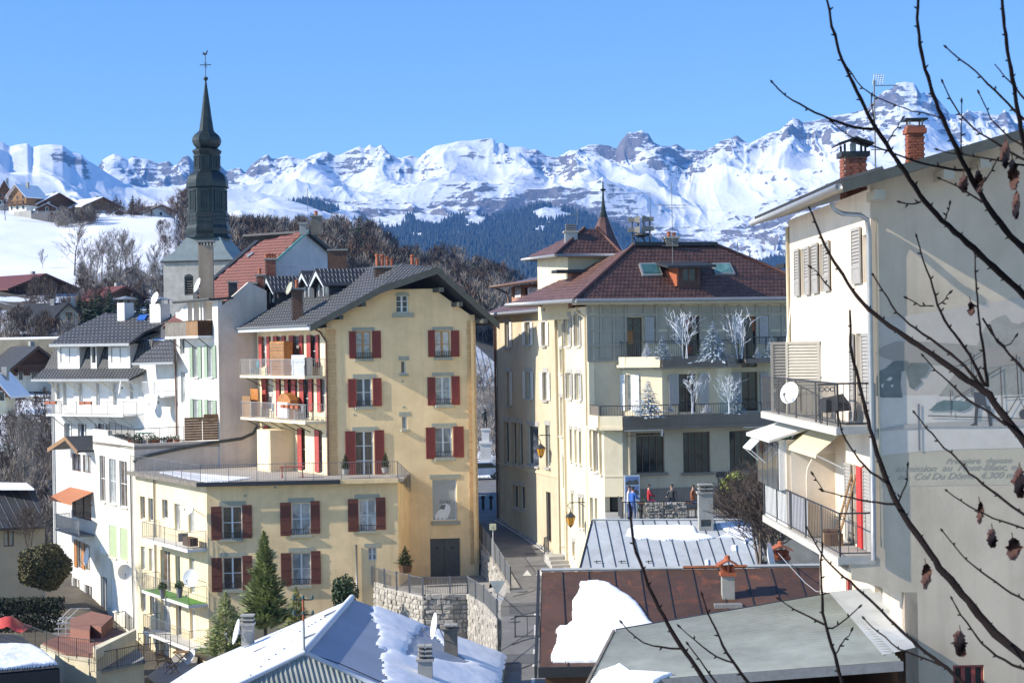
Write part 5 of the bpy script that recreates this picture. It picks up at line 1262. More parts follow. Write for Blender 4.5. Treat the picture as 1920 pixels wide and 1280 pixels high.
xb=Ft.hit(354,530)[0];zb0,zb1=Ft.hit(354,553)[1],Ft.hit(354,520)[1]
wl=wall(Ft,[(0,-16),(2*tw_,-16),(2*tw_,zt0-.18),(0,zt0-.18)],[(xb-.5,xb+.5,zb0,zb1,.5)],M_STONE,ch,back=2*tw_)
MB().prismY([(xb-.5,zb1-.01)]+[(xb-.5*math.cos(math.pi*k/8),zb1+.35*math.sin(math.pi*k/8))for k in range(1,8)]+[(xb+.5,zb1-.01)],-.02,.1).build('belfry_arch',M_IRON,ch,Ft)
MB().box(xb-.6,xb+.6,.51,.6,zb0-.1,zb1+.5).build('belfry_dark',M_IRON,ch,Ft)  # dark plate added so the open belfry reads as unlit inside
for j in range(7):MB().box(xb-.48,xb+.48,.1,.35,zb0+.1+j*.27,zb0+.18+j*.27).build('belfry_louvre',M_DCONC,ch,Ft)
cz=zc(151);b=MB()
MB().lathe([(.06,cz-.1),(.2,cz+.05),(.28,cz+.2),(.2,cz+.34),(.06,cz+.42)],10,(CH.x,CH.y)).build('finial_ball',M_COPPER,ch,smooth=True)
MB().tube([(CH.x,CH.y,cz+.3),(CH.x,CH.y,zc(100))],.045,6).tube([(CH.x-.62,CH.y,zc(122)),(CH.x+.62,CH.y,zc(122))],.05,6).tube([(CH.x-.2,CH.y,zc(128)),(CH.x,CH.y,zc(122)),(CH.x+.2,CH.y,zc(116))],.02,4).tube([(CH.x-.2,CH.y,zc(116)),(CH.x,CH.y,zc(122)),(CH.x+.2,CH.y,zc(128))],.02,4).build('cross',M_IRON,ch)
F_=Fr((CH.x,CH.y,zc(104)),(1,0,0))
MB().prismY([(-.32,.12),(-.22,.3),(-.28,.48),(-.14,.3),(.0,.22),(.12,.34),(.16,.52),(.26,.56),(.32,.46),(.24,.4),(.22,.2),(.1,.04),(-.1,.0)],-.02,.02).build('weathercock',M_IRON,ch,F_)
# ================================================================ centre building
M_CRF=mat('cream_facade',(.66,.56,.38),.85,.09,.5,bmp=.1,bscale=50,streak=.2)  # camera-facing walls: darker cream than the sunlit sides, shade worked in
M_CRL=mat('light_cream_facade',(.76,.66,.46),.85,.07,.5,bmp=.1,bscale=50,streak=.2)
M_CRW=mat('shaded_cream_render',(.58,.49,.34),.85,.08,.5,bmp=.1,bscale=50,streak=.3)  # darker copy of the side cream: street shade put into the colour
M_PANEL=mat('grey_painted_panelling',(.40,.36,.28),.8,.08,1.5,streak=.2)
M_TAUPE=mat('shaded_taupe_parapet',(.22,.185,.15),.85,.1,1.5,streak=.3)  # parapet fronts: shade worked into the colour, sunlit runs stay cream
M_RIDGE=mat('dull_red_ridge_tile',(.10,.042,.032),.6,.2,4)
F5=facade((4.04,96.0),(16.4,99.1));L5=F5.L
F6=facade((2.6,104.3),(4.04,96.0));L6=F6.L
F7=facade((-1.04,118.0),(2.5,104.35));L7=F7.L
inn=thing('corner_building',F5.pt(L5/2,0,-9.5),'large cream corner building with brown tiled hip roof, grey panelled top floor and frosted fir trees on its balconies','building')
inn['label']='large cream building with brown tiled hip roof and frosted trees on its balconies'
H=[]
FW_M=mat('dark_window_interior',(.012,.012,.014),.12,.3,3)
z_uf=F5.hit(1260,690)[1];z_mf=F5.hit(1260,788)[1];ze5=F5.hit(1280,572)[1]
def w5(op,sh=(),e=0,F=F5,HH=H,gm=M_DGLASS,fm=M_BFRAME,leaves=2,rows=1,smm=None,**k):
    R=F.rect(*op,e);HH.append(R)if HH is not None else 0
    w=window(F,inn,R,leaves=leaves,rows=rows,gm=gm,fm=fm,rail=None,dep=.2,bar=.03,**k)
    for s in sh:shutter(F,w,F.rect(*s,e),smm or M_GREYSH,'plank',e=e-.09)
    return w
w5((1174,595,1205,688),[(1209.5,594,1225.5,645)]);w5((1281,593,1313,688),[(1265,593,1281,645)]);w5((1389.5,593,1419,688),[(1371,593,1389,645),(1423.5,592,1440,645)])
w5((1391,697,1421,770),[(1371,698,1390,755),(1425,697,1440,760)])
wall(F5,[(0,-9.8),(L5,-9.8),(L5,ze5+.3),(0,ze5+.3)],H,M_CRF,inn)
for a,c,y0,y1,m_ in((1176,1190,620,645,M_OWOOD),(1284,1296,600,612,M_TERRA),(1290,1302,648,662,M_TERRA),(1412,1417,595,620,M_AWN)):
    R=F5.rect(a,y0,c,y1);MB().box(R[0],R[1],.16,.175,R[2],R[3]).build('curtain',m_,inn,F5)
yb_left=676;pyr=[571,589.5,619,647,676]
xsb=[1102,1126.5,1150.5,1173,1209,1231,1255,1281,1313,1338,1362,1386,1419,1443,1467,1490]
for i,(a,c)in enumerate(zip(xsb[:-1],xsb[1:])):
    for j,(y0,y1)in enumerate(zip(pyr[:-1],pyr[1:])):
        if(a,c)in((1173,1209),(1281,1313),(1386,1419))and j>0:continue
        if i>=3 and j==3 and a<1440:continue
        R=F5.rect(a+2.6,y0+2.2,c-2.6,y1-2.2);pbox('wall_panel',F5,R[0],R[1],-.02,.01,R[2],R[3],M_PANEL,inn)
for x in xsb:
    if x in(1209,1281):pass
    R=F5.rect(x-2.2,571,x+2.2,676 if x<1180 or x>1430 else 645);pbox('batten',F5,R[0],R[1],-.07,-.003,R[2],R[3],M_PANEL,inn)
for y in(589.5,):R=F5.rect(1100,y-2,1488,y+2);MB().box(R[0],R[1],-.085,-.004,R[2],R[3]).build('batten',M_PANEL,inn,F5)
for y in(619,647,676):R=F5.rect(1101,y-2,1172,y+2);MB().box(R[0],R[1],-.085,-.004,R[2],R[3]).build('batten',M_PANEL,inn,F5)
e1=-1.5
xA=F5.hit(1166,690)[0];xB=F5.hit(1241,690,e1)[0];xC=F5.hit(1345,690,e1)[0];xD=F5.hit(1372,690)[0]
FBl=facade(tuple(F5.pt(xA,0,0)[:2]),tuple(F5.pt(xB,e1,0)[:2]));FBf=facade(tuple(F5.pt(xB,e1,0)[:2]),tuple(F5.pt(xC,e1,0)[:2]));FBr=facade(tuple(F5.pt(xC,e1,0)[:2]),tuple(F5.pt(xD,0,0)[:2]))
zb_=F5.hit(1260,688,e1)[1]
Hb=[];R=FBl.rect(1174,702,1183,770);Hb.append(R);w=window(FBl,inn,R,leaves=1,rows=1,rail=None,gm=M_GLASS);shutter(FBl,w,(R[0]-.6,R[0]-.04,R[2],R[3]),M_WFRAME,'plank');shutter(FBl,w,(R[1]+.04,R[1]+.5,R[2],R[3]),M_WFRAME,'plank')
wall(FBl,[(0,z_mf-.2),(FBl.L,z_mf-.2),(FBl.L,zb_),(0,zb_)],Hb,M_CRL,inn)
Hb=[];w5((1273,701,1305,772),[(1253.5,702,1272,760),(1310,700,1328,760)],F=FBf,HH=Hb)
wall(FBf,[(0,z_mf-.2),(FBf.L,z_mf-.2),(FBf.L,zb_),(0,zb_)],Hb,M_CRF,inn)
wall(FBr,[(0,z_mf-.2),(FBr.L,z_mf-.2),(FBr.L,zb_),(0,zb_)],[],M_CRL,inn)
def parapet_run(pts,z0,z1,m_list,name,th=.16,cap=True):
    for k,(a,c)in enumerate(zip(pts[:-1],pts[1:])):
        F_=facade(a,c);MB().box(0,F_.L,-th,0,z0,z1).build(name,m_list[k%len(m_list)],inn,F_)
        if cap:MB().box(-.03,F_.L+.03,-th-.10,.05,z0-.14,z0-.003).build('cornice',m_list[k%len(m_list)],inn,F_)
o=.35
bay=[tuple(F5.pt(xA-.1,0,0)[:2]),tuple(F5.pt(xA+.15,-.45,0)[:2]),tuple(F5.pt(xB-.15,e1-o,0)[:2]),tuple(F5.pt(xC+.25,e1-o,0)[:2]),tuple(F5.pt(xD+.3,-.3,0)[:2])]
zp0,zp1=F5.hit(1260,683,e1-o)[1],F5.hit(1260,668,e1-o)[1]
MB().prism(bay+[tuple(F5.pt(xD+.3,.1,0)[:2]),tuple(F5.pt(xA,.1,0)[:2])],zb_-.1,zb_+.03).build('bay_roof',M_CONC,inn)
parapet_run(bay,zp0,zp1,[M_CRL,M_CRL,M_TAUPE,M_TAUPE],'parapet')
rlp=[Vector((p[0],p[1],zp1-.12))for p in bay]
railing('railing',rlp,.92,inn,M_IRON,gap=.12,post=1.6,bw=.015,tw=.035,panel=False)
xE=F5.hit(1459,660)[0]
MB().box(xD+.3,xE,-1.3,-.003,zp0-.02,zp0+.2).build('balcony',M_TAUPE,inn,F5);railing('railing',[F5.pt(xD+.3,-1.25,zp0+.2),F5.pt(xE,-1.25,zp0+.2),F5.pt(xE,-.05,zp0+.2)],1.15,inn,M_IRON,gap=.11,post=1.5,bw=.016,tw=.04)
for xx in(F5.hit(1440,690)[0],):MB().tube([F5.pt(xx,-1.2,zp0),F5.pt(xx,-1.2,z_mf)],.035,6).build('balcony_post',M_IRON,inn)
e2=-2.2
q1x=F5.hit(1133,880,-1.0)[0];q2x=F5.hit(1168,880,e2)[0]
Pa=F5.pt(0,0,0);Pb=F5.pt(q1x,-1.5,0);Pc=F5.pt(q2x,e2,0);Pd=F5.pt(L5,e2,0)
Pa=Vector((P(1101,880,95.9).x,95.9,0));Pb=Vector((P(1133,880,94.3).x,94.3,0))
FGa=facade((Pa.x,Pa.y),(Pb.x,Pb.y));FGb2=facade((Pb.x,Pb.y),(Pc.x,Pc.y));FGc=facade((Pc.x,Pc.y),(Pd.x,Pd.y))
zg1=FGc.hit(1300,800)[1]
Ha=[]
for r in((1105,807,1109.5,877),(1112,807,1121,884),(1123.5,809,1128.5,889),(1106,932,1112,978),(1115,933,1120,978)):
    R=FGa.rect(*r);Ha.append(R);w=window(FGa,inn,R,leaves=1,rows=1,rail=None,gm=M_GLASS,dep=.22);MB().box(R[0]-.04,R[1]+.04,-.1,.02,R[2]-.09,R[2]-.004).build('sill',M_WHITE,w,FGa)
wall(FGa,[(0,-13.4),(FGa.L,-13.4),(FGa.L,zg1),(0,zg1)],Ha,M_CRL,inn)
zov=FGb2.hit(1150,931)[1]
wall(FGb2,[(0,zov),(FGb2.L,zov),(FGb2.L,zg1),(0,zg1)],[],M_CRL,inn)
MB().box(0,FGb2.L,-.03,-.003,FGb2.hit(1150,894)[1],FGb2.hit(1150,893)[1]+.03).build('string_course',M_CRL,inn,FGb2)
Hg=[]
for r in((1193,811,1246,886),(1281,809.5,1332,885),(1368,807,1419,882)):
    R=FGc.rect(*r);Hg.append(R);w=window(FGc,inn,R,leaves=4,rows=1,rail=None,gm=M_DGLASS,fm=M_BFRAME,dep=.22,bar=.02)
    MB().box(R[0]-.1,R[1]+.14,-.16,.05,R[2]-.14,R[2]-.004).build('sill',M_TAUPE,w,FGc)
zbt=-9.6
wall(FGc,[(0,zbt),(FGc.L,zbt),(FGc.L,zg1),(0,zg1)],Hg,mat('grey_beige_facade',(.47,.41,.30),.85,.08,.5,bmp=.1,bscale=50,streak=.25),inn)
R=FGc.rect(1200,912,1440,956);MB().box(R[0],R[1],-.04,-.003,zbt,R[3]).build('plinth',M_TAUPE,inn,FGc)
R=FGc.rect(1343,884,1362,894);MB().box(R[0],R[1],-.05,-.003,R[2],R[3]).build('plaque',M_IRON,inn,FGc)
tr=[tuple(F5.pt(.02,-.1,0)[:2]),tuple((Pb.x-.15,Pb.y-.35)),tuple(F5.pt(q2x-.1,e2-.45,0)[:2]),tuple(F5.pt(L5-1,e2-.45,0)[:2])]
tz0,tz1=F5.hit(1300,797,e2-.45)[1],F5.hit(1300,776,e2-.45)[1]
MB().prism(tr+[tuple(F5.pt(L5-1,.1,0)[:2]),tuple(F5.pt(0,.1,0)[:2])],tz0+.1,tz1-.1).build('terrace_floor',M_TARP,inn)
parapet_run(tr,tz0,tz1,[M_CRL,M_CRL,M_TAUPE],'parapet')
railing('railing',[Vector((p[0],p[1],tz1-.1))for p in tr],.62,inn,M_IRON,gap=.13,post=1.6,bw=.016,tw=.035)
b=MB();a_=Vector((*tr[0],tz1));c_=Vector((*tr[1],tz1));b.quad(a_,a_.lerp(c_,.8),a_.lerp(c_,.8)+Vector((0,0,.5)),a_+Vector((0,0,.5))).build('wind_screen',M_TAUPE,inn)
FTt=facade(tr[2],tr[3])
for a,c,y in((1170,1240,797),(1392,1450,796)):
    x0_,x1_=FTt.hit(a,y)[0],FTt.hit(c,y)[0];zz_=tz0-.12
    t=thing('awning_cassette',FTt.pt((x0_+x1_)/2,-.12,zz_-.25),'rolled up %s awning cassette under the lower terrace of the cream building'%('left' if a<1200 else 'right'),'awning')
    MB().box(x0_,x1_,-.2,-.06,zz_-.09,zz_).build('cassette',M_WHITE,t,FTt);MB().box(x1_-.06,x1_,-.25,-.04,zz_-.4,zz_+.12).build('end_bracket',M_WHITE,t,FTt);MB().box(x0_+.1,x1_-.08,-.1,-.05,zz_-.36,zz_-.31).build('front_bar',M_WOOD,t,FTt)
pipe('downpipe',[FGc.pt(.35,-.1,zg1-.1),FGc.pt(.35,-.1,-9.6)],.07,M_CGUTTER,inn)
pipe('downpipe',[F6.pt(L6-.25,-.55,ze5-.05),F6.pt(L6-.5,-.5,ze5-.25),F6.pt(L6-.35,-.1,ze5-.6),F6.pt(L6-.35,-.1,-13)],.07,M_CGUTTER,inn)
for px_ in(1044,1061):h_=F6.hit(px_,800)[0];pipe('downpipe',[F6.pt(max(h_,.1),-.1,ze5-.8),F6.pt(max(h_,.1),-.1,-12.3)],.065,M_CGUTTER,inn)
Hs=[]
for k,r in enumerate(((1060,593,1070,649),(1078.5,590,1088,649),(1063,699,1072,747),(1080,700,1090,750),(1068,805,1072.5,864),(1077,806,1081.5,868),(1085.5,809,1090,870),(1071,925,1075.5,965),(1084.5,932,1089,989),(1091,933,1095,990),(1073,1015,1078,1043),(1050,745,1055.5,817),(1055,857,1060.5,915),(1058,965,1063,1036),(1049,655,1053.5,700))):
    R=F6.rect(*r)
    if R[0]<.1:R=(.1,R[1]-R[0]+.1,R[2],R[3])
    Hs.append(R);w=window(F6,inn,R,leaves=1,rows=1,rail=None,gm=M_GLASS,dep=.2)
    MB().box(R[0]-.1,R[1]+.1,-.03,.02,R[3]+.004,R[3]+.22).build('lintel',M_GREYSH,w,F6);MB().box(R[0]-.06,R[1]+.06,-.1,.02,R[2]-.09,R[2]-.004).build('sill',M_WHITE,w,F6)
    if k<4:shutter(F6,w,(R[0]-.32,R[0]-.03,R[2],R[3]),M_GREYSH,'plank');shutter(F6,w,(R[1]+.03,R[1]+.32,R[2],R[3]),M_GREYSH,'plank')
Hs2=[]
for R in Hs:
    if all(R[1]<S[0]or R[0]>S[1]or R[3]<S[2]or R[2]>S[3]for S in Hs2):Hs2.append(R)
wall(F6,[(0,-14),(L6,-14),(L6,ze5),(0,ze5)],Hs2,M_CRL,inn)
# ---- left wing along the street
win=thing('street_wing',F7.pt(L7/2,0,-12),'long cream wing along the shaded street, light shutters and brown tiled roof with a dormer strip','building')
win['label']='cream wing with white shutters lining the shaded street, strip of dormer windows on top'
Hs=[]
def w7(r,sh=0,**k):
    R=F7.rect(*r);Hs.append(R);w=window(F7,win,R,leaves=k.get('leaves',1),rows=1,rail=None,gm=k.get('gm',M_DGLASS),dep=.22)
    MB().box(R[0]-.15,R[1]+.15,-.03,.02,R[3]+.004,R[3]+.28).build('lintel',M_GREYSH,w,F7);MB().box(R[0]-.1,R[1]+.1,-.12,.02,R[2]-.12,R[2]-.004).build('sill',M_GREYSH,w,F7)
    if sh&1:shutter(F7,w,(R[0]-.62,R[0]-.04,R[2],R[3]),M_WHITE,'plank')
    if sh&2:shutter(F7,w,(R[1]+.04,R[1]+.62,R[2],R[3]),M_WHITE,'plank')
for r,s in(((946,604,956,651),2),((985.5,604,995,646),3),((1017,604,1024,648),3),((950,697,957,760),2),((986.5,697,996,747),3),((1019,698,1027,750),3)):w7(r,s)
for r in((945,790,954,868),(959,791,968,870),(971,793,980,872),(988,798,1010,872),(1023,797,1031,876),(961,910,971,953),(974,911,984,955)):w7(r)
R=F7.rect(1024.5,922,1033,1015);Hs.append(R);w=window(F7,win,R,leaves=1,rows=1,fm=M_BFRAME,gm=M_DGLASS,rail=None)
ze7=(F7.hit(930,590)[1]+F7.hit(1030,582)[1])/2
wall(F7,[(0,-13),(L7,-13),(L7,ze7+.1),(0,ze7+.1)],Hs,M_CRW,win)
MB().box(0,L7,-.06,-.003,F7.hit(980,880)[1],F7.hit(980,876)[1]).build('string_course',M_CRF,win,F7)
pipe('downpipe',[F7.pt(.08,-.1,ze7),F7.pt(.08,-.1,-11.5)],.07,M_BGUTTER,win)
FE7=Fr(F7.pt(0,0,0),F7.u)
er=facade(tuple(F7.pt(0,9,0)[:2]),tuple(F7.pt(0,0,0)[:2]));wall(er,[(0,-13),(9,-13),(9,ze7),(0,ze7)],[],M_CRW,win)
ov=.75
pr=Plane(F7.pt(-ov,-ov,ze7),F7.pt(L7,-ov,ze7),F7.pt(0,3.5,ze7+1.9))
w3=[F7.pt(-ov,-ov,ze7),F7.pt(L7+.6,-ov,ze7),F7.pt(L7+.6,3.6,ze7+2.0),F7.pt(2.0,3.6,ze7+2.0)];pp=[tuple(pr.F.loc(p)[:2])for p in w3]
slab('roof_slope',pr,pp,.15,M_DTILE,win);tiles(pr,pp,.24,.34,M_DTILE,win);guards(pr,pp,M_KERB,.55,.55,.07,.05,win,.06)
gutter('gutter',w3[0],w3[1],M_GUTTER,win,.1);MB().quad(F7.pt(-ov,-ov,ze7-.1),F7.pt(L7+.6,-ov,ze7-.1),F7.pt(L7+.6,0,ze7-.05),F7.pt(-ov,0,ze7-.05)).build('soffit',M_CRF,win)
x0_=F7.hit(959,560,1.0)[0];x1_=L7;z0_=F7.hit(1000,560,1.0)[1];z1_=F7.hit(1000,541,1.0)[1]
Hd=[];b=[]
for a,c,kind in((962,968,0),(981,993,0),(1013,1022,0),(1025,1031,0),(968,979,1),(994,1002,1),(1003,1013,1),(1031,1036,1)):
    R=F7.rect(a,538,c,558,1.0)
    if kind==0:Hd.append(R)
    else:b.append(R)
dw=wall(F7,[(x0_,z0_-.6),(x1_+.3,z0_-.6),(x1_+.3,z1_+.3),(x0_,z1_+.3)],Hd,mat('brick_pink_render',(.40,.22,.16),.85,.1,2),win,name='dormer_strip',e=1.0,back=2)
for R in Hd:MB().box(R[0],R[1],1.14,1.17,R[2],R[3]).build('pane',M_DGLASS,dw,F7)
for R in b:shutter(F7,dw,R,M_WHITE,'plank',e=.9)
w3=[F7.pt(x0_-1.6,.0,z1_+.35),F7.pt(x1_+.4,.0,z1_+.35),F7.pt(x1_+.4,3.5,z1_+1.1),F7.pt(x0_-.6,3.5,z1_+1.1)]
pr=Plane(*w3[:3]);slab('roof_slope',pr,[tuple(pr.F.loc(p)[:2])for p in w3],.12,M_DTILE,win);gutter('gutter',w3[0],w3[1],M_BGUTTER,win,.09)
pipe('downpipe',[w3[0]+Vector((.3,0,-.05)),F7.pt(x0_,.7,z1_-.1),F7.pt(x0_,.85,z0_-.4)],.06,M_BGUTTER,win)
# ---- turret with hip roof, and spire
zte=P(1100,478,100).z
Ft5=Fr((P(1044,520,101).x,101,0),F5.u);tw_=Ft5.hit(1165,480)[0]
Ftl=facade(tuple(Ft5.pt(-.2,3.4,0)[:2]),tuple(Ft5.pt(0.65,0,0)[:2]))
xw=Ft5.hit(1064,520)[0]
hole=Ftl.rect(1048,520,1052,556)
wall(Ftl,[(0,ze5-.6),(Ftl.L,ze5-.6),(Ftl.L,zte),(0,zte)],[],M_CRL,inn);
wall(Ft5,[(.65,ze5-.6),(tw_,ze5-.6),(tw_,zte),(.65,zte)],[],M_CRF,inn,name='wall',back=3.0)
R_=Ft5.rect(1066,513,1130,560,-.1);MB().box(R_[0],R_[1],-.75,.0,R_[2]-.5,R_[3]).build('dormer_body',mat('rusty_brown_cladding',(.20,.075,.04),.7,.2,2),inn,Ft5)
MB().box(R_[0]-.9,R_[1]+.6,-.95,.2,R_[3]+.02,R_[3]+.2).build('dormer_roof',M_IRON,inn,Ft5)
za=P(1108,427,102.5).z;cxm=Ft5.hit(1108,430,1.7)[0]
EX0=Ft5.hit(1042,476,-.6)[0];EX1=Ft5.hit(1164,476,-.6)[0]+.1
base=[(EX0,-.6,zte+.02),(EX1,-.6,zte+.02),(EX1+.3,4.2,zte+.02),(EX0-.7,4.2,zte+.02)];ap0=(cxm-.35,1.8,za);ap1=(cxm+.4,1.8,za)
for nm,pts in(('a',[base[0],base[1],ap1,ap0]),('b',[base[3],base[0],ap0]),('c',[base[1],base[2],ap1]),('d',[base[2],base[3],ap0,ap1])):
    w3=locpoly(Ft5,pts);pr=Plane(*w3[:3]);pp=[tuple(pr.F.loc(p)[:2])for p in w3];slab('roof_slope',pr,pp,.1,M_DTILE,inn);
    if nm in 'ab':tiles(pr,pp,.23,.32,M_DTILE,inn)
for a,c in((base[0],ap0),(base[1],ap1)):pipe('ridge_tiles',[Ft5.pt(*a)+Vector((0,0,.06)),Ft5.pt(*c)+Vector((0,0,.06))],.09,M_RIDGE,inn,6)
for a,c in((base[0],base[1]),(base[3],base[0])):gutter('gutter',Ft5.pt(*a),Ft5.pt(*c),M_GUTTER,inn,.09)
sc_=P(1132,440,106);Kk=106/FOC
sp_=thing('slender_spire',sc_-Vector((0,0,2)),'slender brown tiled turret spire with flared foot and dark finial behind the brown roofs','spire')
b=MB().lathe([(38*Kk,P(0+1132,470,106).z),(25*Kk,P(1132,446,106).z),(16*Kk,P(1132,425,106).z),(9*Kk,P(1132,408,106).z)],8,(sc_.x,sc_.y),.2).build('roof',M_DTILE,sp_)
b=MB().lathe([(9*Kk,P(1132,408.5,106).z),(4.5*Kk,P(1131,393,106).z),(2.4*Kk,P(1131,375,106).z),(1.6*Kk,P(1130,358,106).z)],8,(sc_.x,sc_.y),.2).build('metal_tip',M_COPPER,sp_)
MB().lathe([(.05,P(1130,359,106).z),(.16,P(1130,357,106).z),(.18,P(1130,355,106).z),(.05,P(1130,353.5,106).z),(.03,P(1130,340,106).z)],8,(sc_.x,sc_.y)).build('finial',M_COPPER,sp_)
# ---- main hip roof
ovx=.7;z_e=F5.hit(1280,561,-ovx)[1]
rd0=F5.loc(P(1190,460,100.3));rd1=F5.loc(P(1345,458,100.9));zrr=(rd0.z+rd1.z)/2
A=(F5.hit(1079,563,-ovx)[0],-ovx,z_e);B=(L5+1.5,-ovx,z_e);Rr0=(rd0.x,rd0.y,zrr);Rr1=(rd1.x,rd0.y,zrr)
Cb=(-2.4,8.2,z_e);Db=(L5+1.5,9.5,z_e)
for nm,pts in(('front',[A,B,Rr1,Rr0]),('left',[Cb,A,Rr0]),('right',[B,Db,Rr1]),('back',[Db,Cb,Rr0,Rr1])):
    w3=locpoly(F5,pts);pr=Plane(*w3[:3]);pp=[tuple(pr.F.loc(p)[:2])for p in w3];slab('roof_slope',pr,pp,.15,M_DTILE,inn)
    if nm in('front','left'):tiles(pr,pp,.225,.34,M_DTILE,inn)
    if nm=='front':PRF=pr
for a,c in((A,Rr0),(B,Rr1)):pipe('ridge_tiles',[F5.pt(*a)+Vector((0,0,.08)),F5.pt(*c)+Vector((0,0,.08))],.1,M_RIDGE,inn,6)
MB().box(rd0.x-.1,rd1.x+.1,rd0.y-.35,rd0.y+.35,zrr-.05,zrr+.16).build('ridge_cap',M_IRON,inn,F5)
MB().tube([F5.pt(A[0],A[1]-.08,z_e-.02),F5.pt(B[0],B[1]-.08,z_e-.02)],.12,6).build('gutter',M_GUTTER,inn);gutter('gutter',F5.pt(*A)-Vector((.08,0,.02)),F5.pt(*Cb),M_GUTTER,inn,.12)
MB().box(A[0],B[0],-ovx,-.003,z_e-.22,z_e-.10).build('soffit',M_CRF,inn,F5)
def onroof(name,pts,h0,h1,m,label=None,cat=None,parent=None):
    pp=pxpoly(PRF,pts)
    if parent is None:
        c=PRF.w(*pts[0]);t=thing(name,c,label,cat);parent=t
    MB().prism(pp,h0,h1).build('frame',M_GUTTER,parent,PRF.F)
    cx_=sum(p[0]for p in pp)/4;cy_=sum(p[1]for p in pp)/4
    MB().prism([(cx_+(x-cx_)*.84,cy_+(y-cy_)*.80)for x,y in pp],h1-.03,h1+.012).build('pane',m,parent,PRF.F)
onroof('roof_window',[(1197,497),(1204,520),(1242,519),(1233,496)],.02,.14,glass_mat('green_glass',(.02,.06,.06)),'roof window left of the brown dormer, tilted in dark tiles','roof window')
onroof('roof_window',[(1334,497),(1340,517),(1378,517),(1368,496)],.02,.14,glass_mat('green_glass2',(.06,.13,.12)),'roof window right of the brown dormer, pale green pane','roof window')  # right pane has a paler green base colour than the left one
dm=thing('roof_dormer',PRF.w(1290,545),'brown clad dormer with lace curtains in the middle of the tiled roof','dormer')
Fd=Fr(PRF.w(1290,543)*1.0,F5.u);Fd=Fr((Fd.o.x,Fd.o.y,0),F5.u);R_=Fd.rect(1272,498,1313,543)
RW=Fd.rect(1280,503,1306,527)
wall(Fd,[(R_[0],R_[2]),(R_[1],R_[2]),(R_[1],R_[3]),(R_[0],R_[3])],[RW],mat('dark_brown_cladding',(.09,.04,.025),.7,.2,3),dm,back=3.5,rev=.12)
w=window(Fd,dm,RW,leaves=2,rows=1,fm=M_BFRAME,gm=M_DGLASS,rail=None,dep=.12)
for s in(-1,1):
    xm=(RW[0]+RW[1])/2+s*.25;MB().prismY([(xm+s*.18,RW[3]-.05),(xm-s*.1,RW[3]-.05),(xm+s*.05,RW[2]+.4),(xm+s*.12,RW[2]+.05),(xm+s*.2,RW[2]+.05)],.135,.14).build('lace_curtain',M_WPLASTIC,w,Fd)
MB().box(R_[0]-.1,R_[0]-.003,-.02,1.6,R_[2]+.2,R_[3]).build('side_cladding',M_TERRA,dm,Fd)
w3=locpoly(Fd,[(R_[0]-.75,-.5,R_[3]-.02),(R_[1]+.75,-.5,R_[3]+.02),(R_[1]+.6,3.4,R_[3]+.5),(R_[0]-.6,3.4,R_[3]+.45)]);pr=Plane(*w3[:3]);slab('roof_slope',pr,[tuple(pr.F.loc(p)[:2])for p in w3],.13,M_IRON,dm)
sr_=thing('roof_siren',P(1200,460,100.5),'cluster of grey horn loudspeakers on a steel frame on the brown roof','siren')
Fs=Fr((0,100.6,0),(1,0,0))
def horn(px,py,s,big=.42):
    x,z=Fs.hit(px,py);b=MB();L=.30
    b.add([(x,-.28,z-.2),(x,.28,z-.2),(x,.28,z+.2),(x,-.28,z+.2),(x+L*s,-.14,z-.12),(x+L*s,.14,z-.12),(x+L*s,.14,z+.12),(x+L*s,-.14,z+.12),(x+(L+.34)*s,-.14,z-.12),(x+(L+.34)*s,.14,z-.12),(x+(L+.34)*s,.14,z+.12),(x+(L+.34)*s,-.14,z+.12)],
          [(0,1,2,3),(0,4,5,1),(1,5,6,2),(2,6,7,3),(3,7,4,0),(4,8,9,5),(5,9,10,6),(6,10,11,7),(7,11,8,4),(8,11,10,9)])
    b.build('horn',mat('grey_beige_metal',(.20,.19,.165),.5,.15,4),sr_,Fs)
for px_,py_,s in((1199,412,-1),(1199,431,-1),(1204,411,1),(1204,429,1)):horn(px_,py_,s)
for px_ in(1186,1197,1208,1218):x,z=Fs.hit(px_,462);x2,z2=Fs.hit(px_,408);MB().tube([(x,0,z),(x,0,z2)],.035,6).build('post',M_IRON,sr_,Fs)
x,z=Fs.hit(1203,441);MB().lathe([(.1,z-.12),(.5,z-.02),(.42,z+.1),(.1,z+.14)],12,(x,0)).build('drum',M_IRON,sr_,Fs)
x0_,z0_=Fs.hit(1187,445);x1_,z1_=Fs.hit(1199,460);MB().bar((x0_,0,z0_),(x1_,0,z1_),.05).bar((x1_+.1,0,z0_),(x1_+.5,0,z1_),.05).build('brace',M_IRON,sr_,Fs)
def aer_px(px,pyb,pyt,Y,label,bars,yaw=0,m=M_GIRON):
    a=P(px,pyb,Y);c=P(px,pyt,Y);return aerial(a,c.z-a.z,label,bars,yaw,m)
aer_px(1262,520,342,98.2,'tallest tv mast with many cross arrays in front of the brown roof',[(3.9,1.8,7,1.3,0),(3.75,1.1,5,.9,.3),(2.7,2.0,6,.7,0),(2.0,1.3,6,.5,.2),(1.7,.7,4,.4,-.2)],20)
aer_px(1220,460,361,100.8,'tv mast with one long arm to the left above the sirens',[(2.9,1.6,10,.25,-.8)],0)
aer_px(1083,440,391,102.5,'small tv mast beside the turret chimney',[(1.1,.5,4,.4,-.2)],10)
aer_px(1383,475,452,99,'short thin tv mast on the right hip of the brown roof',[(.4,.3,3,.2,.1)],0)
stack_px(1249,1272,447,462,100.3,'low dark chimney head on the ridge behind the tallest mast',M_DCONC,[(.3,.3),(.7,.25)])
stack_px(1060,1083,436,465,102,'grey slatted metal chimney at the left of the turret roof',M_GUTTER,[],dpt=.6)
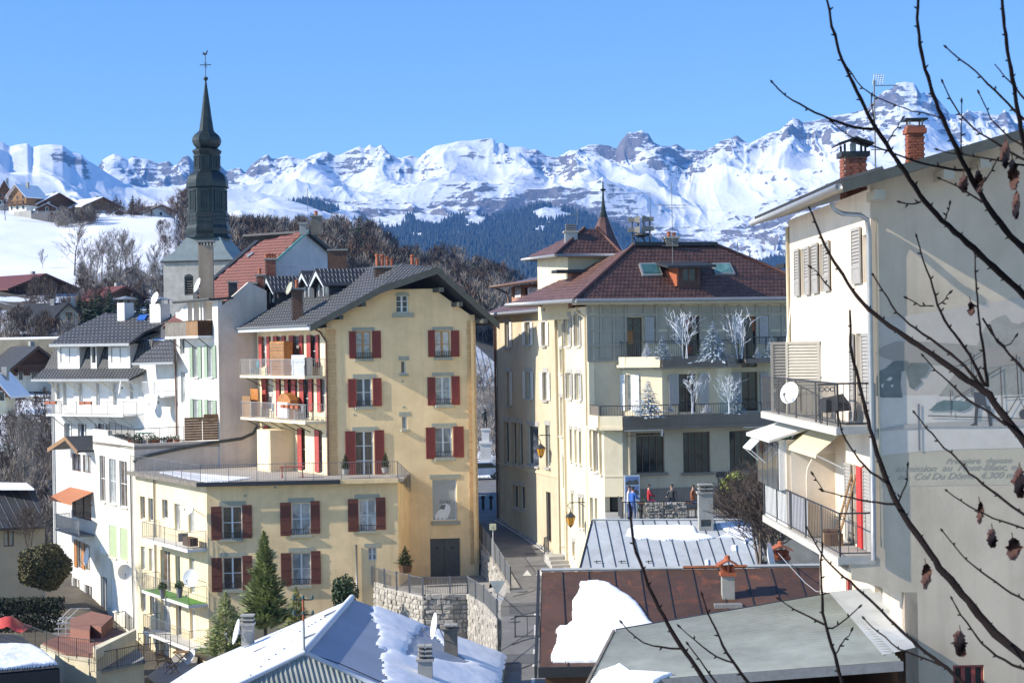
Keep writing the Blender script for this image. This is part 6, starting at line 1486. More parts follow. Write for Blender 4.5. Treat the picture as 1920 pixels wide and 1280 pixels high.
b=FX.loc(P(1060,430,102))
for k in range(3):MB().box(b.x+.05,b.x+.62,b.y+.05,b.y+.55,b.z-.05+k*.14,b.z+.02+k*.14).build('cowl_slat',M_DCONC,bpy.data.objects[[o.name for o in bpy.data.objects if o.get('label')=='grey slatted metal chimney at the left of the turret roof'][0]],FX)
MB().box(12.0,13.8,2.0,3.2,F5.hit(1440,497,2)[1]-.15,F5.hit(1440,494,2)[1]).build('dormer_roof',M_IRON,inn,F5)
ZTT=-8.72
tt=[(Pb.x,Pb.y),(Pc.x,Pc.y),(Pd.x,Pd.y),(Pd.x+2,88.0),(P(1140,980,88.4).x,88.4),(P(1135,980,92).x,92)]
MB().prism(tt,-13.5,ZTT).build('cafe_terrace',M_CONC)['kind']='structure'
cf=thing('terrace_railing',(8,88.5,ZTT),'dark iron railing along the cafe terrace behind the pale metal roof','railing')
railing('railing_bars',[Vector((P(1160,970,92).x,92,ZTT)),Vector((P(1168,970,88.6).x,88.6,ZTT)),Vector((P(1320,970,88.6).x,88.6,ZTT)),Vector((P(1460,970,88.6).x,88.6,ZTT))],1.0,cf,M_IRON,gap=.12,post=1.8,bw=.02,tw=.04,mid=False)
rd=FGb2.hit(1140,950)
MB().box(.1,2.4,.6,.7,ZTT,zov).build('dark_entrance',M_DGLASS,inn,FGb2)
R=FGc.rect(1170,890,1199,931,-.3);bs=thing('poster_board',FGc.pt(R[0],-.3,R[2]),'upright board with mountain pictures beside the cafe entrance','poster')
MB().box(R[0],R[1],-.36,-.3,R[2]-.9,R[3]).build('board',M_WPLASTIC,bs,FGc)
for k,(z0_,z1_)in enumerate(((.55,.92),(.08,.50))):
    za_,zb__=R[2]+(R[3]-R[2])*z0_,R[2]+(R[3]-R[2])*z1_
    MB().box(R[0]+.06,R[1]-.06,-.375,-.362,za_,zb__).build('print',mat('poster_sky',(.28,.33,.55),.4,.1,3),bs,FGc)
    w_=R[1]-R[0]-.14;MB().prismY([(R[0]+.07,za_+.01),(R[0]+.07+w_*.0,za_+.15),(R[0]+.07+w_*.3,za_+.26),(R[0]+.07+w_*.55,za_+.2),(R[0]+.07+w_*.8,za_+.3),(R[0]+.07+w_,za_+.16),(R[0]+.07+w_,za_+.01)],-.385,-.377).build('mountain_print',M_DCONC,bs,FGc)
def lantern(px,py,Y,F,label):
    c=P(px,py,Y);t=thing('street_lantern',c,label,'street lantern');r=.24
    b=MB().lathe([(.13,0),(.24,.42)],6,(c.x,c.y));b.v=[(x,y,z+c.z-.25)for x,y,z in b.v];b.build('amber_glass',mat('amber_glass',(.62,.30,.03),.3,.1,6),t)
    b=MB();
    for k in range(6):a=2*math.pi*k/6;b.bar((c.x+.135*math.cos(a),c.y+.135*math.sin(a),c.z-.25),(c.x+.25*math.cos(a),c.y+.25*math.sin(a),c.z+.17),.018)
    b.build('cage',M_IRON,t)
    b=MB().lathe([(.29,.17),(.24,.26),(.12,.36),(.05,.44),(.02,.5)],6,(c.x,c.y));b.v=[(x,y,z+c.z)for x,y,z in b.v];b.build('cap',M_IRON,t)
    b=MB().lathe([(.02,-.4),(.06,-.34),(.14,-.26)],6,(c.x,c.y));b.v=[(x,y,z+c.z)for x,y,z in b.v];b.build('foot',M_IRON,t)
    d=(F.pt(0,0,0)-F.pt(0,1,0)).normalized()
    top=c+Vector((0,0,.95));wl=top-d*1.25
    MB().tube([c+Vector((0,0,.5)),c+Vector((0,0,.62)),c+d*.16+Vector((0,0,.8)),c+Vector((0,0,.98)),c-d*.12+Vector((0,0,.9))],.022,5).tube([top,wl],.025,5).tube([top-d*.45,wl-Vector((0,0,.55))],.02,5).tube([wl+Vector((0,0,.25)),wl-Vector((0,0,.6))],.03,5).build('bracket',M_IRON,t)
lantern(1014,846,105.6,F7,'amber street lantern on a scroll bracket, on the shaded street wing')
lantern(1070,975,97.3,F6,'amber street lantern on a scroll bracket, on the sunlit side wall')
st=thing('stone_steps',F6.pt(1,-1,ZR(102)),'short flight of stone steps with an iron rail at the foot of the sunlit wall','steps')
for k in range(5):pbox('step',F6,2.9-.62*k*0+.0,4.6,-1.0+.0,-.02,ZR(101)-.3+k*.19,ZR(101)-.3+k*.19+.17,M_KERB,st)if False else pbox('step',F6,.4,3.6-k*.42,-1.05,-.02,ZR(101)-.25+k*.19,ZR(101)-.25+k*.19+.186,M_KERB,st)
railing('handrail',[F6.pt(.3,-1.0,ZR(103)+.5),F6.pt(1.6,-1.0,ZR(103)+.7)],.9,st,M_IRON,gap=.15,post=1.2)
# ================================================================ right hand house with the mural
XR=P(1636,650,42).x;F8=facade((XR-.28,52.6),(XR,42.0));L8=F8.L
F9=facade((XR,42.0),(XR+9.5,42.1));L9=F9.L
M_PCH=mat('peach_render',(.72,.61,.48),.88,.07,.8,bmp=.12,bscale=40,streak=.2)
M_GRYR=mat('grey_beige_render',(.54,.455,.345),.88,.07,.8,bmp=.2,bscale=25,streak=.25)
M_SLATS=mat('slate_grey_shutter',(.32,.30,.27),.6,.1,5)
mh=thing('mural_house',F9.pt(1,0,-9),'tall house with peach side wall, grey gable with a painted mural and louvred shutters','house')
Hs=[]
def w8(r,HH=True):
    R=F8.rect(*r);Hs.append(R);w=window(F8,mh,R,leaves=1,rows=2,rail=None,gm=M_GLASSC,dep=.18);return w,R
w,_=w8((1502.5,466,1511.5,553));shutter(F8,w,F8.rect(1493,467,1502,555),M_SLATS,'louvre');shutter(F8,w,F8.rect(1512,462,1521,553),M_SLATS,'louvre')
w,_=w8((1537.5,457,1547,547));shutter(F8,w,F8.rect(1525.5,456,1537,550),M_SLATS,'louvre');shutter(F8,w,F8.rect(1547.5,451,1558.5,546),M_SLATS,'louvre')
w,_=w8((1618,440,1626,530));shutter(F8,w,F8.rect(1601,427,1617.5,532),M_SLATS,'louvre')
zb1=F8.hit(1530,796,-1.1)[1];zb2=F8.hit(1530,1030,-1.1)[1]
R=F8.rect(1509,640,1541,785);R=(R[0],R[1],zb1+.05,R[3]);Hs.append(R);w=window(F8,mh,R,leaves=2,rows=2,rail=None,gm=M_GLASSC,dep=.18)
shutter(F8,w,(R[0]-.75,R[0]-.05,R[2],R[3]),M_SLATS,'louvre')
Fo=facade(tuple(F8.pt(R[0]+.05,-.95,0)[:2]),tuple(F8.pt(R[0]+.1,-.05,0)[:2]));shutter(Fo,w,(0,Fo.L,R[2],R[3]),M_SLATS,'louvre',e=0)
Fo=facade(tuple(F8.pt(R[1]-.6,-.85,0)[:2]),tuple(F8.pt(R[1],-.05,0)[:2]));shutter(Fo,w,(0,Fo.L,R[2],R[3]),mat('pale_cream_shutter',(.36,.33,.27),.6,.1,4),'louvre',e=0)  # second open leaf in a slightly lighter cream than the grey shutters
R=F8.rect(1606,625,1620,790);R=(R[0],R[1],zb1+.05,R[3]);Hs.append(R);w=window(F8,mh,R,leaves=1,rows=2,rail=None,gm=M_GLASSC,dep=.18)
shutter(F8,w,(R[0]-.5,R[0]-.04,R[2],R[3]),M_SLATS,'louvre');shutter(F8,w,(R[1]+.04,L8-.15,R[2],R[3]),M_SLATS,'louvre')
R=F8.rect(1601,872,1612,1030);R=(R[0],R[1],zb2+.05,R[3]);Hs.append(R);w=window(F8,mh,R,leaves=1,rows=2,rail=None,gm=M_GLASSC,dep=.18)
shutter(F8,w,(R[0]-.75,R[0]-.04,R[2],R[3]),M_SLATS,'louvre')
R=F8.rect(1613.5,875,1622,1030);R=(R[0],R[1],zb2+.05,R[3]);MB().box(R[0],R[1],-.1,-.02,R[2],R[3]).build('red_door',mat('bright_red_door',(.55,.04,.035),.45,.1,4),mh,F8);shutter(F8,mh,(R[1]+.1,L8-.2,R[2],R[3]),M_SLATS,'louvre')
zlo=F8.hit(1600,1070)[1]
wall(F8,[(0,zlo),(L8,zlo),(L8,3.5),(0,3.5)],Hs,M_PCH,mh)
rc=.75
F8l=facade(tuple((F8.pt(-.0,rc,0))[:2]),tuple(F8.pt(L8,rc,0)[:2]));Hl=[]
for r in((1640,1098,1655,1131),(1668,1117,1683,1196)):
    R=F8l.rect(*r);Hl.append(R);window(F8l,mh,R,leaves=1,rows=1,rail=None,gm=M_GLASSC,dep=.3)
R=F8l.rect(1586,1085,1598,1120);Hl.append(R);window(F8l,mh,R,leaves=1,rows=1,fm=mat('bright_red_door',(.55,.04,.035)),rail=None,gm=M_DGLASS,dep=.1)
wall(F8l,[(0,-12),(L8,-12),(L8,zlo+.4),(0,zlo+.4)],Hl,M_PCH,mh)
xg=F9.hit(1697,1180)[0];zl_=F9.hit(1697,1110)[1];xs0=F9.hit(1596,1060)[0]
zck0=F9.hit(1600,1086)[1];zck1=F9.hit(1600,1050)[1]
vr=[F9.hit(1636,345),F9.hit(1920,262)];sl_=(vr[1][1]-vr[0][1])/(vr[1][0]-vr[0][0]);z_at=lambda x:vr[0][1]+sl_*(x-vr[0][0])
Rw=F9.rect(1787,1246,1845,1300)
wall(F9,[(xg,-12),(L9,-12),(L9,z_at(L9)),(0,z_at(0)),(0,zck1),(xs0,zck1),(xs0,zck0),(xg,zl_)],[Rw],M_GRYR,mh)
w=window(F9,mh,Rw,leaves=3,rows=1,fm=mat('dull_red_frame',(.28,.05,.04),.6),rail=None,gm=M_DGLASS,dep=.1)
F9s=facade(tuple(F9.pt(xg,1.6,0)[:2]),tuple(F9.pt(xg,0,0)[:2]))
wall(F9s,[(0,-12),(1.6,-12),(1.6,zl_),(0,zl_)],[],M_PCH,mh)
oe=.85;of=1.0
ez=z_at(0)-sl_*oe+.1
w3=[F8.pt(-.8,-oe,ez),F8.pt(L8+of,-oe,ez),F8.pt(L8+of,L9+2,ez+sl_*(L9+2+oe)),F8.pt(-.8,L9+2,ez+sl_*(L9+2+oe))]
pr=Plane(w3[0],w3[1],w3[2]);pp=[tuple(pr.F.loc(p)[:2])for p in w3];slab('roof_slope',pr,pp,.1,M_SLATE,mh,.12)
slab('soffit',pr,pp,.02,mat('soffit_boards',(.42,.37,.28),.85,.1,2),mh,.0)
V=[];n_=44
cb=MB();
for k in range(n_):
    p=w3[0].lerp(w3[1],(k+.5)/n_);q=p+(w3[2]-w3[1]).normalized()*1.0
    cb.tube([p+Vector((0,0,.14)),q+Vector((0,0,.14))],.08,5)
o_=cb.build('roof_corrugation',M_SLATE,mh);o_['kind']='stuff'
MB().tube([w3[0]+Vector((-.08,0,.02)),w3[1]+Vector((-.08,0,.02))],.085,8).build('gutter',M_GUTTER,mh,smooth=True)
board(w3[1]+Vector((0,0,.13)),w3[2]+Vector((0,0,.13)),.24,.05,'verge_board',M_DBOARD,mh,out=(0,-1,0))
for x_,y_ in((1641,364),(1770,326),(1838,305)):h_=F9.hit(x_,y_,-.4);MB().box(h_[0]-.12,h_[0]+.12,-of+.1,-.003,h_[1]-.16,h_[1]+.06).build('purlin_end',mat('soffit_boards',(.4,.36,.28)),mh,F9)
gp=[P(1560,380,41.3),P(1563,393,41.3),P(1580,401,41.4),P(1612,403,41.7),P(1626,412,41.85),P(1629,440,41.88),P(1632,640,41.88),P(1636,860,41.88),P(1638,1050,41.88)]
pipe('downpipe',gp,.06,M_GUTTER,mh,10)
pipe('cable',[F9.pt(.12,-.03,2.8),F9.pt(.12,-.03,-4.8)],.02,M_CGUTTER,mh,5)
pipe('downpipe',[F8.pt(.12,-.06,3.3),F8.pt(.12,-.06,-.2)],.05,M_CGUTTER,mh,8)
h_=F9.hit(1645,371,-.1);MB().tube([(h_[0]+.06*math.cos(a),-.2,h_[1]+.06*math.sin(a))for a in np.linspace(0,6.28,14)],.012,5).build('iron_ring',M_IRON,mh,F9)
def balc(z,x0,x1,dp,name='balcony',fr=0):
    sl=MB().box(x0,x1,-dp,-.003,z-.18,z).build(name,M_CONC,mh,F8);
    MB().box(x0,x1,-dp-.03,-dp-.003,z-.2,z-.02).build('edge_board',M_KERB,sl,F8);return sl
b1=balc(zb1,.0,L8+.05,.86)
railing('railing',[F8.pt(0,-.83,zb1),F8.pt(L8,-.83,zb1),F8.pt(L8,-.02,zb1)],1.0,b1,M_IRON,gap=.125,post=2.6,bw=.014,tw=.035)
b2=balc(zb2,.0,L8+.02,.86)
rl2=railing('railing',[F8.pt(0,-.83,zb2),F8.pt(L8-.02,-.83,zb2),F8.pt(L8-.02,-.02,zb2)],1.0,b2,M_IRON,gap=.2,post=2.0,bw=.012,tw=.035,mid=False)
MB().add([tuple(F8.pt(.05,-.80,zb2+.08)),tuple(F8.pt(L8*.62,-.80,zb2+.08)),tuple(F8.pt(L8*.62,-.80,zb2+.95)),tuple(F8.pt(.05,-.80,zb2+.95))],[(0,1,2,3)]).build('privacy_screen',mat('grey_screen_cloth',(.34,.34,.36),.9,.08,5),b2)
for k in range(5):xx=.5+k*2.3;MB().prismY([(-.02,zb2-.9),(-.02,zb2-.19),(-.79,zb2-.19)],xx-.06,xx+.06).build('bracket',M_CONC,b2,Fr(F8.pt(0,0,0),-F8.y)if False else F8)if False else MB().hexa([(xx-.06,-.01,zb2-.75),(xx+.06,-.01,zb2-.75),(xx+.06,-.005,zb2-.19),(xx-.06,-.005,zb2-.19),(xx-.06,-.35,zb2-.45),(xx+.06,-.35,zb2-.45),(xx+.06,-.84,zb2-.19),(xx-.06,-.84,zb2-.19)]).build('bracket',M_CONC,b2,F8)
chh=thing('balcony_chair',F8.pt(L8-2,-.6,zb1),'black metal chair with scrolled back on the upper balcony of the mural house','chair')
q=F8.pt(L8-2.2,-.6,zb1);
MB().box(q.x-.22,q.x+.22,q.y-.22,q.y+.22,q.z+.43,q.z+.47).build('seat',M_IRON,chh)
for a,c in((-.2,-.2),(.2,-.2),(-.2,.2),(.2,.2)):MB().tube([(q.x+a,q.y+c,q.z),(q.x+a,q.y+c,q.z+(.95 if c>0 else .45))],.014,5).build('leg',M_IRON,chh)
b=MB().box(q.x-.22,q.x+.22,q.y+.19,q.y+.21,q.z+.9,q.z+.95)
for k in range(3):b.tube([(q.x-.13+k*.13+.055*math.cos(a),q.y+.2,q.z+.81+.055*math.sin(a))for a in np.linspace(0,6.28,10)],.012,4)
b.build('backrest',M_IRON,chh)
tb=thing('balcony_parasol',F8.pt(L8-1.2,-.7,zb1),'folded black cover lying over furniture on the upper balcony','cover')
q=F8.pt(L8-1.2,-.65,zb1);MB().hexa([(q.x-.3,q.y-.5,q.z+.3),(q.x+.3,q.y-.5,q.z+.35),(q.x+.3,q.y+.6,q.z+.35),(q.x-.3,q.y+.6,q.z+.3),(q.x-.28,q.y-.45,q.z+.62),(q.x+.28,q.y-.45,q.z+.5),(q.x+.28,q.y+.5,q.z+.72),(q.x-.28,q.y+.5,q.z+.6)]).build('cover',mat('black_cloth',(.02,.02,.022),.9),tb)
for c in((-.26,-.4),(.26,-.4),(-.26,.5),(.26,.5)):MB().tube([(q.x+c[0],q.y+c[1],q.z),(q.x+c[0],q.y+c[1],q.z+.31)],.014,5).build('leg',M_IRON,tb)
dish(1482,737,46.5,.54,'large white satellite dish on the railing of the upper right balcony',-42,18,anchor=P(1500,742,46.6))
za_=zb1-.2
ya=thing('yellow_awning',F8.pt(5,-.6,za_-.6),'small cream yellow awning half open below the upper right balcony','awning')
x0_,x1_=F8.hit(1488,815,-.5)[0],F8.hit(1549,815,-.5)[0]
MB().add([(x0_,-.1,za_-.1),(x1_,-.1,za_-.1),(x1_,-.75,za_-.62),(x0_,-.75,za_-.62),(x0_,-.77,za_-.72),(x1_,-.77,za_-.72)],[(0,1,2,3),(3,2,5,4)]).build('canopy',mat('cream_yellow_canvas',(.60,.52,.33),.85,.08,4),ya,F8)
MB().tube([(x1_,-.05,za_-1.0),(x1_,-.74,za_-.65)],.02,5).build('arm',M_WFRAME,ya,F8)
pc=thing('glazed_porch',F8.pt(2,-.6,zb2),'white glazed porch with a ribbed roof and propped open window on the lower balcony','porch')
x0_,x1_=.15,3.6;zt_=F8.hit(1500,838,-1.1)[1];hr=zt_-zb2
MB().box(x0_,x1_,-.82,-.74,zb2,zb2+hr*.42).build('front_panel',M_WFRAME,pc,F8)
for k in range(4):
    a=x0_+(x1_-x0_)*k/4;c=x0_+(x1_-x0_)*(k+1)/4;b=MB().box(a,a+.07,-.82,-1.0,zb2+hr*.42,zt_).box(c-.07,c,-.82,-1.0,zb2+hr*.42,zt_).box(a+.07,c-.07,-.82,-1.0,zt_-.08,zt_).build('window_frame',M_WFRAME,pc,F8)
    MB().box(a+.07,c-.07,-.79,-1.03,zb2+hr*.42,zt_-.08).build('pane',M_GLASS,b,F8)
MB().box(x1_,x1_+.08,-.82,-.02,zb2,zt_).build('end_panel',M_PCH,pc,F8)
FeP=facade(tuple(F8.pt(x1_+.08,-.82,0)[:2]),tuple(F8.pt(x1_+.08,0,0)[:2]));MB().box(.12,FeP.L-.12,-.03,-.003,zb2+.15,zt_-.25).build('door_panel',mat('cream_door',(.74,.68,.58),.6,.04,3),pc,FeP)
ribs=MB();rz=zt_+.05
MB().hexa([(x0_-.3,-1.3,rz-.12),(x1_+.2,-1.3,rz-.12),(x1_+.2,0,rz+.28),(x0_-.3,0,rz+.28),(x0_-.3,-1.3,rz-.07),(x1_+.2,-1.3,rz-.07),(x1_+.2,0,rz+.33),(x0_-.3,0,rz+.33)]).build('roof',mat('ribbed_sheet',(.62,.60,.55),.5,.06,3),pc,F8)
for k in range(12):xx=x0_-.25+k*(x1_-x0_+.4)/11;MB().tube([(xx,-1.3,rz-.06),(xx,0,rz+.34)],.035,4).build('rib',M_WFRAME,pc,F8)
MB().hexa([(x0_,-1.45,rz-.45),(x0_+1.4,-1.45,rz-.45),(x0_+1.4,-1.1,rz-.1),(x0_,-1.1,rz-.1),(x0_,-1.45,rz-.42),(x0_+1.4,-1.45,rz-.42),(x0_+1.4,-1.1,rz-.07),(x0_,-1.1,rz-.07)]).build('open_window',M_WFRAME,pc,F8)
for xx in(x0_+.05,x0_+1.35):MB().bar((xx,-1.43,rz-.44),(xx,-.80,rz-1.0),.03).build('prop',M_WFRAME,pc,F8)
pt_=thing('arched_partition',F8.pt(6.2,-.5,zb2),'cream partition wall with a rounded corner standing on the lower balcony','partition')
Fp=facade(tuple(F8.pt(6.1,-.79,0)[:2]),tuple(F8.pt(6.1,.0,0)[:2]));zq_=F8.hit(1545,845)[1]
MB().prismY([(.05,zb2),(Fp.L,zb2),(Fp.L,zq_),(.45,zq_),(.2,zq_-.12),(.08,zq_-.35),(.05,zq_-.6)],0,.08).build('panel',M_PCH,pt_,Fp)
rk=thing('wooden_rack',F8.pt(L8-1.45,-.15,zb2),'wooden lattice ladder leaning on the wall of the lower balcony','ladder')
b0=F8.pt(L8-2.6,-.5,zb2);
for s in(0,.45):MB().bar(F8.pt(L8-2.7+s,-.45,zb2),F8.pt(L8-2.2+s,-.06,zb2+1.75),.05).build('rail',M_WOOD,rk)
for k in range(6):f_=(k+.7)/6.5;MB().bar(F8.pt(L8-2.7+.5*f_,-.45+.39*f_,zb2+1.75*f_),F8.pt(L8-2.25+.5*f_,-.45+.39*f_,zb2+1.75*f_),.035).build('rung',M_WOOD,rk)
bx=thing('cardboard_box',F8.pt(L8-3,-.5,zb2),'brown box with firewood at the near end of the lower balcony','box');MB().box(L8-2.7,L8-2.2,-.75,-.3,zb2,zb2+.3).build('box',M_WOOD,bx,F8)
for k in range(4):MB().tube([F8.pt(L8-2.65+k*.1,-.7,zb2+.33+.03*(k%2)),F8.pt(L8-2.6+k*.12,-.35,zb2+.36)],.035,6).build('log',M_DWOOD,bx)
F_=Fr((P(1583,330,45.5).x,45.5,0),(1,0,0));wd=P(1626,330,45.5).x-P(1583,330,45.5).x
zb_,zt_=P(1600,355,45.5).z,P(1600,293,45.5).z
t=thing('chimney',F_.pt(wd/2,.3,zb_),'square old brick chimney with a gabled metal hood on posts','chimney')
brick_stack(F_,0,wd,0,.6,zb_-.4,zt_,t,M_BRICK,bw=.22,bh=.075)
MB().box(-.07,wd+.07,-.07,.67,zt_,zt_+.12).build('cap',M_IRON,t,F_)
for x_,y_ in((.03,.03),(wd-.03,.03),(.03,.57),(wd-.03,.57)):MB().box(x_-.025,x_+.025,y_-.025,y_+.025,zt_+.12,zt_+.32).build('hood_post',M_IRON,t,F_)
MB().box(wd/2-.06,wd/2+.06,.2,.4,zt_+.12,zt_+.36).build('flue',M_GUTTER,t,F_)
for s in(-1,1):MB().hexa([(wd/2,-.2,zt_+.45),(wd/2,.8,zt_+.45),(wd/2+s*(wd/2+.17),.8,zt_+.29),(wd/2+s*(wd/2+.17),-.2,zt_+.29),(wd/2,-.2,zt_+.48),(wd/2,.8,zt_+.48),(wd/2+s*(wd/2+.17),.8,zt_+.32),(wd/2+s*(wd/2+.17),-.2,zt_+.32)]).build('hood',M_IRON,t,F_)
F_=Fr((P(1704,290,45).x,45,0),(1,0,0));wd=P(1734,290,45).x-P(1704,290,45).x;zb_,zt_=P(1718,325,45).z,P(1718,236,45).z
t=thing('chimney',F_.pt(wd/2,.2,zb_),'slim orange red brick chimney with a flared head and metal lid','chimney')
brick_stack(F_,0,wd,0,wd,zb_-.2,zt_-.18,t,mat('orange_brick',(.27,.085,.045),.85,.2,6,rnd=.15),bw=.2,bh=.07,core=M_BRICK)
MB().box(-.05,wd+.05,-.05,wd+.05,zt_-.18,zt_-.06).build('head',mat('orange_brick',(.27,.085,.045)),t,F_);MB().box(-.02,wd+.02,-.02,wd+.02,zt_-.059,zt_+.01).build('head',M_BRICK,t,F_)
for x_,y_ in((.04,.04),(wd-.04,.04),(.04,wd-.04),(wd-.04,wd-.04)):MB().box(x_-.02,x_+.02,y_-.02,y_+.02,zt_+.01,zt_+.15).build('lid_post',M_CONC,t,F_)
MB().box(-.08,wd+.08,-.08,wd+.08,zt_+.151,zt_+.19).build('lid',M_COPPER,t,F_)
a_=P(1642,345,45.2)
ae=aerial(a_,P(1642,150,45.2).z-a_.z,'tall tv aerial with a grid panel beside the hooded chimney',[(2.45,.6,4,.08,.3),(.85,.4,3,.1,.1)],0)
for k in range(5):c=a_+Vector((-.04+.0*k,0,2.5+k*.055));MB().tube([c+Vector((.01*k,0,0)),c+Vector((.26+.01*k,0,.012))],.006,4).build('grid_bar',M_LIRON,ae)
for k in range(5):c=a_+Vector((-.04+k*.06,0,2.48));MB().tube([c,c+Vector((.05,0,.26))],.005,4).build('grid_bar',M_LIRON,ae)
# ---------------------------------------------------------------- the mural, painted flat on the gable
mu=thing('mural',F9.pt(3,-.01,F9.hit(1700,912)[1]),'faded wall painting of an old aeroplane on a snowfield with handwriting below','mural')
def mp(name,pts,m,lv):
    MB().prismY([F9.hit(x,y)for x,y in pts],-.004-lv*.004,-.001-lv*.004+.0006).build(name,m,mu,F9)
mc=lambda n,c,v=.08:mat(n,c,.9,v,2.5,bmp=.12,bscale=25)
mp('painted_ground',[(1640,912),(2100,905),(2100,700),(1641,700)],mc('mural_cream',(.46,.405,.30)),0)
mp('painted_snowfield',[(1641,855),(1700,848),(1800,842),(2100,835),(2100,735),(1641,742)],mc('mural_white_blue',(.55,.50,.43)),1)
mp('painted_sky',[(1641,742),(2100,735),(2100,560),(1900,560),(1641,600)],mc('mural_pale_grey',(.45,.40,.335)),1)
mp('painted_far_peaks',[(1760,742),(1790,700),(1810,690),(1825,665),(1845,615),(1860,600),(1872,594),(1885,590),(1895,604),(1910,608),(1925,600),(2100,640),(2100,735)],mc('mural_mid_grey',(.30,.285,.24),.2),2)
mp('painted_wing',[(1641,662),(1655,650),(1680,640),(1720,640),(1800,645),(1920,658),(2100,670),(2100,690),(1920,680),(1850,690),(1780,684),(1700,680),(1660,672)],mc('mural_wing_grey',(.30,.27,.225)),3)
mp('painted_rock',[(1643,742),(1643,706),(1650,695),(1662,690),(1675,677),(1700,676),(1705,690),(1690,697),(1688,720),(1692,745),(1655,745)],mc('mural_slate',(.15,.165,.15),.25),4)
mp('painted_rock',[(1698,694),(1707,680),(1740,680),(1743,690),(1733,706),(1722,708),(1728,716),(1712,730),(1705,725)],mc('mural_slate',(.15,.165,.15),.25),4)
for pts in([(1661,712),(1668,706),(1674,708),(1668,714)],[(1651,722),(1657,718),(1655,728)],[(1669,722),(1675,720),(1673,727)]):mp('painted_snow_patch',pts,mc('mural_white_blue',(.6,.62,.68)),5)
mp('painted_propeller_disc',[(1783,742),(1784,712),(1795,690),(1815,685),(1845,688),(1852,700),(1850,735),(1830,742)],mc('mural_wing_grey',(.30,.27,.225)),4)
mp('painted_lower_wing',[(1741,770),(1758,754),(1770,750),(1826,753),(1815,766),(1800,771),(1785,768),(1770,770)],mc('mural_dark_green',(.13,.18,.17),.3),5)
mp('painted_tail_shadow',[(1641,806),(1700,795),(1800,790),(2100,785),(2100,794),(1850,800),(1740,800),(1700,803),(1641,809)],mc('mural_shadow',(.37,.34,.30)),5)
mp('painted_man',[(1825,735),(1845,735),(1850,760),(1856,762),(1860,797),(1854,799),(1850,768),(1842,758),(1834,766),(1831,797),(1818,797),(1826,792),(1828,762)],mc('mural_black',(.07,.075,.08)),6)
for a,c,w in(((1820,660),(1822,740),1.6),((1875,690),(1880,790),1.6),((1905,665),(1909,740),2),((1781,730),(1783,778),1.2),((1740,779),(1925,785),1.6),((1880,745),(1925,742),1.5),((1790,690),(1842,658),1.2),((1850,704),(1877,688),1.5),((1909,742),(1886,780),1.4),((1909,742),(1922,770),1.2),((1783,750),(1820,728),1.1)):
    dx_,dy_=c[0]-a[0],c[1]-a[1];ll=math.hypot(dx_,dy_);nx,ny=-dy_/ll*w/2,dx_/ll*w/2
    mp('painted_strut',[(a[0]+nx,a[1]+ny),(c[0]+nx,c[1]+ny),(c[0]-nx,c[1]-ny),(a[0]-nx,a[1]-ny)],mc('mural_black',(.07,.075,.08)),7)
mp('painted_pole',[(1720,757),(1724,757),(1725.5,845),(1722,845)],mc('mural_dark_grey',(.18,.19,.21)),6)
mp('painted_wheel',[(1920+10*math.cos(a),776+10*math.sin(a))for a in np.linspace(0,6.0,12)],mc('mural_black',(.07,.075,.08)),8)
def script_text(s,px,py,hpx,label):
    cu=bpy.data.curves.new('handwriting','FONT');cu.body=s;cu.shear=.45;cu.size=1;cu.extrude=.001
    x,z=F9.hit(px,py);k=hpx*42/FOC
    o=bpy.data.objects.new('handwriting_src',cu);COL.objects.link(o);dg=bpy.context.evaluated_depsgraph_get()
    me=bpy.data.meshes.new_from_object(o.evaluated_get(dg));bpy.data.objects.remove(o)
    me.materials.clear();me.materials.append(mc('mural_ink',(.33,.295,.24)))
    M=F9.M@Matrix.Translation((x,-.0075,z))@Matrix.Rotation(math.pi/2,4,'X')@Matrix.Diagonal((k*1.15,k,1,1))
    ob=bpy.data.objects.new('handwriting',me);link(ob,mu,M);ob['kind']='stuff'
script_text('Premiere  depose',1772,869,15,'')
script_text('ascension  au  Mont-Blanc, et',1678,884,17,'')
script_text('au  Col Du Dôme  4.300 m.',1682,899,17,'')
# ================================================================ foreground roofs
M_ZINC=mat('pale_zinc_sheet',(.50,.52,.52),.6,.12,.9,metal=0,bmp=.1,streak=.25,rnd=.05)
M_RUST=None
def rust_mat():
    m,n,b=nodes_mat('rusty_brown_sheet');pos=geo_pos(n)
    base=ramp(n,noise(n,.7,6,.7,.5,vec=pos),[(.3,(.055,.03,.018)),(.7,(.115,.06,.036))])
    sp=ramp(n,noise(n,1.6,7,.75,.8,vec=pos),[(.54,(0,0,0)),(.70,(1,1,1))])
    c=mix(n,math_n(n,'MULTIPLY',sp,.85),base,(.27,.085,.03))
    fl=ramp(n,noise(n,9,4,.7,vec=pos),[(.70,(0,0,0)),(.76,(1,1,1))])
    c=mix(n,math_n(n,'MULTIPLY',fl,.35),c,(.25,.2,.18))
    oi=n.nodes.new('ShaderNodeObjectInfo');rr=ramp(n,oi.outputs['Random'],[(0,(.85,.85,.85)),(1,(1.15,1.15,1.15))]);c=mix(n,1.0,c,rr,'MULTIPLY')
    n.links.new(c,b.inputs['Base Color']);b.inputs['Roughness'].default_value=.55
    bump(n,b,noise(n,5,5,.7,vec=pos),.15,.02);return m
M_RUST=rust_mat()
M_CORR=mat('grey_corrugated_iron',(.33,.345,.30),.45,.22,.8,metal=.25,streak=.2)
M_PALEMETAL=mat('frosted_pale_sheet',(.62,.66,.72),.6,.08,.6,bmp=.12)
M_BLUEGREY=mat('blue_grey_sheet',(.33,.38,.46),.55,.12,.5,bmp=.15)  # right slope sheet, darker and bluer than the left
